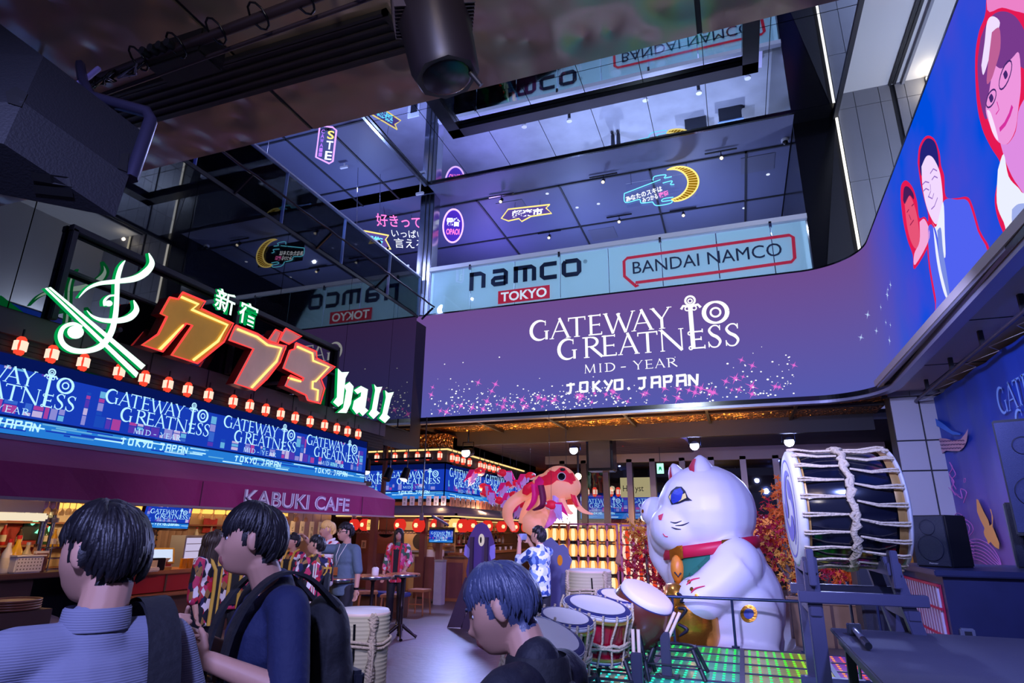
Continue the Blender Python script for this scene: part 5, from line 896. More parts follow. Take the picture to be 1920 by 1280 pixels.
# sticks standing in holders beside the drums
m_bachi = M('pale_drumstick', (224, 196, 176), .5)
for i, (px, py, d, lab) in enumerate(((1192, 1195, 5.6, 'upright pale drumsticks in a dark holder right of the red drum'), (1245, 1160, 6.4, 'pale drumsticks leaning out of a holder beside the barrel drum'), (1090, 1262, 4.6, 'pale drumsticks in the holder in front of the black drum'))):
    q = D(px, py, d); t = thing('stick_holder', lab, 'holder', (q.x, q.y, .25)); ln = .0 if i != 1 else .35; top = q.z-.25
    MB().bbox((0, 0, top*.5-.06), (.1, .07, max(.1, top-.12)), m_fr, .01).box((-.12, -.08, 0), (.12, .08, .02), m_dark).build('holder', t)
    for k_ in (-1, 1): MB().cyl((k_*.025, 0, top-.2), (k_*.025+ln*.4, 0, top+.07), .017, m_bachi, n=10).build('drumstick', t)
# straw-wrapped barrels
m_straw = M('straw_wrap', (186, 178, 142), .9, bump=(3, .2)); m_strawd = M('straw_groove', (120, 112, 86), .9)
def straw(label, c, r, h, rows):
    t = thing('straw_barrel', label, 'barrel', c); prof = []
    for i in range(rows): z = h*i/rows; prof += [(r*.985, z), (r*1.012, z+h/rows*.3), (r*1.012, z+h/rows*.7)]
    prof += [(r*.985, h)]; MB().lathe(prof, m_straw, 36).build('straw_wrap', t); MB().lathe([(.001, h+.035), (r*.93, h+.03), (r*.98, h+.01), (r*.985, h)], m_skin, 36, cap=False).build('lid', t); MB().lathe([(r*.99, h+.012), (r*1.02, h), (r*1.0, h-.015)], m_bachi, 36, cap=False).build('rim', t)
    for a in (-2.55, -.62, 1.2, 2.6):  # braided vertical ropes
        for ph in (0, PI): MB().tube([(math.cos(a)*(r*1.05+.02*math.sin(z_*9+ph))-math.sin(a)*.028*math.cos(z_*9+ph), math.sin(a)*(r*1.05+.02*math.sin(z_*9+ph))+math.cos(a)*.028*math.cos(z_*9+ph), z_*h/30) for z_ in range(31)], .026, m_rope, 7).build('braid', t)
    for z_ in (.74, .70): MB().tube([(math.cos(i*PI/18)*r*1.08, math.sin(i*PI/18)*r*1.08, h*z_+.015*math.sin(i*.5)) for i in range(36)], .014, m_rope, 6, True).build('rope_belt', t)
    a = -.62; MB().tube([(math.cos(a)*r*1.1, math.sin(a)*r*1.1, h*.74), (math.cos(a)*r*1.2, math.sin(a)*r*1.2, h*.66), (math.cos(a)*r*1.17, math.sin(a)*r*1.17, h*.45)], .012, m_rope, 5).build('rope_tail', t)
    a = -1.25; MB().tube([(math.cos(a)*r*1.02, math.sin(a)*r*1.02, h*.92), (math.cos(a+.05)*r*1.03, math.sin(a+.05)*r*1.03, h*.6), (math.cos(a-.08)*r*1.03, math.sin(a-.08)*r*1.03, h*.3), (math.cos(a)*r*1.02, math.sin(a)*r*1.02, .02)], .012, m_black, 5).build('tie_cord', t); return t
straw('straw-wrapped barrel with braided ropes and white lid behind the backpack', (-3.5, 5.5, 0), .26, .9, 26)
straw('grey straw-wrapped barrel in front of the left lantern rack', (-2.42, 10.5, 0), .36, 1.05, 22)
# ---- great drum on its wooden stand
OC = V((.80, 5.85, 1.88)); ax = V((.998, .05, 0)); t = thing('great_drum', 'huge black drum laced with cream rope, lying sideways on a wooden stand', 'drum', OC)
Mo = Matrix.Translation(OC) @ ax.to_track_quat('Z', 'Y').to_matrix().to_4x4(); L2, RR = .345, .455
wp(MB().lathe([(RR*.93, -L2), (RR*.985, -L2*.6), (RR, 0), (RR*.985, L2*.6), (RR*.93, L2)], m_blk, 44, Mo).build('shell'), t)
for s in (-1, 1):
    wp(MB().lathe([(RR*.92, s*(L2-(.03 if s < 0 else -.01))), (RR*1.03, s*(L2-(.02 if s < 0 else -.015))), (RR*1.05, s*(L2+(0 if s < 0 else .025))), (RR*1.03, s*(L2+.035)), (RR*.96, s*(L2+.05)), (.001, s*(L2+.045))], m_skin, 44, Mo, cap=False).build('head'), t)
    wp(MB().lathe([(RR*.97, s*(L2+(.012 if s > 0 else -.02))), (RR*1.0, s*(L2-.01)), (RR*1.0, s*(L2-(.05 if s > 0 else .04)))], M('gold_cloth_band', (170, 130, 70), .4, .3), 44, Mo, cap=False).build('band'), t)
em_ = MB(); m_pur = M('emblem_violet', (92, 88, 170), .6)
for j in range(3):
    a0 = j*2*PI/3; pts, ws = [], []
    for i in range(15): a = a0+i*.16; rr_ = .17+.0105*i; pts.append((rr_*math.cos(a), rr_*math.sin(a))); ws.append(.16*(1-i/15)+.01)
    stroke(em_, lambda u, v: Mo @ V((u, v, -L2-.052)), pts, ws, m_pur); em_.add([Mo @ V((.17*math.cos(a0)+.085*math.cos(b*PI/8), .17*math.sin(a0)+.085*math.sin(b*PI/8), -L2-.0525)) for b in range(16)], [tuple(range(16))], m_pur)
em_.add([Mo @ V((RR*q*math.cos(b*PI/20), RR*q*math.sin(b*PI/20), -L2-.0515)) for b in range(40) for q in (.84, .88)], [(2*b, (2*b+2) % 80, (2*b+3) % 80, 2*b+1) for b in range(40)], m_pur); wp(em_.build('emblem'), t)
nr = 22; kn = []
for i in range(nr):
    a = 2*PI*(i+.5)/nr; da = PI/nr*.5*(1 if i % 2 else -1); f = lambda ang, r, z: Mo @ V((r*math.cos(ang), r*math.sin(ang), z))
    for s, dd in ((-1, .0), (1, PI/nr)):
        for w_ in (-.012, .012): wp(MB().tube([f(a+dd+w_*2, RR*1.06, s*(L2+.02)), f(a+dd+w_*2, RR*1.075, s*(L2-.03)), f(a+dd+w_, RR*1.03, s*L2*.5), f(a+dd*.5, RR*1.035, s*.03)], .0085, m_rope, 6).build('rope'), t)
    kn.append(f(a, RR*1.045, .02*(1 if i % 2 else -1)))
wp(MB().tube(kn, .026, m_rope, 8, True).build('rope_braid'), t); wp(MB().tube([Mo @ V((RR*1.06*math.cos(i*PI/40), RR*1.06*math.sin(i*PI/40), .03*math.sin(i*1.9))) for i in range(80)], .018, m_rope, 7, True).build('rope_braid'), t)
t = thing('great_drum_stand', 'dark blue-lit wooden trestle carrying the great drum', 'stand', (.8, 5.85, .25)); m_std = M('stand_wood', (58, 56, 84), .45, var=(3, .3))
def beam(name, a, b, w_, d_):
    a, b = V(a), V(b); q = (b-a).to_track_quat('Z', 'Y').to_matrix().to_4x4(); return wp(MB().bbox((0, 0, (b-a).length/2), (w_, d_, (b-a).length), m_std, .006, Matrix.Translation(a) @ q).build(name), t)
for y in (5.42, 6.22):
    beam('post', (.47, y, .25), (.47, y, 1.50), .10, .09); beam('post', (1.28, y, .25), (1.0, y, 1.52), .10, .09)
    beam('crossbar', (.36, y-.05, 1.22), (1.2, y-.05, 1.22), .09, .08); beam('crossbar', (.36, y-.05, .5), (1.35, y-.05, .5), .08, .08)
for x in (.47, 1.02): beam('cradle_bar', (x, 5.34, 1.43), (x, 6.3, 1.43), .09, .09); beam('cheek', (x+.0, 5.36, 1.3), (x+.0, 5.36, 1.56), .05, .12)
for x in (.47, 1.1): beam('side_rail', (x, 5.36, 1.12), (x, 6.28, 1.12), .08, .07)
# ---- black topped table with microphone
m_tt = M('black_table_felt', (58, 56, 74), .7, bump=(90, .15)); t = thing('black_table', 'black-topped table filling the lower right corner', 'table', (1.9, 3.8, 0))
wp(MB().bbox((1.86, 3.85, .985), (2.6, 3.3, .03), m_tt, .008).build('tabletop'), t); wp(MB().box((.6, 2.25, .9), (3.1, 5.45, .97), m_dark).build('apron'), t)
for x in (.66, 3.06):
    for y in (2.3, 5.4): wp(MB().box((x-.03, y-.03, 0), (x+.03, y+.03, .92), m_dark).build('leg'), t)
q = P(1612, 1208, 'z', 1.02); t = thing('microphone', 'black microphone with square cube head lying on the black table', 'microphone', (q.x, q.y, 1.0)); di = (P(1632, 1205, 'z', 1.02)-P(1600, 1175, 'z', 1.02)); a_ = math.atan2(di.y, di.x)
q1 = P(1602, 1180, 'z', 1.04); q2 = P(1628, 1210, 'z', 1.03); e = (q2-q1).normalized()
wp(MB().cyl(q1, q1+(q2-q1)*.7, .017, M('grey_handle', (120, 120, 140), .3, .5), .019).build('handle'), t); wp(MB().cyl(q1+(q2-q1)*.66, q2+e*.015, .021, m_black, .02).build('base_cap'), t); wp(MB().bbox((0, 0, 0), (.085, .05, .07), m_dark, .008, Matrix.Translation(q1-e*.02) @ e.to_track_quat('Y', 'Z').to_matrix().to_4x4()).bbox((0, .0, .0), (.09, .02, .074), m_fr, .004, Matrix.Translation(q1-e*.02) @ e.to_track_quat('Y', 'Z').to_matrix().to_4x4()).build('flag_cube'), t); wp(MB().ball(q1-e*.055, .027, m_dark, 12).build('grille'), t)
q = P(1600, 1140, 'y', 6.6); t = thing('microphone_stand', 'thin chrome stand pole behind the great drum stand', 'stand', (q.x, 6.75, .25)); MB().cyl((0, 0, 0), (0, 0, 1.0), .013, m_steel).build('pole', t); MB().lathe([(.11, 0), (.11, .015), (.03, .03)], m_dark, 18).build('base', t)
# ---------------------------------------------------------------- right: counter, speakers, banner
m_nv = M('navy_stained_wood', (40, 44, 84), .4, var=(4, .3)); t = thing('stage_counter', 'navy wooden counter with red latticed side panel at right', 'counter', (2.8, 8.3, 0))
wp(MB().bbox((2.86, 8.36, 1.315), (2.2, 1.84, .06), m_nv, .01).build('worktop'), t); wp(MB().box((1.84, 7.52, 0), (3.94, 9.2, 1.285), m_nv).build('body'), t); wp(MB().box((1.825, 7.62, .2), (1.838, 9.12, 1.2), M('lattice_red', (200, 20, 66), .45)).build('red_panel'), t)
mb = MB()
for i in range(14): mb.box((1.806, 7.66+i*.105, .22), (1.824, 7.70+i*.105, 1.18), M('lattice_white', (214, 206, 224), .5))
wp(mb.build('lattice'), t); mb = MB()
for z in (.22, .47, .72, .97, 1.19): mb.box((1.80, 7.62, z-.012), (1.822, 9.12, z+.012), M('lattice_red', (200, 20, 66), .45))
wp(mb.build('lattice_rail'), t)
t = thing('switch_box', 'small pale socket box at the foot of the navy counter', 'box', (1.95, 7.48, .78)); MB().bbox((0, 0, 0), (.12, .06, .09), m_trim, .01).build('box', t); MB().box((-.03, -.034, -.02), (.03, -.03, .02), m_dark).build('socket', t)
def speaker(label, c, rz, sz, grille, side_tex=False, logo_=True):
    w_, d_, h_ = sz; t = thing('loudspeaker', label, 'loudspeaker', c, rz); MB().bbox((0, 0, h_/2), (w_, d_, h_), M('speaker_black', (20, 21, 28), .55), .012).build('cabinet', t)
    mb = MB().bbox((0, -d_/2-.008, h_/2), (w_*.93, .02, h_*.95), grille, .006); mb.build('grille', t)
    MB().lathe([(w_*.34, 0), (w_*.36, .006), (w_*.34, .012)], M('speaker_rim', (44, 46, 62), .4), 24, Matrix.Translation((0, -d_/2-.012, h_*.36)) @ Matrix.Rotation(PI/2, 4, 'X'), cap=False).build('woofer_ring', t)
    MB().lathe([(w_*.2, 0), (w_*.22, .006), (w_*.2, .012)], M('speaker_rim', (44, 46, 62), .4), 20, Matrix.Translation((0, -d_/2-.012, h_*.76)) @ Matrix.Rotation(PI/2, 4, 'X'), cap=False).build('tweeter_ring', t)
    if logo_: mb = MB(); text(mb, Fr((-w_*.1, -d_/2-.02, h_*.06), (1, 0, 0), (0, 0, 1)), 'Pioneer', 0, 0, w_*.24, h_*.03, m_wp, .002); mb.build('badge', t)
    return t
m_gr1 = M('perforated_grille', (34, 38, 56), .5, bump=(160, .6)); m_gr2 = M('silver_grille', (86, 92, 136), .4, .3, bump=(200, .7))
speaker('square black loudspeaker on the navy counter by the tiled pier', (2.07, 8.25, 1.345), -.75, (.38, .4, .54), m_gr1)
speaker('tall silver-grilled loudspeaker at the right edge', (2.96, 8.1, 1.68), -.35, (.44, .36, 1.2), m_gr2)
speaker('low black loudspeaker under the tall silver-grilled one', (3.08, 8.45, 1.345), -.3, (.58, .5, .68), m_gr1)
t = thing('speaker_plinth', 'black block between counter and tall silver-grilled loudspeaker', 'plinth', (2.9, 7.85, 1.345)); MB().bbox((0, 0, .165), (.2, .2, .33), m_black).build('block', t); MB().box((-.12, -.12, .0), (.12, .12, .012), m_dark).build('foot', t)
t = thing('subwoofer', 'tall black bass cabinet standing behind the great drum', 'loudspeaker', (1.62, 9.75, 0)); MB().bbox((0, 0, 1.1), (.5, .5, 2.2), M('speaker_black', (20, 21, 28), .55), .01).build('cabinet', t); MB().box((-.22, -.262, .1), (.22, -.25, 2.1), m_gr1).build('grille', t)
t = thing('gold_screen', 'small gold flecked folding screen behind the square loudspeaker', 'screen', (1.9, 9.5, 1.0)); MB().box((-.14, 0, 0), (.14, .03, .62), M('gold_leaf', (190, 130, 50), .3, .6, var=(20, .6))).build('panel', t); MB().box((-.15, -.005, .6), (.15, .035, .64), m_dark).build('frame', t)
# ---- banner
BX = 3.95; bp_ = lambda px, py: P(px, py, 'x', BX)
m_ban = bpy.data.materials.new('banner_print'); m_ban.use_nodes = True; nt = m_ban.node_tree; bs = nt.nodes['Principled BSDF']; bs.inputs['Roughness'].default_value = .5
g_ = nt.nodes.new('ShaderNodeNewGeometry'); s_ = nt.nodes.new('ShaderNodeSeparateXYZ'); r1 = nt.nodes.new('ShaderNodeMapRange'); r1.inputs[1].default_value = 1.2; r1.inputs[2].default_value = 3.4; mx = nt.nodes.new('ShaderNodeMix'); mx.data_type = 'RGBA'; mx.inputs[6].default_value = lin((120, 84, 150))+(1,); mx.inputs[7].default_value = lin((24, 66, 170))+(1,)
for a, b in ((g_.outputs['Position'], s_.inputs[0]), (s_.outputs['Z'], r1.inputs[0]), (r1.outputs[0], mx.inputs[0]), (mx.outputs[2], bs.inputs['Base Color'])): nt.links.new(a, b)
t = thing('stage_banner', 'blue printed stage banner with gold crane and waves', 'banner', (BX, 12, 1.2))
mb = MB(); NB = 60; fy = lambda i: 14.75-i*(14.75-4)/NB; bx = lambda y: BX+.02*math.sin(y*5.1)+.012*math.sin(y*11)
mb.add([(bx(fy(i)), fy(i), z) for i in range(NB+1) for z in (1.0, 4.36)], [(2*i, 2*i+1, 2*i+3, 2*i+2) for i in range(NB)], m_ban, True); wp(mb.build('cloth'), t)
OB = -.05
def bpoly(pts, c, name): mb = MB(); mb.poly([bp_(x, y)+V((OB, 0, 0)) for x, y in pts], c); return mb
c8 = lambda x, y: (1740+x/3.556, 720+y/3.556)
wp(bpoly([c8(*p) for p in [(38, 225), (70, 228), (120, 260), (180, 310), (240, 328), (235, 338), (185, 336), (120, 300), (80, 278), (45, 275)]], M('print_blue', (20, 110, 220), .5), '').build('ribbon'), t)
m_prk = M('print_rose', (190, 150, 170), .5); mb = bpoly([c8(*p) for p in [(70, 385), (100, 358), (140, 362), (190, 375), (240, 365), (270, 330), (290, 295), (280, 380), (260, 420), (230, 445), (180, 445), (140, 442), (110, 465), (95, 505), (82, 470)]], m_prk, '')
fb_ = Fr((BX+OB-.004, 0, 0), (0, -1, 0), (0, 0, 1)); c0 = bp_(*c8(80, 450)); m_prd = M('print_plum', (90, 60, 110), .5)
wp(mb.build('wave_ribbon'), t); mb = MB()
for i in range(9):
    for k_ in range(3):
        cx, cy = c8(95+i*20+(10 if k_ % 2 else 0), 385+k_*25-(i*1 if i < 6 else 6)); 
        if i > 7 and k_ > 1: continue
        for r_ in (2.6, 1.4): mb.tube([bp_(cx+r_*math.cos(a*PI/6), cy-r_*math.sin(a*PI/6))+V((OB-.003, 0, 0)) for a in range(7)], .004, m_prd, 4)
wp(mb.build('scale_pattern'), t)
mb = MB(); m_pl = M('print_pink_line', (196, 110, 190), .5)
def bl(pts, r=.008): p, _ = smooth([c8(*a) for a in pts], 1, 5); mb.tube([bp_(*a)+V((OB-.002, 0, 0)) for a in p], r, m_pl, 4)
for k_ in range(7): bl([(238+k_*3, 1200-k_*24), (300+k_*8, 1165-k_*22), (370+k_*10, 1175-k_*18), (440+k_*8, 1215-k_*13), (525-k_*2, 1250-k_*8)])
for k_ in range(6): bl([(190+k_*3, 890+k_*22), (215+k_*3, 860+k_*24), (250+k_*3, 875+k_*22), (275, 910+k_*20)])
for k_ in range(5): bl([(225, 1050+k_*28), (270, 1035+k_*26), (330, 1060+k_*24)])
bl([(250, 960), (280, 930), (300, 960), (290, 1000), (265, 985), (275, 960)]); bl([(270, 900), (310, 930), (325, 975), (300, 1010)])
bl([(165, 520), (185, 560), (165, 600), (195, 650), (180, 690), (205, 740)], .012); bl([(175, 540), (205, 600), (180, 640), (210, 700)], .01); bl([(205, 730), (250, 760), (240, 700), (280, 720), (260, 790)], .01); bl([(130, 620), (160, 690), (230, 740)], .005)
bl([(262, 630), (272, 628), (270, 652), (261, 654), (262, 630)], .005); wp(mb.build('wave_lines'), t)
m_crane = M('print_gold', (236, 166, 70), .5)
wp(bpoly([c8(*p) for p in [(345, 765), (358, 770), (395, 850), (425, 905), (435, 945), (450, 930), (448, 870), (436, 830), (445, 835), (458, 890), (455, 950), (470, 985), (500, 1060), (498, 1100), (470, 1085), (440, 1050), (425, 1070), (418, 1040), (400, 1010), (395, 985), (400, 960), (370, 900), (350, 850)]], m_crane, '').build('crane'), t)
mb = MB(); o_ = bp_(1884, 778); sc_ = .62; m_bt = M('print_pale_blue', (130, 175, 235), .5)
logo(mb, lambda u, v: V((BX+OB-.003, o_.y-(u+1.58)*sc_, o_.z+(v-.44)*sc_*1.2)), m_bt); wp(mb.build('title'), t)
t = thing('banner_pipe', 'dark scaffold pipe with hangers carrying the blue banner', 'pipe', (3.5, 10, 4.3)); wp(MB().cyl((3.58, 14.2, 4.28), (3.36, 3, 4.28), .03, m_fr).build('pipe'), t)
for y in (13.2, 11.6, 10.1, 8.6, 7.1): x = 3.36+(y-3)*.0196; wp(MB().bbox((x, y, 4.39), (.06, .06, .23), m_dark, .005).build('hanger'), t)
wp(MB().tube([(3.6+.3*(i % 2), 14.2-i*.5, 4.28 if i % 2 == 0 else 4.34) for i in range(20)], .006, m_wp, 4).build('lacing'), t)
# ---- maples, planters
def maple(label, c, blobs, n, cols, trunk):
    t = thing('maple_tree', label, 'tree', c); mb = MB(); q = random.Random(len(label))
    for i in range(n):
        b = q.choice(blobs); p = V(b[:3])+V((q.gauss(0, 1), q.gauss(0, 1), q.gauss(0, 1)))*b[3]*.5; s = q.uniform(.045, .085); a = Matrix.Rotation(q.uniform(0, 6), 3, 'Z') @ Matrix.Rotation(q.uniform(-1.2, 1.2)+PI/2, 3, 'X') @ Matrix.Rotation(q.uniform(0, 6), 3, 'Z')
        ol = [];
        for k_ in range(10): r_ = s*(1 if k_ % 2 == 0 else .38)*(1 if k_ not in (5,) else .7); ol.append(p+a @ V((r_*math.cos(k_*PI/5), r_*math.sin(k_*PI/5), .01 if k_ % 2 else 0)))
        mb.add(ol+[p], [(10, k_, (k_+1) % 10) for k_ in range(10)], cols[b[4]] if q.random() < .8 else q.choice(cols))
    mb.build('foliage', t)
    for pts, r_ in trunk: MB().tube(pts, [r_*(1-.7*i/len(pts)) for i in range(len(pts))], M('maple_bark', (110, 92, 90), .8), 7).build('branch', t)
m_l1 = M('leaf_crimson', (190, 24, 60), .6); m_l2 = M('leaf_orange', (226, 110, 36), .6); m_l3 = M('leaf_yellow', (226, 160, 60), .6)
maple('red and orange maple between the cat and the great drum', (.68, 12.2, .0), [(.12, 0, 2.35, .28, 1), (.0, .1, 2.0, .25, 1), (-.25, 0, 1.75, .35, 0), (.15, 0, 1.6, .4, 1), (.4, 0, 1.35, .35, 0), (-.05, 0, 1.25, .4, 2), (-.3, 0, 1.45, .3, 0), (.5, .1, 1.75, .3, 0), (.2, 0, 1.0, .35, 2), (.75, 0, 1.15, .35, 0), (.95, 0, 1.0, .3, 1)], 1300, (m_l1, m_l2, m_l3), [([(.0, 0, 0), (.02, 0, .8), (.05, 0, 1.5), (.12, 0, 2.3)], .05), ([(.03, 0, 1.0), (.3, .05, 1.4), (.45, 0, 1.7)], .025), ([(.03, 0, .9), (-.2, 0, 1.3), (-.3, 0, 1.6)], .025)])
maple('dark red maple below the raised paw of the cat', (-1.75, 12.4, .0), [(.0, 0, 1.35, .3, 0), (.2, 0, 1.1, .35, 0), (-.1, 0, 1.65, .25, 2), (.35, 0, .85, .3, 0), (-.15, 0, 1.0, .3, 0)], 520, (m_l1, m_l2, m_l3), [([(0, 0, 0), (.02, 0, .8), (0, 0, 1.6)], .035)])
t = thing('timber_planter', 'long low timber planter box behind the stage rail', 'planter', (1.4, 11.4, 0)); MB().box((-.75, 0, 0), (1.6, .05, .62), M('planter_timber', (140, 106, 78), .7, var=(3, .3))).build('front', t); MB().box((-.8, -.03, .62), (1.65, .5, .68), M('planter_cap', (160, 124, 96), .6)).build('cap', t)
for x in (-.2, .5, 1.2): MB().box((x, -.02, 0), (x+.04, 0, .62), m_wood).build('batten', t)
# ================================================================ CANOPY EQUIPMENT
m_grl = M('grille_black', (20, 19, 24), .5); m_slt = M('grille_slat', (34, 30, 36), .45)
t = thing('ceiling_grille', 'long black linear air grille set into the bronze canopy', 'grille', (-2.7, 2.38, 4.39))
MB().box((-1.1, -.12, -.02), (1.1, .12, .01), m_grl).build('recess', t); mb = MB()
for k in range(5): mb.box((-1.1, -.13+k*.06, -.03), (1.1, -.115+k*.06, -.005), m_slt)
mb.build('slat', t); MB().box((-1.13, -.15, -.03), (1.13, -.125, .0), m_grl).box((-1.13, .125, -.03), (1.13, .15, 0), m_grl).box((1.1, -.15, -.03), (1.13, .15, 0), m_grl).box((-1.13, -.15, -.03), (-1.1, .15, 0), m_grl).build('frame', t)
t = thing('lighting_pipe', 'dark scaffold pipe under the canopy wound with black cables', 'pipe', (-2.6, 1.86, 4.15)); m_pp = M('pipe_brown', (62, 50, 58), .4, .4)
MB().cyl((-1.6, .1, 0), (3.4, -.1, 0), .028, m_pp).build('pipe', t); MB().cyl((-1.6, .16, -.05), (2.2, .02, -.05), .012, m_pp).build('conduit', t)
for k in range(9):
    x = -.3+k*.28; MB().tube([(x+.06*math.cos(a*PI/5), .0+.05*math.sin(a*PI/5)-.02*(x), -.02-.05*math.sin(a*PI/5+.6)) for a in range(10)], .006, m_black, 5, True).build('cable_loop', t)
for x in (-1.2, .9): MB().cyl((x, .0, 0), (x, 0, .25), .012, m_dark).build('drop_rod', t)
t = thing('junction_box', 'black power distribution box clamped to the canopy pipe', 'box', (-2.68, 1.98, 4.17)); MB().bbox((0, 0, 0), (.38, .17, .16), m_grl, .008).build('box', t)
for k in range(4): MB().cyl((-.16+k*.06, -.1, -.02), (-.16+k*.06, -.15, -.03), .022, m_dark, n=10).build('plug', t)
rc_ = random.Random(9); t = thing('cable_bundle', 'tangled grey and black cables on the canopy pipe left of the junction box', 'cables', (-3.1, 1.9, 4.12))
for k in range(12): x = -.25+rc_.random()*.5; MB().tube([(x, 0, .03), (x+rc_.uniform(-.1, .1), -.05, -.06-rc_.random()*.05), (x+rc_.uniform(-.2, .0), .02, -.03), (x-.15+rc_.uniform(-.1, .1), .04, .04)], .007, rc_.choice((m_black, M('grey_cable', (110, 108, 140), .5), m_black)), 5).build('cable', t)
# hanging loudspeaker, upper left
t = thing('hanging_loudspeaker', 'big black hanging loudspeaker in the upper left corner', 'loudspeaker', (-2.35, 1.3, 3.1))
bm = bmesh.new(); C_ = lambda px, py, d: D(px, py, d)
fr_ = [C_(-110, 235, 2.25), C_(-60, 352, 2.12), C_(216, 407, 2.28), C_(241, 331, 2.36), C_(262, 243, 2.55), C_(90, 115, 2.75), C_(28, 107, 2.75)]
for p in fr_+[p+V((-.12, -.34, .12)) for p in fr_]: bm.verts.new(p)
h_ = bmesh.ops.convex_hull(bm, input=bm.verts[:]); bmesh.ops.delete(bm, geom=list({g for g in h_['geom_interior']+h_['geom_unused'] if isinstance(g, bmesh.types.BMVert)}), context='VERTS'); bm.verts.index_update()
o = MB().add([v.co.copy() for v in bm.verts], [[v.index for v in f.verts] for f in bm.faces], M('speaker_cabinet', (14, 15, 22), .65, bump=(120, .15))).build('cabinet'); bm.free(); sb = BVHTree.FromPolygons([v.co for v in o.data.vertices], [tuple(p.vertices) for p in o.data.polygons]); wp(o, t)
for pts in ([(58, 322), (130, 332), (134, 350), (60, 338)], [(62, 346), (134, 354), (138, 370), (64, 362)], [(10, 172), (30, 162), (52, 175), (40, 200), (14, 192)], [(228, 288), (242, 286), (238, 322), (220, 315)]): stick('handle_recess', sb, pts, M('recess_black', (6, 6, 8), .8), t, .006, 1)
yk = M('yoke_steel', (58, 56, 80), .35, .5); wp(MB().tube([C_(172, 182, 2.6), C_(276, 210, 2.6), C_(283, 225, 2.55), C_(246, 335, 2.38)], .026, yk, 6).build('yoke'), t); wp(MB().tube([C_(172, 182, 2.6), C_(155, 150, 2.65), C_(150, 120, 2.75)], .02, yk, 6).build('clamp'), t)
wp(MB().tube([C_(18, 192, 2.6), C_(12, 172, 2.58), C_(40, 156, 2.58), (C_(90, 158, 2.6)), C_(140, 160, 2.62), C_(165, 145, 2.7), C_(185, 128, 2.75)], .012, M('lilac_cable', (120, 110, 160), .5), 6).build('cable'), t)
# moving head light
t = thing('moving_head_light', 'black finned moving head stage light hanging from the canopy', 'light', (-1.2, 2.1, 4.0)); ta, tb = C_(800, -30, 3.05), C_(838, 146, 2.9); q = (tb-ta).to_track_quat('Z', 'Y').to_matrix().to_4x4(); Mh = Matrix.Translation(ta) @ q; L_ = (tb-ta).length; m_mh = M('lamp_housing', (34, 28, 36), .45)
wp(MB().lathe([(.15, 0), (.18, .03), (.19, .2), (.175, .3), (.165, L_-.03), (.15, L_)], m_mh, 8, Mh).build('head'), t); wp(MB().lathe([(.12, L_+.001), (.11, L_+.004), (.001, L_+.004)], m_black, 20, Mh, cap=False).build('lens'), t)
for k in range(10): wp(MB().box((-.195, -.11+k*.022, .08), (.195, -.104+k*.022, .24), m_grl, Mh).box((-.11+k*.022, -.195, .08), (-.104+k*.022, .195, .24), M('fin_grey', (70, 62, 74), .4), Mh).build('cooling_fin'), t)
for s in (-1, 1): wp(MB().bbox((s*.225, 0, .05), (.035, .07, .34), m_mh, .01, Mh).build('yoke_arm'), t)
wp(MB().bbox((0, 0, -.16), (.44, .16, .1), m_mh, .02, Mh).build('base'), t); wp(MB().cyl(C_(868, 120, 2.9), C_(902, 160, 2.9), .012, m_dark).build('safety_cable'), t)
MOV = []
for i, (x, y, lab) in enumerate(((1.6, 1.5, 'moving head light on the canopy to the right of the viewer'), )):
    pass
# ================================================================ UPPER FLOOR
# back balustrade with lettered panels
m_pan = M('frosted_panel', (182, 214, 228), .35, emit=.42, ecol=(130, 172, 205), var=(.5, .12)); m_bkl = M('letter_navy', (28, 44, 78), .4); m_rdl = M('letter_red', (200, 30, 60), .45, emit=.35); m_wl = M('letter_white', (225, 236, 242), .4, emit=.55)  # panels, red and white letters self-glow, imitating light coming through them
t = thing('back_balustrade', 'frosted glass balustrade with white rail and game maker lettering', 'balustrade', (-2.8, 14.2, 7.4))
ex = [-7.66, -6.42, -5.13, -3.86, -2.58, -1.25, .07, 1.3, 2.08]
for a, b in zip(ex, ex[1:]): wp(MB().box((a+.012, 14.22, 7.38), (b-.012, 14.25, 8.66), m_pan).build('panel'), t); wp(MB().box((a+.006, 14.17, 7.4), (b-.006, 14.18, 8.7), glass('balustrade_glass', (200, 230, 240), .1)).build('glass_pane'), t)
wp(MB().box((-7.68, 14.12, 8.68), (2.1, 14.26, 8.80), M('white_rail', (206, 208, 220), .4)).build('handrail'), t)
for x in ex[1:-1:2]: wp(MB().box((x-.03, 14.12, 8.58), (x+.03, 14.17, 8.72), m_steel).build('clamp'), t)
bb = lambda x, y: P(x, y, 'y', 14.2)
def bst(mb, pts, w_, m, h=-.012): p3 = [bb(*p) for p in pts]; stroke(mb, lambda u, v: V((u, 14.2+h, v)), [(p.x, p.z) for p in p3], w_, m)
fb2 = Fr((0, 14.2, 0), (1, 0, 0), (0, 0, 1))
x0, x1 = bb(880, 540).x, bb(1092, 500).x; zb, zt = bb(985, 528).z, bb(985, 498).z; zt = zb+.42; W_ = (x1-x0); mb = MB(); lw = .1
def rs(u0, pts): stroke(mb, lambda u, v: V((u, 14.188, v)), [(x0+u0+a*1.32, zb+b*1.12) for a, b in pts], .125, m_bkl)
lt = W_/5.0
rs(0, [(.05, -.06), (.05, .42)]); rs(0, [(.0, .37), (.24, .37), (.32, .32), (.32, -.02)])                                  # n
rs(lt, [(.04, .37), (.28, .37), (.33, .32), (.33, .0)]); rs(lt, [(.33, .03), (.08, .03), (.05, .07), (.05, .15), (.08, .19), (.33, .19)])  # a
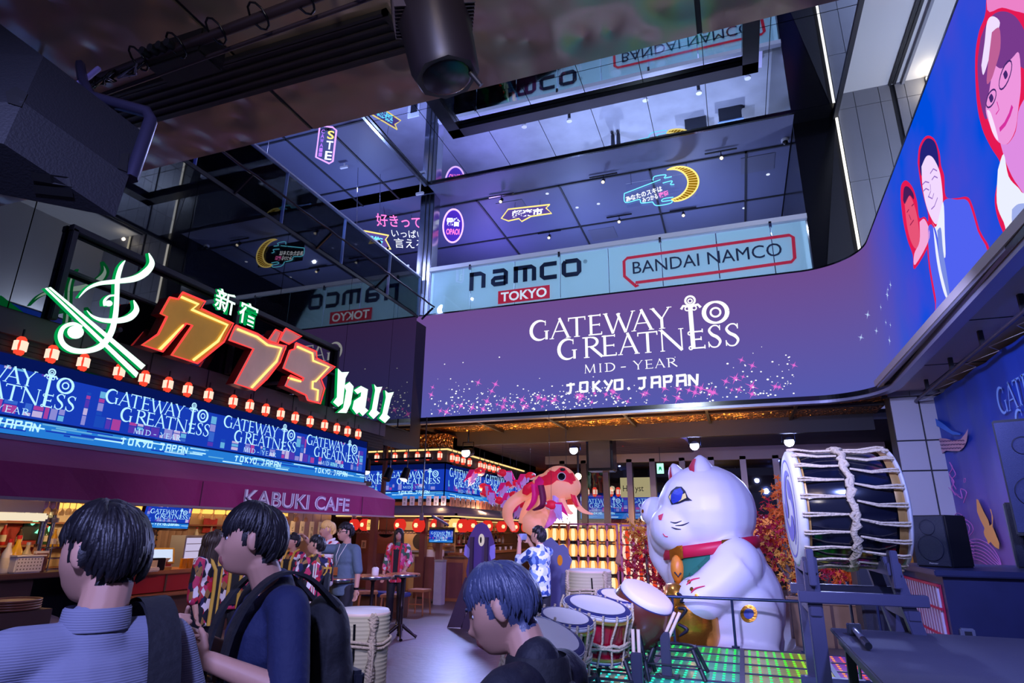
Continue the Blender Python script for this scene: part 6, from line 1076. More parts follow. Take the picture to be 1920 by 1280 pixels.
rs(lt*2.03, [(.05, 0), (.05, .42)]); rs(lt*2.03, [(.0, .37), (.38, .37), (.44, .32), (.44, 0)]); rs(lt*2.03, [(.25, .36), (.25, 0)])     # m
rs(lt*3.18, [(.36, .37), (.1, .37), (.05, .32), (.05, .08), (.1, .03), (.36, .03)])                                   # c
rs(lt*4.12, [(.08, .37), (.32, .37), (.36, .32), (.36, .08), (.32, .03), (.09, .03), (.05, .08), (.05, .32), (.09, .37)])  # o
text(mb, Fr((x1+.03, 14.19, zt-.12), (1, 0, 0), (0, 0, 1)), '®', 0, 0, .1, .1, m_bkl, .0); wp(mb.build('lettering'), t)
a, b = bb(935, 578), bb(1031, 562); mb = MB().poly([(a.x-.02, 14.19, 7.47), (b.x, 14.19, 7.47), (b.x, 14.19, 7.84), (a.x-.02, 14.19, 7.84)], m_rdl); wp(mb.build('red_plate'), t); mb = MB(); text(mb, Fr((a.x+.06, 14.185, 7.52), (1, 0, 0), (0, 0, 1)), 'TOKYO', 0, 0, b.x-a.x-.14, .27, m_wl, .0, .025); wp(mb.build('lettering'), t)
mb = MB(); bst(mb, [(1197, 534), (1193, 537), (1171, 518), (1170, 490), (1176, 484), (1330, 462), (1480, 441), (1487, 445), (1490, 484), (1484, 491), (1340, 511), (1192, 530), (1194, 538)], .075, m_rdl); wp(mb.build('speech_frame'), t)
a, b = bb(1187, 514), bb(1467, 478); mb = MB(); text(mb, Fr((a.x, 14.188, a.z), (1, 0, 0), (0, 0, 1)), 'BANDAI NAMCO', 0, 0, b.x-a.x, .33, m_bkl, 0, 0); wp(mb.build('lettering'), t)
# left balustrade: clear glass
t = thing('left_balustrade', 'clear glass balustrade with thin bright handrail along the left balcony', 'balustrade', (WX, 8, 7.1)); g_cl = glass('clear_pane', (180, 200, 235), .18)
yb = [-1, 2.1, 4.1, 6.1, 8.1, 10.0, 11.9, 13.45]
for a, b in zip(yb, yb[1:]): wp(MB().box((WX-.02, a+.008, 7.1), (WX-.008, b-.008, 8.2), g_cl).build('glass_pane'), t); wp(MB().box((WX-.03, b-.014, 7.1), (WX+.0, b+.0, 8.2), M('pane_edge', (150, 170, 210), .2)).build('pane_edge'), t)
wp(MB().box((WX-.035, -1, 8.19), (WX+.01, 13.45, 8.225), M('bright_rail', (196, 204, 225), .3, .5)).build('handrail'), t)
# neon signs
nb = lambda n, c, s=1.5: E('neon_'+n, c, s)
N_Y, N_P, N_C, N_W, N_V, N_O, N_R = nb('yellow', (255, 214, 60)), nb('pink', (255, 120, 200)), nb('cyan', (110, 220, 255)), nb('white', (235, 240, 255)), nb('violet', (170, 110, 255)), nb('orange', (255, 150, 50)), nb('red2', (255, 50, 70))
def neon_text(mb, fr, s, u, v, w_, h_, m, bold=.02): text(mb, fr, s, u, v, w_, h_, m, .012, bold)
def wires(t, pts):
    for p, q in pts: wp(MB().cyl(p, q, .008, m_steel, n=5).build('wire'), t)
# moon sign
fm_ = Fr((-2.2, 15.0, 10.15), (1, 0, 0), (0, 0, 1)); t = thing('moon_neon_sign', 'neon sign of a yellow crescent moon with cyan clouds and white writing', 'sign', (-1.1, 15, 10.6))
mb = MB(); out = arc(1.42, .5, .56, .52, 105, -100, 22); inn = arc(1.24, .52, .47, .46, -88, 95, 22); wp(mb.tube([fm_(u, v, .03) for u, v in out+inn], .022, N_Y, 6, True).build('moon_tube'), t)
mb = MB(); L = out; K = list(reversed(inn)); mb.add([fm_(*p, .0) for p in L+K], [(i, i+1, len(L)+i+1, len(L)+i) for i in range(22)], E('moon_fill', (200, 150, 30), .55))
for i in range(1, 22): mb.tube([fm_(*L[i], .02), fm_(*K[i], .02)], .006, N_Y, 4)
wp(mb.build('moon_face'), t)
for pts in ([(0, .48), (1.0, .72)], [(0, .48), (.02, .2), (.4, .22), (.45, .1), (.75, .08)], [(.75, .08), (.85, -.05), (1.2, -.05), (1.25, .03), (1.0, .05), (1.05, .12), (1.3, .12)], [(.8, .74), (.85, .85), (1.15, .84), (1.1, .75), (1.3, .75)], [(1.05, .6), (1.3, .62), (1.25, .52), (1.35, .5)]): p, _ = smooth(pts, 1, 4); wp(MB().tube([fm_(u, v, .02) for u, v in p], .014, N_C, 5).build('cloud_tube'), t)
mb = MB(); f2 = Fr(fm_(0, 0), (1, 0, .16), (-.16, 0, 1)); neon_text(mb, f2, 'あなたのスキは', .08, .2, 1.0, .17, N_W); neon_text(mb, f2, 'みつかる', .5, .02, .42, .16, N_W); neon_text(mb, f2, '夜街', .95, .02, .26, .16, N_P); wp(mb.build('writing'), t)
wp(MB().box((-2.15, 15.02, 10.2), (-.3, 15.03, 10.95), glass('sign_acrylic', (220, 230, 255), .15)).build('backplate'), t); wires(t, [(V((-2.0, 15.02, 10.9)), V((-2.0, 15.02, 11.29))), (V((-.5, 15.02, 11.0)), V((-.5, 15.02, 11.29)))])
# slanted banner sign
def slanted(label, fr, w_, h_, c1, txt, c2, wtop):
    t = thing('slanted_neon_sign', label, 'sign', fr(w_/2, 0)); ol = [(0, h_*.35), (w_*.12, h_*.95), (w_*.95, h_), (w_*.88, h_*.78), (w_, h_*.38), (w_*.6, h_*.3), (w_*.42, 0), (w_*.36, h_*.22), (w_*.15, h_*.12)]
    wp(MB().tube([fr(u, v, .02) for u, v in ol], .02, c1, 6, True).build('outline_tube'), t); wp(MB().poly([fr(u, v, .0) for u, v in ol], M('sign_board_violet', (60, 50, 110), .5, emit=.4, ecol=(120, 90, 200))).build('board'), t); mb = MB(); neon_text(mb, fr, txt, w_*.2, h_*.34, w_*.62, h_*.5, c2, .035); wp(mb.build('writing'), t); wires(t, [(fr(w_*.25, h_*.95), fr(w_*.25, wtop)), (fr(w_*.75, h_), fr(w_*.75, wtop))]); return t
slanted('slanted white and gold neon sign hanging over the back balcony', Fr((-6.03, 15.45, 10.6), (1, 0, -.08), (.08, 0, 1)), 1.6, .48, N_Y, '超楽市', N_W, .68)
slanted('slanted yellow neon sign seen through the left balcony glass', Fr((-9.2, 12.2, 8.75), (.55, .9, .12), (0, -.12, 1)), 1.35, .62, N_Y, '夜超街', N_C, 2.4)
# oval sign
fo = Fr((-7.4, 14.95, 10.5), (.9, .35, 0), (0, 0, 1)); t = thing('oval_neon_sign', 'violet rimmed oval neon sign beside the steel column', 'sign', fo(0, 0)); wp(MB().tube([fo(.3*math.cos(a*PI/18), .56*math.sin(a*PI/18), .02) for a in range(36)], .026, nb('lilac', (230, 180, 255), 1.6), 6, True).build('rim_tube'), t); wp(MB().poly([fo(.3*math.cos(a*PI/18), .56*math.sin(a*PI/18), 0) for a in range(36)], M('sign_disc', (60, 30, 150), .4, emit=.5, ecol=(90, 50, 220))).build('disc'), t)
mb = MB(); neon_text(mb, fo, '電音', -.2, -.02, .4, .3, N_W, .05); neon_text(mb, fo, 'OPAOI', -.2, -.3, .4, .2, N_P, .03); wp(mb.build('writing'), t); wires(t, [(fo(0, .56), fo(0, .78))])
# calligraphy sign
fc = Fr((-9.6, 14.4, 9.93), (.62, .78, .22), (-.1, -.2, 1)); t = thing('calligraphy_neon_sign', 'pink and white handwritten neon sign left of the steel column', 'sign', fc(.8, .5)); mb = MB(); neon_text(mb, fc, '好きって', 0, .62, 1.5, .42, N_P, .01); wp(mb.build('pink_line'), t); mb = MB(); neon_text(mb, fc, 'いっぱい', .45, .3, 1.1, .26, N_W, .0); neon_text(mb, fc, '言える', .5, -.05, 1.0, .32, N_W, .0); wp(mb.build('white_line'), t); wires(t, [(fc(.3, 1.0), fc(.3, 1.28)), (fc(1.2, .95), fc(1.2, 1.08))])
# upright violet sign at the canopy edge
fs_ = Fr(P(592, 300, 'y', 10.2)+V((0, 0, -.05)), (.88, .48, 0), (0, 0, 1)); t = thing('upright_neon_sign', 'upright violet framed neon sign by the canopy edge', 'sign', fs_(.2, .4)); wp(MB().tube([fs_(u, v, .02) for u, v in ((0, .12), (.32, -.02), (.4, .05), (.4, .92), (.3, 1.0), (0, 1.0))], .022, nb('violet_frame', (200, 150, 255), 1.6), 6, True).build('frame_tube'), t); mb = MB()
for k, ch in enumerate('STE'): neon_text(mb, fs_, ch, .2, .66-k*.29, .16, .24, N_Y if k == 0 else N_W, .02)
for k, ch in enumerate('CAWAII'): neon_text(mb, fs_, ch, .05, .8-k*.13, .08, .11, N_V, .01)
wp(mb.build('writing'), t); wires(t, [(fs_(.2, 1.0), fs_(.2, 1.25))])
# burst sign and hand sign at the left end
fh = Fr(P(432, 392, 'x', -9.0)+V((0, 0, 0)), (.25, 1, .0), (0, 0, 1)); t = thing('burst_neon_sign', 'yellow burst neon sign with white lettering at the far left balcony', 'sign', fh(.2, .2)); wp(MB().tube([fh(-.15+.5*(i/8)-.0, .28+(.1 if i % 2 else 0), .02) for i in range(9)], .018, N_Y, 5).build('burst_tube'), t); mb = MB(); neon_text(mb, fh, '喰王', -.02, -.02, .3, .28, N_W, .05); wp(mb.build('writing'), t); wires(t, [(fh(.1, .38), fh(.1, 11.29-fh.o.z)), (fh(.1, 0), fh(.1, 7.02-fh.o.z))])
fh2 = Fr(P(468, 390, 'x', -9.0), (.25, 1, .0), (0, 0, 1)); t = thing('hand_neon_sign', 'orange neon outline of a pointing hand at the far left balcony', 'sign', fh2(.2, .2)); p, _ = smooth([(0, .1), (.02, .24), (.16, .26), (.3, .2), (.45, .22), (.32, .14), (.45, .1), (.3, .06), (.4, -.02), (.22, -.02), (.05, -.02), (0, .1)], 1, 3); wp(MB().tube([fh2(u, v, .02) for u, v in p], .02, N_O, 5).build('hand_tube'), t); wp(MB().tube([fh2(.0+.1*i, .0+.03*(i % 2), .02) for i in range(4)], .014, N_R, 5).build('finger_tube'), t); wires(t, [(fh2(.2, .25), fh2(.2, 11.29-fh2.o.z)), (fh2(.2, 0), fh2(.2, 7.02-fh2.o.z))])
p_ = P(537, 425, 'x', -8.7); t = thing('orange_pillar_light', 'short vertical orange light tube behind the left balcony glass', 'light', p_); MB().cyl((0, 0, -.2), (0, 0, .22), .03, N_O, n=8).build('tube', t); MB().box((-.04, -.04, -1.0), (.04, .04, -.2), m_dark).build('pole', t)
# claw machines, 2F furniture
t = thing('claw_machine', 'white lit prize machine showing over the left balcony edge', 'machine', (-8.55, 10.4, 7.02)); MB().box((-.4, -.75, 0), (.3, .75, .5), M('machine_white', (210, 220, 240), .4)).build('base', t); MB().box((-.4, -.75, .5), (.3, .75, .98), M('machine_light', (200, 215, 250), .3, emit=.9, ecol=(190, 210, 255), var=(7, .9))).build('lit_case', t); MB().box((-.42, -.78, .98), (.32, .78, 1.08), m_trim).build('top', t)
t = thing('claw_machine', 'violet lit machine at the far left end of the balcony', 'machine', (-8.6, 6.1, 7.02)); MB().box((-.4, -.7, 0), (.3, .7, .7), M('machine_violet', (130, 90, 220), .4, emit=.5, ecol=(120, 80, 230))).build('body', t); MB().box((-.42, -.72, .7), (.32, .72, .8), m_trim).build('top', t)
t = thing('fan_standee', 'small red and white fan-shaped neon standee below the man on the balcony', 'sign', P(700, 520, 'x', -7.95)); fq = Fr((0, 0, 0), (.1, 1, 0), (0, 0, 1)); MB().tube([fq(.2*math.cos(a*PI/8), .18+.2*math.sin(a*PI/8)) for a in range(9)], .03, N_Y, 6).build('fan_tube', t); MB().box((-.02, -.07, -.25), (.02, .07, .2), N_R).build('red_stripe', t); MB().box((-.02, -.26, -.25), (.01, -.08, .1), E('panel_ice', (190, 225, 255), .9)).box((-.02, .08, -.25), (.01, .26, .1), E('panel_ice', (190, 225, 255), .9)).build('white_panel', t); t.location.z = 7.42
p_ = P(737, 532, 'x', -7.9); t = thing('white_rune_light', 'small white neon character at the knees of the man on the balcony', 'sign', p_); mb = MB(); neon_text(mb, Fr((0, -.12, -.15), (.1, 1, 0), (0, 0, 1)), '招', 0, 0, .26, .3, N_W, .05); mb.build('character', t); MB().cyl((0, 0, -.15), (0, 0, -(p_.z-7.02)), .012, m_dark, n=6).build('stem', t)
t = thing('white_kiosk', 'white information panel behind the man near the steel column', 'panel', (-8.3, 13.7, 7.02)); MB().box((-.2, -.02, 1.2), (.2, .02, 1.75), M('panel_white', (205, 210, 230), .5)).box((-.1, -.03, 1.3), (.12, -.02, 1.6), m_dark).build('panel', t); MB().cyl((0, 0, 0), (0, 0, 1.2), .03, m_steel).build('leg', t)
# things reflected in the mirror ceiling
t = thing('white_bench', 'long curved white bench on the upper floor, seen in the mirror ceiling', 'bench', (-2.5, 15.4, 7.38)); p, _ = smooth([(-5, 0, .4), (-3.5, .35, .4), (-2, .0, .4), (0, .3, .4), (2, 0, .4), (4.3, .3, .4)], 1, 6); mb = MB()
for i in range(len(p)-1):
    a, b = V(p[i]), V(p[i+1]); mb.add([a+V((0, -.45, 0)), b+V((0, -.45, 0)), b+V((0, .45, 0)), a+V((0, .45, 0)), a+V((0, -.4, -.4)), b+V((0, -.4, -.4)), b+V((0, .4, -.4)), a+V((0, .4, -.4))], [(0, 1, 2, 3), (0, 4, 5, 1), (3, 2, 6, 7)], M('bench_white', (190, 180, 214), .4))
mb.build('seat', t); MB().box((-5, -.05, 0), (4.3, .3, .02), m_dark).build('plinth', t)
for i, (x, y, c_) in enumerate(((-.2, 18.6, (196, 70, 50)), (.9, 18.4, (120, 150, 190)))): t = thing('display_board', ('red', 'pale blue')[i]+' poster board on the upper floor, seen in the mirror ceiling', 'board', (x, y, 7.38)); MB().bbox((0, 0, .55), (.8, .5, .04), M('board_%d' % i, c_, .6, var=(5, .5)), .01).build('board', t); MB().box((-.35, -.2, 0), (.35, .2, .5), m_dark).build('stand', t)
for i, x in enumerate((-5.6, -4.1, -1.6, .0, 1.4)): t = thing('floor_uplight', 'black floor lamp on the upper floor, %s from left in the mirror ceiling' % ORD[i], 'lamp', (x, 16.3+.2*(i % 2), 7.38)); MB().cyl((0, 0, 0), (0, 0, .5), .05, m_black).build('body', t); MB().cyl((0, 0, .5), (0, 0, .56), .09, m_wp).build('head', t)
# track lights and downlights of the back balcony ceiling
def track(label, x, y, warm=True):
    t = thing('track_spotlight', label, 'spotlight', (x, y, 11.25)); MB().box((-.4, -.02, -.03), (.4, .02, 0), m_black).build('track', t); MB().cyl((0, 0, -.03), (0, 0, -.14), .012, m_black, n=6).build('stem', t); MB().cyl((0, .06, -.12), (0, -.06, -.26), .05, m_black, .055).build('barrel', t); MB().cyl((0, -.061, -.261), (0, -.066, -.267), .045, E('spot_lens', (255, 240, 215), 1.8)).build('lens', t)
for i, (px, py) in enumerate(((940, 372), (1131, 335), (1352, 290), (1161, 410), (1281, 398), (1030, 440))): p = P(px, py, 'z', 11.13); track('track spotlight on the back balcony ceiling, %s' % ('above the slanted white sign', 'left of the moon sign', 'right of the moon sign', 'below the left half of the moon sign', 'below the crescent', 'far one near the handrail')[i], p.x, p.y)
for i, (px, py) in enumerate(((1026, 363), (1082, 389), (1181, 372), (1122, 382), (1395, 390), (1440, 327))): p = P(px, py, 'z', 11.285); t = thing('ceiling_downlight', 'tiny round ceiling downlight on the back balcony, %s from left' % ORD[(0, 1, 3, 2, 4, 5)[i]], 'downlight', (p.x, p.y, 11.29), 0, 'balcony downlights'); MB().cyl((0, 0, -.012), (0, 0, 0), .05, E('downlight', (215, 225, 255), 1.1), n=12).build('lens', t)
p = P(1472, 265, 'z', 11.23); t = thing('dome_camera', 'white dome security camera on the back balcony ceiling', 'camera', (p.x, p.y, 11.29)); MB().cyl((0, 0, -.06), (0, 0, 0), .09, m_white).build('mount', t); MB().ball((0, 0, -.09), .07, m_black, 12).build('dome', t)
for i, (px, py) in enumerate(((645, 315), (788, 350))): p = P(px, py, 'z', 11.13); t = thing('ceiling_fixture', ('small white ceiling camera near the violet upright sign', 'white rod fixture hanging by the steel column')[i], 'fixture', (p.x, p.y, 11.29)); MB().cyl((0, 0, 0), (0, 0, -.35 if i else -.1), .02, m_white, n=8).build('stem', t); MB().box((-.12, -.03, -.42 if i else -.16), (.12, .03, -.35 if i else -.1), m_white).build('body', t)
# light lines on the right
t = thing('vertical_light_line', 'thin white vertical light line between black return and stone tiles', 'light', (3.05, 14.16, 7.4)); MB().box((-.025, -.02, 0), (.025, .02, 4.5), E('light_line_white', (255, 250, 240), 1.8)).build('tube', t); MB().box((-.035, .02, 0), (.035, .05, 4.5), m_dark).build('channel', t)
p = P(1740, 155, 'y', 14.12); t = thing('short_light_line', 'short warm light line at the top of the stone tile wall', 'light', (p.x, 14.12, 10.9)); MB().box((-.02, -.02, 0), (.02, .02, .9), E('light_line_warm', (255, 244, 215), 2)).build('tube', t); MB().box((-.03, .02, 0), (.03, .06, .9), m_dark).build('channel', t)
lamp('POINT', 'light_line_glow', (p.x, 13.9, 11.6), 9, (1, .85, .6), None, .05)
# ================================================================ HALL BEHIND THE STAGE
for i, p in enumerate(SPOTS):
    t = thing('stage_spotlight', 'blue-white blazing stage spotlight, %s from left in the row of four' % ORD[i], 'spotlight', p); MB().cyl((0, .05, 0), (0, .4, .06), .13, m_black, .11).build('barrel', t); MB().cyl((0, .04, 0), (0, .05, 0), .12, E('spot_blaze', (225, 232, 255), 14), n=24).build('lens', t); MB().tube([(-.16, .2, 0), (-.16, .2, .3), (.16, .2, .3), (.16, .2, 0)], .015, m_black, 6).build('yoke', t); MB().cyl((0, .2, .3), (0, .2, 4.3-p.z), .02, m_black, n=6).build('drop', t)
t = thing('hall_loudspeaker', 'dark blue-lit hanging loudspeaker between the two middle stage spots', 'loudspeaker', P(1125, 850, 'y', 16.9)); MB().bbox((0, .2, 0), (.75, .6, .95), m_black, .03).build('cabinet', t); MB().box((-.3, -.11, -.4), (.3, -.1, .4), m_gr1).build('grille', t); MB().cyl((0, .2, .4), (0, .2, .9), .03, m_dark).build('hanger', t)
t = thing('stage_truss', 'black lighting bar running across under the far canopy', 'bar', (-3.4, 16.2, 4.2)); MB().cyl((-4.5, .3, -.02), (6.2, .3, -.02), .04, m_black).build('bar', t)
for x in (-4, -1, 2, 5): MB().cyl((x, .3, 0), (x, .3, .2), .02, m_black).build('drop', t)
for k in range(7): MB().tube([(-3.6+k*1.3+.1*j, .3, .02-.12*math.sin(j*PI/6)) for j in range(7)], .012, m_fr, 5).build('cable_swag', t)
t = thing('par_can', 'small black spotlight hanging over the cafe end of the LED strip', 'spotlight', P(687, 872, 'y', 12.5)); MB().cyl((0, 0, .12), (.06, -.1, -.16), .09, m_black, .11).build('barrel', t); MB().cyl((.061, -.102, -.165), (.063, -.105, -.17), .1, E('par_lens', (225, 225, 255), 1.5)).build('lens', t); MB().cyl((0, 0, .1), (0, 0, 1.0), .02, m_black).build('drop', t)
for i, px in enumerate((731, 763)): t = thing('par_can', ('black spotlight left of', 'lit black spotlight over')[i]+' the title on the corner bar band', 'spotlight', P(px, 888, 'y', 13.6)); MB().cyl((0, 0, .12), (-.03, -.1, -.14), .09, m_black, .11).build('barrel', t); MB().cyl((-.03, -.101, -.142), (-.031, -.106, -.15), .1, E('par_lens', (225, 225, 255), 1.5) if i else m_dark).build('lens', t); MB().cyl((0, 0, .1), (0, 0, .6), .02, m_black).build('drop', t)
t = thing('wall_mounted_bar', 'black bar carrying the small spotlights beside the awning end', 'bar', (P(680, 866, 'y', 13.6).x, 13.6, P(745, 868, 'y', 13.6).z)); MB().cyl((0, 0, .1), (2.0, 0, .1), .03, m_black).build('bar', t); MB().cyl((.6, 0, .1), (.6, 0, 1.0), .02, m_black).build('drop', t)
p = P(1168, 840, 'y', 18.5); t = thing('smoke_detector', 'white round smoke detector on the hall ceiling', 'detector', (p.x, p.y, 4.3)); MB().lathe([(.13, 0), (.13, -.05), (.06, -.12), (.01, -.13)], m_white, 16).build('body', t); MB().cyl((0, 0, -.13), (0, 0, -.15), .03, m_redc, n=8).build('lamp', t)
p = P(1238, 878, 'y', 19); t = thing('exit_sign', 'small green-white lit exit sign hanging in the hall', 'sign', p); MB().box((-.1, -.02, -.15), (.1, .02, .15), E('exit_green', (180, 255, 225), 1.3)).build('panel', t); mb = MB().poly([(-.05, -.022, -.08), (.0, -.022, -.02), (.05, -.022, -.08), (.03, -.022, .05), (-.03, -.022, .05)], E('exit_figure', (20, 170, 110), .8)); mb.build('figure', t); MB().cyl((0, 0, .15), (0, 0, 4.3-p.z), .01, m_dark, n=6).build('rod', t)
# bright menu sign, screens and cream shop sign beyond the glass
a, b = P(1022, 985, 'y', 18.5), P(1080, 946, 'y', 18.5); t = thing('lit_menu_board', 'brilliant white lit menu board behind the goldfish lantern', 'sign', (a.x, 18.5, a.z)); MB().box((0, 0, 0), (b.x-a.x, .1, b.z-a.z), E('menu_white', (255, 250, 235), 2)).build('panel', t); MB().box((-.04, .02, -.05), (b.x-a.x+.04, .12, 0), m_wood).build('frame', t); mb = MB()
for i in range(16): u, v = R.uniform(.1, .8)*(b.x-a.x), R.uniform(.1, .8)*(b.z-a.z); mb.poly([(u, -.004, v), (u+.03, -.004, v), (u+.03, -.004, v+.04), (u, -.004, v+.04)], m_ink)
mb.build('print', t); MB().cyl((.1, .06, -a.z), (.1, .06, 0), .03, m_wood).build('post', t)
a, b = P(1090, 972, 'y', 26), P(1170, 924, 'y', 26); t = thing('far_led_screen', 'distant blue LED screen with the event title beyond the glass wall', 'screen', (a.x, 26, a.z)); mb = MB(); strip(mb, Fr((a.x, 25.9, a.z), (1, 0, 0), (0, 0, 1)), 3.4, b.z-a.z, 41, [(.15, 1.6), (2.2, 1.6)], .22, .1, 1.0); wp(mb.build('display'), t); wp(MB().box((a.x-.05, 25.92, a.z-.05), (a.x+3.45, 26.1, b.z+.4), m_dark).build('housing'), t); wp(MB().box((a.x+1.6, 26.1, 0), (a.x+1.8, 26.2, b.z), m_dark).build('pole'), t)
for i, px in enumerate((1100, 1115, 1145, 1159, 1192)): p = P(px, 922, 'y', 25.7); small_lantern('distant small red lantern, %s from left beyond the glass wall' % ORD[i], 'distant lanterns', (p.x, 25.7, p.z), 1.7)
a, b = P(1164, 932, 'y', 24.5), P(1200, 908, 'y', 24.5); t = thing('cream_shop_sign', 'cream shop sign with black lettering beyond the glass wall', 'sign', (a.x, 24.5, a.z)); MB().box((0, 0, 0), (1.15, .05, .75), E('cream_panel', (226, 206, 150), .8)).build('panel', t); mb = MB(); text(mb, Fr((.1, -.004, .15), (1, 0, 0), (0, 0, 1)), 'Hィyst', 0, 0, .8, .3, m_ink, 0); mb.build('writing', t); MB().box((.5, .05, .75), (.56, .1, 4.3-a.z), m_dark).build('hanger', t)
t = thing('street_stall', 'warm glowing street stall seen through the hall glass', 'stall', (-3.6, 23.5, 0)); MB().box((-2.2, 0, 0), (2.2, .5, 1.0), m_wood2).build('counter', t); MB().box((-2.2, .5, 1.0), (2.2, .6, 2.0), M('stall_back', (220, 150, 80), .6, emit=.8, ecol=(255, 150, 70), var=(3, .7))).build('back_wall', t); MB().box((-2.3, -.3, 2.0), (2.3, .7, 2.1), m_redp).build('canopy', t)
for i in range(9): round_lantern('orange stall lantern, %s from left beyond the hall glass' % ORD[i], (-5.5+i*.46, 23.1, 1.82), .8, 0, m_bigy)
# paper lantern racks
m_rk = M('rack_pink_lit', (190, 120, 170), .5); m_rko = M('rack_orange_wood', (190, 120, 70), .5); m_pl1 = E('paper_lantern_glow', (255, 172, 84), .95); m_pl2 = E('paper_lantern_core', (255, 236, 186), 1.1); m_plr = E('paper_lantern_red', (238, 70, 44), .9); m_plw = E('paper_lantern_white', (255, 222, 200), 1.0)  # pink light is put into the racks' base colour
PLN = {}
def paper_lantern(kind, label, group, loc):
    if kind not in PLN:
        t = thing('paper_lantern', label, 'lantern', loc, 0, group); g = kind == 'glow'; n = 14; mb = MB(); prof = [(.07, -.15), (.105, -.1), (.118, 0), (.105, .1), (.07, .15)]; vs = [(r*math.cos(2*PI*j/n), r*math.sin(2*PI*j/n), z) for r, z in prof for j in range(n)]
        for j in range(n): mb.add(vs, [(i*n+j, i*n+(j+1) % n, (i+1)*n+(j+1) % n, (i+1)*n+j) for i in range(4)], (m_pl2 if j in (10, 11) else m_pl1) if g else (m_plr if (j//2) % 2 else m_plw), True)
        mb.build('shade', t); MB().cyl((0, 0, .15), (0, 0, .175), .075, m_dark, n=12).cyl((0, 0, -.175), (0, 0, -.15), .075, m_dark, n=12).build('ring', t); MB().cyl((0, 0, .17), (0, 0, .22), .01, m_dark, n=5).build('hook', t); PLN[kind] = t; return t
    return dup(PLN[kind], loc, None, label, group)
def rack(label, x0, x1, y, z0, z1, nc, nr, kind, m, gname):
    t = thing('lantern_rack', label, 'rack', ((x0+x1)/2, y, 0))
    for i in range(nc+1): x = x0+(x1-x0)*i/nc; wp(MB().box((x-.022, y-.03, z0 if i not in (0, nc) else 0), (x+.022, y+.03, z1), m).build('upright'), t)
    for k in range(nr+1): z = z0+(z1-z0)*k/nr; wp(MB().box((x0, y-.03, z-.022), (x1, y+.03, z+.022), m).build('rail'), t)
    for k in range(nr):
        for i in range(nc): paper_lantern(kind, '%s lantern: %s column, %s row from top of %s' % ('cream' if kind == 'glow' else 'red-white', ORD[i], ORD[nr-1-k], gname), 'paper lanterns on '+gname, (x0+(x1-x0)*(i+.5)/nc, y-.06, z0+(z1-z0)*(k+1)/nr-.26))
rack('orange wooden rack of paper lanterns behind the grey barrel, left section', -4.98, -4.32, 16.3, .3, 1.86, 3, 4, 'glow', m_rko, 'the orange rack')
rack('pink lit rack of cream paper lanterns behind the grey barrel', -4.27, -3.0, 16.28, .3, 1.86, 5, 4, 'glow', m_rk, 'the pink rack')
rack('pink lit rack of red and white paper lanterns left of the cat', -2.6, -.9, 14.6, .2, 1.82, 6, 5, 'red', m_rk, 'the rack by the cat')
# face-in-hole standees seen from behind
m_stv = M('standee_violet_lit', (86, 62, 130), .6); m_stw = M('standee_dark', (60, 44, 66), .6)  # violet light on the board is mixed into its base colour
sp_ = lambda px, py: P(px, py, 'y', 11.0)
t = thing('photo_standee', 'violet-lit back of a face-in-hole photo board with lilac sleeves', 'standee', (-4.5, 11, 0)); o_ = V((0, .03, 0))
mb = MB(); mb.poly([sp_(*p) for p in [(903, 979), (912, 984), (920, 998), (926, 1016), (922, 1050), (918, 1075), (922, 1100), (921, 1160), (878, 1160), (877, 1095), (874, 1070), (878, 1050), (872, 1030), (880, 1005), (892, 984)]], m_stv, o_); wp(mb.build('board'), t)
for pts in ([(873, 1020), (880, 1028), (884, 1038), (878, 1046), (870, 1040), (871, 1028)], [(919, 1024), (928, 1020), (928, 1046), (921, 1050), (918, 1038)]): mb = MB(); mb.poly([sp_(*p)+V((0, -.005, 0)) for p in pts], M('sleeve_lilac', (150, 140, 225), .6), V((0, .02, 0))); wp(mb.build('sleeve'), t)
for px in (887, 914): wp(MB().box((sp_(px, 1000).x-.03, 10.93, .2), (sp_(px, 1000).x+.03, 11.0, 1.55), m_stw).build('batten'), t)
q = sp_(903, 1012); wp(MB().poly([q+V((.06*math.cos(a*PI/8), -.012, .11*math.sin(a*PI/8))) for a in range(16)], E('face_hole_light', (230, 214, 220), .75), V((0, .008, 0))).build('hole_glow_disc'), t); wp(MB().poly([q+V((.02*math.cos(a*PI/4)-.01, -.016, .06*math.sin(a*PI/4))) for a in range(8)], m_ink).build('face_mark'), t)  # emissive disc stands in for light seen through the hole
for pts in ([(872, 1082), (888, 1082), (866, 1176), (838, 1176)], [(893, 1100), (925, 1090), (925, 1182), (862, 1182)]): mb = MB(); mb.poly([P(x, y, 'y', 10.8) for x, y in pts], m_stw, V((0, .03, 0))); wp(mb.build('prop_leg'), t)
sp2 = lambda px, py: P(px, py, 'y', 10.4)
t = thing('photo_standee', 'grey back of a second photo board with round hole behind the photographer', 'standee', (-3.0, 10.4, 0)); mb = MB(); mb.poly([sp2(*p) for p in [(1005, 1150), (1003, 1040), (1012, 1022), (1024, 1012), (1033, 1007), (1042, 1016), (1048, 1022), (1056, 1020), (1064, 1028), (1066, 1040), (1072, 1050), (1068, 1062), (1066, 1160)]], M('standee_grey', (84, 86, 128), .6), V((0, .03, 0))); wp(mb.build('board'), t); q = sp2(1050, 1050); wp(MB().poly([q+V((.045*math.cos(a*PI/8), -.008, .085*math.sin(a*PI/8))) for a in range(16)], E('hole_orange_glow', (226, 136, 60), .7), V((0, .006, 0))).build('hole_glow_disc'), t); wp(MB().box((q.x-.25, 10.35, 0), (q.x-.2, 10.4, 1.3), m_stw).build('batten'), t)  # orange emissive disc in place of light showing through the hole
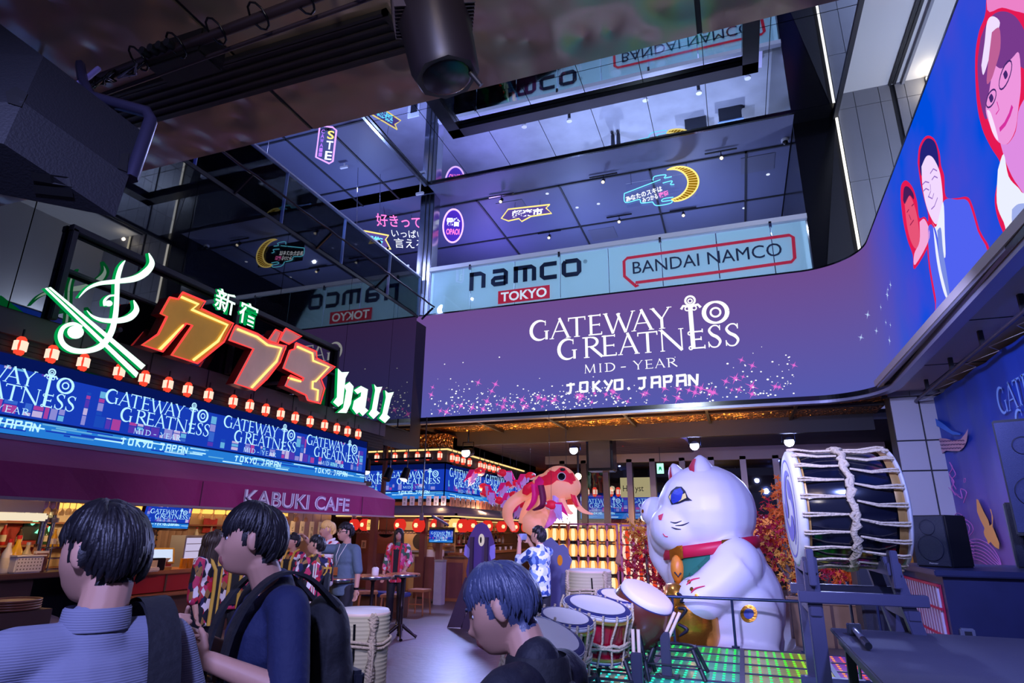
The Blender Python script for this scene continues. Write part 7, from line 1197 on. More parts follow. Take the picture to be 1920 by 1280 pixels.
# goldfish lanterns
m_fp = M('fish_peach', (240, 176, 146), .6, emit=.35, ecol=(255, 160, 120)); m_fr_ = M('fish_red', (226, 30, 60), .55, emit=.25, ecol=(230, 20, 60)); m_fm = M('fish_magenta', (214, 20, 120), .55, emit=.25, ecol=(210, 10, 110)); m_fl = M('fish_lilac', (190, 160, 226), .6, emit=.25, ecol=(170, 130, 220)); m_fw = M('fish_wine', (120, 24, 70), .6)
GY = 13.4; gp = lambda px, py, dy=0: P(px, py, 'y', GY)+V((0, dy, 0))
t = thing('giant_goldfish_lantern', 'giant peach and red paper goldfish lantern hanging over the hall', 'lantern', gp(1045, 910)); k = (gp(1100, 920)-gp(1000, 920)).length/100
mb = MB(); c0, c1 = gp(1010, 915), gp(1082, 912)
mb.ball(gp(1048, 906), (34*k, 30*k, 32*k), m_fp, 22).ball(gp(1022, 912), (26*k, 24*k, 24*k), m_fp, 18).ball(gp(1065, 912), (24*k, 24*k, 22*k), m_fp, 18); fish = remesh('body', mb, .03, [m_fp], None, smooth_it=6); wp(fish, t); fb3 = BVHTree.FromPolygons([v.co for v in fish.data.vertices], [tuple(p.vertices) for p in fish.data.polygons])
stick('red_saddle', fb3, [(1002, 905), (1012, 888), (1028, 880), (1040, 884), (1050, 876), (1064, 874), (1074, 886), (1080, 900), (1070, 905), (1058, 902), (1044, 900), (1034, 908), (1020, 910), (1006, 918)], m_fr_, t, .02, 2)
stick('magenta_gill', fb3, [(1000, 925), (1003, 900), (1012, 892), (1020, 902), (1014, 920), (1010, 935)], m_fm, t, .03, 2)
for c, r_, m, l in (((1053, 893), 8.2, m_wp, .035), ((1053, 893), 6.6, m_black, .05), ((1055, 880), 5, m_black, .035)): stick('eye', fb3, [(c[0]+r_*math.cos(a*PI/7), c[1]+r_*(1 if l > .03 and r_ > 6 else .6)*math.sin(a*PI/7)) for a in range(14)], m, t, l, 1)
stick('mouth', fb3, [(1066, 904), (1072, 902), (1076, 905), (1071, 908)], m_fr_, t, .03, 1)
def fin(name, pts, ws, m, dy=0, par=None, curl=.0):
    p, q = smooth(pts, ws, 6); L, Rr = [], []
    for i in range(len(p)):
        a, b = p[max(i-1, 0)], p[min(i+1, len(p)-1)]; dx, dy_ = b[0]-a[0], b[1]-a[1]; l = math.hypot(dx, dy_) or 1; off = dy+curl*math.sin(i*.35); L.append(gp(p[i][0]-dy_/l*q[i]/2, p[i][1]+dx/l*q[i]/2, off)); Rr.append(gp(p[i][0]+dy_/l*q[i]/2, p[i][1]-dx/l*q[i]/2, off+.12))
    n = len(p); vs = L+Rr; vs += [v+V((0, .02, 0)) for v in vs]; mb = MB().add(vs, [(i, i+1, n+i+1, n+i) for i in range(n-1)]+[(2*n+i, 3*n+i, 3*n+i+1, 2*n+i+1) for i in range(n-1)]+[(i, 2*n+i, 2*n+i+1, i+1) for i in range(n-1)]+[(n+i, n+i+1, 3*n+i+1, 3*n+i) for i in range(n-1)], m, True); return wp(mb.build(name), par or t)
m_fpv = M('fish_pink_violet', (226, 140, 220), .6, emit=.3, ecol=(220, 110, 220))
fin('tail_fin', [(1010, 915), (985, 925), (962, 945), (953, 970), (962, 995)], [20, 20, 18, 15, 3], m_fp, -.1, None, .1); fin('tail_fin', [(1005, 920), (990, 940), (978, 962), (968, 980)], [18, 20, 16, 4], m_fp, .2); fin('tail_fin', [(1015, 930), (1013, 955), (1006, 980), (992, 1000)], [26, 36, 40, 16], m_fp, -.2, None, .1); fin('tail_fin', [(1030, 935), (1035, 955), (1025, 975), (1012, 990)], [18, 22, 18, 6], m_fpv, .1); fin('tail_spot', [(1008, 908), (996, 918), (990, 928)], [10, 16, 6], m_fr_, -.3)
fin('ribbon_fin', [(1012, 910), (1014, 930), (1010, 945), (1000, 958)], [7, 8, 6, 2], m_fm, -.5); fin('ribbon_fin', [(1026, 912), (1030, 935), (1028, 950), (1012, 958)], [8, 9, 7, 2], m_fw, -.55); fin('ribbon_fin', [(1075, 922), (1082, 945), (1095, 958), (1112, 964)], [5, 9, 7, 2], m_fp, -.1); fin('ribbon_fin', [(1076, 923), (1080, 938), (1086, 950)], [5, 7, 2], m_fr_, -.2); fin('ribbon_fin', [(1058, 935), (1066, 955), (1078, 964)], [9, 10, 3], m_fp, -.3); fin('ribbon_fin', [(1048, 930), (1048, 950), (1054, 968)], [10, 9, 3], m_fl, -.3)
for px in (1030, 1062): q = gp(px, 880); wp(MB().cyl(q, V((q.x, q.y, 4.3)), .006, m_dark, n=5).build('wire'), t)
GF = None
def goldfish(label, loc, rz, s):
    global GF
    if GF is None:
        GF = t = thing('goldfish_lantern', label, 'lantern', loc, rz, 'small goldfish lanterns'); mb = MB().ball((.16, 0, 0), (.17, .13, .12), m_fr_, 14).ball((.2, 0, -.05), (.12, .1, .08), M('fish_white', (236, 206, 206), .6, emit=.2, ecol=(236, 190, 200)), 12); mb.build('body', t)
        for sg in (-1, 1): MB().ball((.24, sg*.1, .03), .035, m_wp, 8).ball((.255, sg*.118, .03), .02, m_black, 8).build('eye', t)
        def sh(nm, pts, m): MB().add([V(p) for p in pts]+[V(p)+V((0, .012, 0)) for p in pts], [(0, 1, 2, 3), (7, 6, 5, 4), (0, 4, 5, 1), (1, 5, 6, 2), (2, 6, 7, 3), (3, 7, 4, 0)], m).build(nm, t)
        sh('tail_fin', [(.02, -.03, .06), (-.16, -.02, .06), (-.3, -.12, -.3), (-.08, -.08, -.14)], m_fm); sh('tail_fin', [(.0, .05, .02), (-.2, .08, 0), (-.26, .14, -.42), (-.06, .06, -.2)], m_fl); sh('tail_fin', [(.04, 0, -.02), (-.08, 0, -.04), (-.1, -.04, -.4), (.02, -.02, -.3)], m_fl); sh('pectoral_fin', [(.16, -.1, -.06), (.08, -.12, -.06), (.04, -.16, -.24), (.12, -.14, -.2)], m_fl)
        MB().cyl((.15, 0, .1), (.15, 0, 1.1), .004, m_dark, n=4).build('wire', t); GF.scale = (s,)*3
        return
    dup(GF, loc, rz, label, None, None, s)
for i, (px, py, rz, s, lab) in enumerate(((890, 884, 0, 1.1, 'small red goldfish lantern nearest the left stage spot'), (950, 886, PI, 1, 'small red goldfish lantern above all the others, facing left'), (985, 892, .2, 1, 'small red goldfish lantern touching the giant goldfish'), (912, 912, 2.6, 1, 'small purple goldfish lantern with trailing fins over the wooden plaques'), (948, 908, .1, .95, 'small red goldfish lantern right of the side LED title'), (918, 924, PI, 1, 'small goldfish lantern with pale belly, facing left and lower'), (955, 927, .1, .9, 'small orange goldfish lantern above the magenta one'), (944, 938, PI, 1, 'small magenta goldfish lantern lowest on the left'), (975, 948, 0, 1, 'small red goldfish lantern behind the giant tail'), (1043, 946, 2.9, 1.0, 'small grey-white goldfish lantern under the giant goldfish'), (970, 905, 2.2, .9, 'small lilac goldfish lantern between the upper pair'))): p = P(px, py, 'y', 14.8 if i != 9 else 12.6); goldfish(lab, p, rz, s*.8)
t = thing('bare_bulb', 'single starry warm bulb to the right of the giant goldfish', 'bulb', P(1084, 893, 'y', 18)); MB().ball((0, 0, 0), .1, E('bulb_warm', (255, 236, 190), 9), 12).build('bulb', t); MB().cyl((0, 0, .08), (0, 0, .9), .03, m_dark, n=8).build('socket', t)

for i, (x, w_, z0, z1, c_) in enumerate(((-11, 2.2, 1.2, 3.4, (255, 150, 60)), (-8.5, 1.6, 2.2, 3.6, (230, 60, 50)), (-6.7, 1.5, 1.0, 2.0, (255, 190, 110)), (-3.6, 1.9, 1.2, 2.9, (255, 130, 60)), (-1.5, 1.3, 2.0, 3.5, (255, 200, 120)), (.2, 1.0, 1.6, 2.3, (255, 150, 90)), (2.4, 1.2, 2.2, 2.6, (120, 160, 255)))):  # glowing panels added so the bronze canopy has warm light to reflect
    t = thing('added_shop_glow', '%s added shop glow panel, %s from left across the street beyond the glass' % (('orange', 'red', 'pale amber', 'warm orange', 'cream', 'small warm', 'small blue')[i], ORD[i]), 'window', (x, 27.4, z0)); MB().box((0, 0, 0), (w_, .05, z1-z0), M('shop_glow_%d' % i, c_, .5, emit=1.0, var=(4, .5))).build('pane', t); MB().box((-.06, .02, -.06), (w_+.06, .09, z1-z0+.06), m_dark).build('frame', t)
# ================================================================ PEOPLE
def sm(a, b, x): x = max(0, min(1, (x-a)/(b-a))); return x*x*(3-2*x)
g2 = lambda a, b: math.exp(-a*a-b*b)
def head_pts(n=30, m=40):
    vs = []
    for i in range(n+1):
        th = PI*i/n
        for j in range(m):
            ph = 2*PI*j/m; d = V((math.sin(th)*math.sin(ph), math.sin(th)*math.cos(ph), math.cos(th))); p = V((d.x*.076, d.y*.096, d.z*.116)); low = sm(.0, -.11, p.z)
            p.x *= 1-.30*low; fr_ = max(0, -d.y)
            if p.y > 0: p.y *= 1-.42*sm(-.02, -.1, p.z)
            elif p.z < 0: p.y *= math.sqrt(1+.95*d.z*d.z); p.y -= .010*low*fr_
            ax = abs(p.x); k = fr_**.6
            p.y -= k*(.027*g2(p.x/.0125, (p.z+.027)/.014)+.010*g2(p.x/.010, (p.z-.0)/.024)-.010*g2((ax-.031)/.014, (p.z-.012)/.012)+.005*g2((ax-.03)/.022, (p.z-.034)/.008)+.012*g2(p.x/.022, (p.z+.056)/.006)+.011*g2(p.x/.020, (p.z+.071)/.006)+.009*g2(p.x/.022, (p.z+.098)/.012)+.004*g2((ax-.045)/.018, (p.z+.022)/.02))
            vs.append(p)
    return vs, [(i*m+j, (i+1)*m+j, (i+1)*m+(j+1) % m, i*m+(j+1) % m) for i in range(n) for j in range(m)]
HV, HF = head_pts()
def cap(mb, a, b, r0, r1, m, n=14): a, b = V(a), V(b); mb.cyl(a, b, r0, m, r1, n).ball(a, r0, m, 12).ball(b, r1, m, 12); return mb
def hand(mb, w_, d, side, m, curl=.5, n=None):
    """palm, four unequal curled fingers, thumb from the side of the palm"""
    d = d.normalized(); n = (n or V((0, -1, 0))); n = (n-d*n.dot(d)).normalized(); s = d.cross(n)*side; q = Matrix((s, d, n)).transposed()
    mb.ball(w_+d*.045, (.040, .05, .019), m, 12, q)
    for k, (o, l) in enumerate(((-.030, .062), (-.010, .074), (.011, .070), (.030, .055))):
        a = w_+d*.082+s*o; b = a+(d*math.cos(curl*.6)+n*math.sin(curl*.6))*l*.5; c = b+(d*math.cos(curl*1.7)+n*math.sin(curl*1.7))*l*.5; cap(mb, a, b, .0095, .0088, m, 8); cap(mb, b, c, .0088, .0072, m, 8)
    a = w_+d*.025-s*.034; b = a+(d*.55-s*.65+n*.35).normalized()*.036; c = b+(d*.8-s*.2+n*.5).normalized()*.028; cap(mb, a, b, .0125, .0105, m, 8); cap(mb, b, c, .0105, .008, m, 8)
SKIN = M('skin', (196, 146, 124), .55); LIP = M('lip', (168, 98, 92), .5); EYEW = M('eye_white', (226, 224, 226), .3); EYEB = M('eye_dark', (26, 18, 16), .25)
HAIRB = M('hair_black', (20, 18, 24), .5, bump=(160, .12)); HAIRD = M('hair_dark_brown', (48, 34, 30), .45, bump=(160, .12)); HAIRL = M('hair_blond', (232, 190, 110), .5, bump=(160, .12)); HAIRG = M('hair_blue_lit', (66, 74, 104), .42, bump=(160, .12))  # the bowed man's hair colour carries the blue light in it
def printed(name, cols, scale, vec=(1, 1, 1)):
    m = M(name, cols[0], .7); nt = m.node_tree; b = nt.nodes['Principled BSDF']; tc = nt.nodes.new('ShaderNodeTexCoord'); mp = nt.nodes.new('ShaderNodeMapping'); v = nt.nodes.new('ShaderNodeTexVoronoi'); r = nt.nodes.new('ShaderNodeValToRGB'); sp = nt.nodes.new('ShaderNodeSeparateColor'); v.inputs['Scale'].default_value = scale; mp.inputs['Scale'].default_value = vec; r.color_ramp.interpolation = 'CONSTANT'
    e = r.color_ramp.elements; e[0].color = lin(cols[0])+(1,); e[1].position = .999; e[1].color = lin(cols[-1])+(1,)
    for i, c in enumerate(cols[1:], 1): x = e.new(i/len(cols)); x.color = lin(c)+(1,)
    for a, c in ((tc.outputs['Object'], mp.inputs[0]), (mp.outputs[0], v.inputs['Vector']), (v.outputs['Color'], sp.inputs[0]), (sp.outputs[0], r.inputs[0]), (r.outputs[0], b.inputs['Base Color'])): nt.links.new(a, c)
    return m
HAPPI = printed('happi_print', ((24, 26, 44), (190, 30, 56), (228, 220, 226), (30, 34, 80), (196, 50, 96), (20, 20, 26), (150, 110, 60)), 22, (1, 1, .6)); HAPPIR = printed('happi_red_print', ((200, 30, 44), (232, 224, 224), (160, 20, 40), (236, 230, 226)), 14, (.5, 1, 2)); WAVE = printed('wave_print', ((196, 210, 226), (40, 70, 140), (224, 230, 240), (110, 140, 190), (230, 236, 240)), 18, (1, 1, 1))
GOLDB = M('gold_collar', (206, 164, 60), .6); NAVY = M('navy_cotton', (22, 32, 72), .8, bump=(25, .3)); BLKC = M('black_cloth', (20, 21, 28), .75, bump=(25, .3)); TEAL = M('grey_teal_cotton', (84, 104, 120), .8, bump=(18, .35)); SHIRT = M('pale_grey_rib', (118, 120, 142), .8); JEAN = M('dark_trousers', (26, 27, 36), .8)
nt = SHIRT.node_tree; w_ = nt.nodes.new('ShaderNodeTexWave'); w_.inputs['Scale'].default_value = 60; w_.bands_direction = 'Z'; w_.inputs['Distortion'].default_value = .5; tc = nt.nodes.new('ShaderNodeTexCoord'); bp2 = nt.nodes.new('ShaderNodeBump'); bp2.inputs['Strength'].default_value = .3; bp2.inputs['Distance'].default_value = .004
for a, b in ((tc.outputs['Object'], w_.inputs['Vector']), (w_.outputs[0], bp2.inputs['Height']), (bp2.outputs[0], nt.nodes['Principled BSDF'].inputs['Normal'])): nt.links.new(a, b)
def person(label, px, py, d, face, body, arms, hair=HAIRB, top=BLKC, style='short', sleeve=.9, hem=.86, pitch=0, near=False, off=(0, -.03, 0), open_=None, trouser=JEAN, h=None, skin=SKIN, grip=(.5, .5), hn=(None, None), zf=0, noarm=False, shoes=True):
    """px,py,d: head centre; face/body: compass angles of gaze and chest (degrees); arms: elbow+wrist, local (x to own left, -y forward)"""
    hc = D(px, py, d) if not isinstance(px, V) else px; B = math.radians(body)+PI/2; sc = (hc.z-zf)/(1.6+off[2]) if h is None else h; r2 = Matrix.Rotation(B, 3, 'Z'); of = r2 @ V((off[0], off[1], 0))*sc
    t = thing('person', label, 'person', (hc.x-of.x, hc.y-of.y, zf), B); t.scale = (sc,)*3
    hr = Matrix.Rotation(math.radians(face-body), 4, 'Z') @ Matrix.Rotation(math.radians(pitch), 4, 'X'); hm = Matrix.Translation(V((off[0], off[1], 1.6+off[2]))) @ hr; hi = hm.inverted()
    mb = MB(); m = skin
    mb.ball((0, 0, .95), (.16, .115, .13), m).ball((0, 0, 1.1), (.145, .105, .17), m).ball((0, 0, 1.27), (.16, .11, .18), m); cap(mb, (-.145, .01, 1.395), (.145, .01, 1.395), .055, .055, m); cap(mb, (0, .02, 1.38), hm @ V((0, .03, -.07)), .058, .052, m)
    for s in (-1, 1): cap(mb, (s*.09, 0, .9), (s*.1, -.01, .49), .085, .058, m); cap(mb, (s*.1, -.01, .49), (s*.1, .02, .09), .056, .04, m); mb.ball((s*.105, -.05, .045), (.042, .12, .04), m)
    for i, s in enumerate((1, -1)):
        e, w_ = V(arms[i][0]), V(arms[i][1]); sh = V((s*.175, .01, 1.385)); cap(mb, sh, e, .05, .042, m); cap(mb, e, w_, .041, .028, m); hand(mb, w_, w_-e, s, m, grip[i], hn[i])
    mb.add([hm @ v for v in HV], HF, m, True)
    for s in (-1, 1): mb.ball(hm @ V((s*.077, .014, -.004)), (.011, .021, .033), m, 10, (hm.to_3x3() @ Matrix.Rotation(s*.35, 3, 'Z')))
    def mf(c): p = hi @ c; return 1 if p.y < -.085 and abs(p.x) < .023 and -.078 < p.z < -.05 else (2 if p.length < .17 and (p.z > (-.075 if p.y > .04 else .065 if p.y < -.035 else .03) or (abs(p.x) > .056 and -.024 < p.y < -.006 and p.z > -.016) or (abs(p.x) > .04 and .02 < p.y and p.z > -.05)) and hair else 0)
    if hair is None: pass
    remesh('body', mb, .0055 if near else .010, [m, LIP, hair or m], t, smooth_it=1, matfn=mf)
    for s in (-1, 1):
        MB().ball(hm @ V((s*.030, -.0735, .010)), (.015, .009, .0085), EYEW, 12, hm.to_3x3()).ball(hm @ V((s*.030, -.0805, .010)), (.0065, .004, .0075), EYEB, 10, hm.to_3x3()).build('eye', t); MB().tube([hm @ V((s*(.014+.033*k/4), -.097+.022*(k/4)**2, .030+.006*math.sin(k*.8))) for k in range(5)], [.002, .0038, .004, .003, .0015], hair or EYEB, 6).build('eyebrow', t)
    # hair: scalp shell plus overlapping locks
    if hair:
        q = random.Random(len(label)); hb = MB(); ell = lambda th, ph, k=1.0: V((.079*k*math.sin(th)*math.sin(ph), .100*k*math.sin(th)*math.cos(ph)+.004, .120*k*math.cos(th)))
        def end(ph): c = math.cos(ph); return math.radians((114 if style != 'crop' else 104)*sm(0, 1, max(0, c))+ (80 if style != 'long' else 120)*(1-abs(c))**.8*.95+(58 if style != 'fringe' else 67)*sm(0, 1, max(0, -c)))
        for k in range(520 if near else 120):
            ph = q.uniform(0, 2*PI); t1 = min(end(ph)*q.uniform(.8, 1.06), 2.3); t0 = max(.0, t1-q.uniform(.7, 1.3)); sw = q.uniform(-.3, .3)+(.25 if style == 'fringe' else .1); kk = q.uniform(1.0, 1.07); pts = []
            for i in range(6):
                u = i/5; th = t0+(t1-t0)*u; p = ell(th, ph+sw*u*u*.7, kk+.05*math.sin(PI*u)-.02*u); pts.append(hm @ p)
            if style == 'long' and math.cos(ph) > -.55: e0 = ell(t1, ph+sw*.5, 1.05); pts += [hm @ (e0+V((e0.x*.06, .015, -z_))) for z_ in (.08, .17, .26, q.uniform(.3, .36))]
            w0 = .0075 if near else .016; hb.tube(pts, [w0*.7]+[w0*1.15]*(len(pts)-2)+[w0*.12], hair, 5)
        N = 28; rows = 9; vs = [hm @ ell(max(.01, (end(2*PI*j/N)-.1)*i/rows), 2*PI*j/N, 1.035) for i in range(rows+1) for j in range(N)]; hb.add(vs, [(i*N+j, (i+1)*N+j, (i+1)*N+(j+1) % N, i*N+(j+1) % N) for i in range(rows) for j in range(N)], hair, True); hb.build('hair', t)
    # clothes
    mb = MB(); g = .017
    mb.ball((0, 0, 1.1), (.16+g, .115+g, .2), m).ball((0, 0, 1.27), (.165+g, .115+g, .165), m).ball((0, .03, 1.30), (.14+g, .1+g, .12), m); cap(mb, (-.15, .012, 1.385), (.15, .012, 1.385), .06+g*.6, .06+g*.6, m); cap(mb, (0, .02, 1.38), (0, .012, 1.44), .085, .066, m)
    mb.lathe([(.15, hem), (.165, hem+.02), (.165, 1.1), (.14, 1.2)], m, 24, Matrix.Diagonal((1.06, .78, 1, 1)))
    for i, s in enumerate((1, -1)):
        e, w_ = V(arms[i][0]), V(arms[i][1]); sh = V((s*.17, .01, 1.38)); f = sleeve
        if f <= 1: cap(mb, sh, sh+(e-sh)*f, .068, .062, m)
        else: cap(mb, sh, e, .068, .06, m); cap(mb, e, e+(w_-e)*(f-1), .06, .056 if top not in (HAPPI, HAPPIR) else .075, m)
    remesh('shirt' if top not in (HAPPI, HAPPIR) else 'happi_coat', mb, .010 if near else .014, [top], t, smooth_it=2)
    mb = MB(); mb.ball((0, 0, .93), (.17, .125, .12), m)
    for s in (-1, 1): cap(mb, (s*.09, 0, .9), (s*.1, -.01, .49), .1, .075, m); cap(mb, (s*.1, -.01, .49), (s*.1, .02, .1), .074, .066, m)
    remesh('trousers', mb, .016, [trouser], t, smooth_it=2)
    for s in (-1, 1): MB().ball((s*.105, -.05, .045), (.052, .14, .045), M('black_shoe', (20, 20, 26), .35), 14).build('shoe', t)
    if open_:
        for s in (-1, 1): MB().tube([(s*.075, .06, 1.475), (s*.075, -.06, 1.44), (s*.07, -.138, 1.3), (s*.065, -.145, 1.1), (s*.065, -.142, hem+.01)], [.018, .02, .022, .022, .022], open_, 6).build('collar_band', t)
        MB().poly([(-.06, -.147, 1.34), (.06, -.147, 1.34), (.055, -.15, hem+.06), (-.055, -.15, hem+.06)], BLKC, (0, .02, 0)).build('undershirt', t)
    t['_hm'] = 0; del t['_hm']
    return t, hm
DN = lambda s: ((s*.235, .02, 1.11), (s*.25, -.05, .86))
def L(l, r): return (l, r)
# 1 left foreground, seen from behind
t, hm = person('person seen from behind in pale ribbed shirt, black bag strap over the right shoulder', 192, 1038, 1.5, 186, 160, L(((.30, .02, 1.12), (.30, -.16, .92)), ((-.27, .04, 1.12), (-.25, -.15, .95))), HAIRB, SHIRT, 'short', 1.0, .84, 8, True)
wp2 = lambda mb, nm: mb.build(nm, t)
sp__ = smooth([(-.15, 1.2), (-.10, 1.41), (-.0, 1.482), (.1, 1.43), (.157, 1.28), (.168, 1.08), (.172, .96)], 1, 4)[0]
wp2(MB().add([V((-.12+x, y, z+.006)) for y, z in sp__ for x in (-.035, .035)]+[V((-.12+x, y*1.05, z+.016)) for y, z in sp__ for x in (-.035, .035)], [(2*i, 2*i+1, 2*i+3, 2*i+2) for i in range(len(sp__)-1)]+[(2*(len(sp__)+i), 2*(len(sp__)+i)+2, 2*(len(sp__)+i)+3, 2*(len(sp__)+i)+1) for i in range(len(sp__)-1)], BLKC, True), 'bag_strap'); wp2(MB().bbox((-.2, .17, .86), (.26, .12, .26), BLKC, .03), 'shoulder_bag'); wp2(MB().tube([(-.3, .17, 1.0), (-.26, .22, 1.05), (-.14, .2, 1.0)], .012, BLKC, 6), 'bag_handle')
wp2(MB().lathe([(.074, 0), (.07, .045), (.066, .05)], SHIRT, 24, Matrix.Translation((0, .015, 1.435)) @ Matrix.Diagonal((1, 1, 1, 1)), cap=False), 'collar')
# 2 young man with backpack
t, hm = person('young man in navy t-shirt holding his backpack straps, facing left', 474, 1012, 2.15, 214, 238, L(((.27, .0, 1.16), (.12, -.20, 1.245)), ((-.27, .0, 1.17), (-.09, -.22, 1.29))), HAIRB, NAVY, 'fringe', .95, .84, 3, True, off=(0, -.085, -.005), grip=(1.5, 1.5), hn=(V((-.6, .4, .3)), V((.6, .4, .3))))
remesh('backpack', MB().ball((0, .215, 1.1), (.155, .1, .24), BLKC, 18).ball((0, .205, 1.25), (.145, .085, .16), BLKC, 18).ball((0, .22, 1.0), (.15, .1, .12), BLKC, 18).bbox((0, .2, 1.13), (.27, .13, .4), BLKC, .05), .012, [BLKC], t, smooth_it=3); MB().bbox((0, .305, 1.04), (.22, .05, .24), M('bag_pocket', (28, 30, 42), .6), .02).build('backpack_pocket', t); MB().tube([(-.04, .18, 1.42), (0, .2, 1.47), (.04, .18, 1.42)], .012, BLKC, 6).build('grab_loop', t)
for s in (-1, 1): pts = smooth([(.19, 1.36), (.09, 1.452), (.0, 1.474), (-.08, 1.42), (-.14, 1.30), (-.152, 1.14), (-.1, 1.02)], 1, 4)[0]; n_ = len(pts); MB().add([V((s*.105+x, y, z+.012)) for y, z in pts for x in (-.03, .03)]+[V((s*.105+x, y*1.06, z+.022)) for y, z in pts for x in (-.03, .03)], [(2*i, 2*i+1, 2*i+3, 2*i+2) for i in range(n_-1)]+[(2*n_+2*i, 2*n_+2+2*i, 2*n_+3+2*i, 2*n_+1+2*i) for i in range(n_-1)]+[(2*i, 2*i+2, 2*n_+2+2*i, 2*n_+2*i) for i in range(n_-1)]+[(2*i+1, 2*n_+1+2*i, 2*n_+3+2*i, 2*i+3) for i in range(n_-1)], BLKC).build('backpack_strap', t); MB().bbox((s*.105, -.165, 1.2), (.065, .02, .05), m_black, .006).build('strap_buckle', t)
# 3 man looking down, right of centre
t, hm = person('man with blue-lit hair in black jacket, head bowed, near the drums', 942, 1140, 1.62, 186, 168, L(((.27, -.02, 1.12), (.16, -.25, 1.08)), ((-.27, -.02, 1.12), (-.14, -.26, 1.08))), HAIRG, M('black_jacket', (20, 22, 36), .7, bump=(20, .4)), 'crop', 1.9, .84, 24, True, off=(0, -.10, -.035))
MB().lathe([(.092, 0), (.086, .05), (.078, .06)], BLKC, 24, Matrix.Translation((0, .015, 1.40)), cap=False).build('collar', t); MB().bbox((-.2, -.28, 1.1), (.04, .09, .16), m_black, .012).build('phone', t)
# cafe staff and guests
t, hm = person('woman with long dark hair in patterned happi coat with gold band, back to the bar', 400, 1016, 6.6, 60, 20, L(DN(1), ((-.24, .0, 1.1), (-.26, -.08, .87))), HAIRD, HAPPI, 'long', 1.35, .72, 0, open_=GOLDB)
t, hm = person('person in patterned happi coat half hidden behind the young man in navy', 446, 1010, 7.4, 300, 330, L(DN(1), DN(-1)), HAIRD, HAPPI, 'long', 1.35, .78, 0, open_=GOLDB)
t, hm = person('man in black cap and patterned happi coat, mouth open, looking up', 549, 1015, 9.0, 255, 275, L(((.26, -.05, 1.1), (.15, -.25, 1.05)), ((-.26, -.05, 1.1), (-.15, -.25, 1.05))), HAIRB, HAPPI, 'short', 1.35, .8, -12, open_=GOLDB)
MB().ball(hm @ V((0, .01, .055)), (.094, .115, .085), BLKC, 16, hm.to_3x3()).build('cap_crown', t); MB().ball(hm @ V((0, -.085, .105)), (.03, .02, .018), GOLDB, 10, hm.to_3x3()).build('cap_badge', t); MB().ball(hm @ V((0, -.12, .065)), (.075, .075, .012), BLKC, 14, hm.to_3x3()).build('cap_brim', t)
t, hm = person('dark-haired young man in happi coat with white stripes and gold characters on the back', 593, 1022, 7.5, 205, 150, L(((.25, -.08, 1.12), (.1, -.26, 1.15)), ((-.25, -.08, 1.12), (-.08, -.26, 1.12))), HAIRB, HAPPI, 'short', 1.5, .8, -4, open_=GOLDB)
for k, x in enumerate((.02, .05)): MB().box((x+.02, .142, .82), (x+.035, .152, 1.38), m_wp).build('back_stripe', t)
mb = MB(); fk = Fr((-.07, .155, .86), (-1, 0, 0), (0, 0, 1))
for k, ch in enumerate('カブキ'): text(mb, fk, ch, -.02, .36-k*.16, .12, .14, GOLDB, 0, .03)
mb.build('back_lettering', t)
t, hm = person('blond man in red and white happi coat smiling behind the grey shirted man', 614, 993, 9.3, 235, 255, L(DN(1), DN(-1)), HAIRL, HAPPIR, 'fringe', 1.3, .8, 0, open_=m_wp)
t, hm = person('man with glasses in grey-teal shirt raising one arm, name tag on his chest', 648, 998, 8.4, 236, 262, L(((.25, .0, 1.12), (.27, -.03, .88)), ((-.36, -.2, 1.38), (-.36, -.40, 1.52))), HAIRB, TEAL, 'crop', 1.0, .80, 0)
for s in (-1, 1): MB().tube([hm @ V((s*.034+.022*math.cos(a*PI/5), -.106+.004*abs(math.cos(a*PI/5)), .008+.015*math.sin(a*PI/5))) for a in range(10)], .0028, EYEB, 5, True).tube([hm @ V((s*.056, -.1, .012)), hm @ V((s*.082, -.04, .014)), hm @ V((s*.083, .01, .01))], .0028, EYEB, 5).build('spectacles', t)
MB().tube([(-.06, -.05, 1.45), (-.03, -.14, 1.3), (0, -.15, 1.17), (.03, -.14, 1.3), (.06, -.05, 1.45)], .004, m_wp, 5).build('lanyard', t); MB().bbox((0, -.158, 1.11), (.07, .01, .1), M('tag_leather', (166, 96, 52), .6), .004).build('name_tag', t); MB().lathe([(.034, -.014), (.036, 0), (.034, .014)], m_black, 14, Matrix.Translation((.267, -.027, .90)), cap=False).build('wristwatch', t)
t, hm = person('man in pink and green happi coat leaning at the tall bar table', 748, 1003, 11.6, 300, 285, L(((.26, -.06, 1.13), (.2, -.2, .98)), DN(-1)), HAIRB, printed('happi_pink_print', ((206, 60, 120), (226, 214, 210), (60, 100, 80), (220, 120, 150), (214, 40, 60)), 16), 'long', 1.5, .74, 6, open_=M('red_band', (190, 30, 50), .6), trouser=BLKC)
t, hm = person('photographer in blue and white wave-patterned shirt holding a camera up', 1009, 1004, 8.7, 170, 150, L(((.22, -.2, 1.25), (.12, -.3, 1.5)), ((-.22, -.2, 1.25), (-.08, -.3, 1.5))), HAIRB, WAVE, 'short', 1.2, .80, -12)
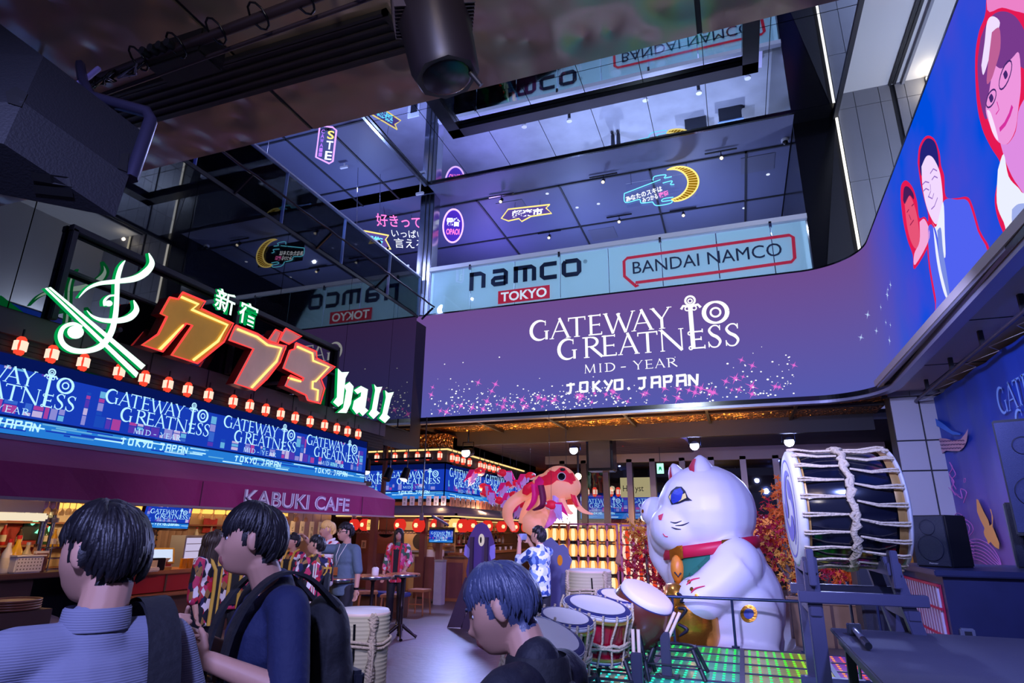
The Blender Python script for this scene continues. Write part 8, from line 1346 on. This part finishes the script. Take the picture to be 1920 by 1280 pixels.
q = V((.02, -.34, 1.58)); MB().bbox(q, (.13, .06, .09), M('camera_grey', (150, 160, 200), .4), .01).cyl(q+V((0, -.03, 0)), q+V((0, -.1, 0)), .032, m_black).build('held_camera', t)
t, hm = person('person in pale jacket with folded arms standing at the pink lantern rack', 1174, 1018, 14.4, 260, 270, L(((.25, -.05, 1.12), (.02, -.2, 1.1)), ((-.25, -.05, 1.12), (-.02, -.22, 1.07))), HAIRB, M('pink_lit_jacket', (206, 160, 150), .8), 'short', 1.9, .84)  # pale jacket with the pink light mixed into its colour
# guests on the upper floor
hq = P(708, 472, 'x', -8.1); t, hm = person('man in dark jacket looking at his phone behind the left balcony glass', V((-8.12, hq.y, 8.62)), 0, 0, 330, 350, L(((.25, -.05, 1.12), (.1, -.26, 1.35)), DN(-1)), HAIRB, BLKC, 'short', 1.9, .84, 12, zf=7.02)
MB().bbox((.06, -.33, 1.44), (.075, .012, .15), m_black, .004).build('phone', t)
t, hm = person('dark figure on the back upper floor, seen upside down in the mirror ceiling', V((-2.9, 18.3, 8.95)), 0, 0, 270, 270, L(DN(1), ((-.25, -.05, 1.12), (-.1, -.25, 1.3))), HAIRD, BLKC, 'short', 1.9, .84, 0, zf=7.38)
# pieces of parts: one level deeper
def under(child, par):
    for o in list(bpy.data.objects):
        if o.name.split('.')[0] == child and o.parent:
            q = [c for c in o.parent.children if c.name.split('.')[0] == par and c is not o]
            if q and q[0].location.length < 1e-6 and o.location.length < 1e-6: o.parent = q[0]; o.matrix_parent_inverse = Matrix()
for a, b in (('emblem', 'head'), ('backpack_pocket', 'backpack'), ('strap_buckle', 'backpack_strap'), ('cap_brim', 'cap_crown'), ('badge', 'grille'), ('lattice_rail', 'lattice'), ('woofer_ring', 'grille'), ('tweeter_ring', 'grille'), ('slip', 'drawer'), ('name_tag', 'lanyard'), ('edge_band', 'tabletop'), ('eye_iris', 'eye'), ('bell_slot', 'bell'), ('ear_lining', 'ear'), ('collar_plate', 'collar'), ('back_lettering', 'happi_coat'), ('back_stripe', 'happi_coat'), ('stitching', 'head'), ('writing', 'board'), ('moon_tube', 'moon_face')): under(a, b)
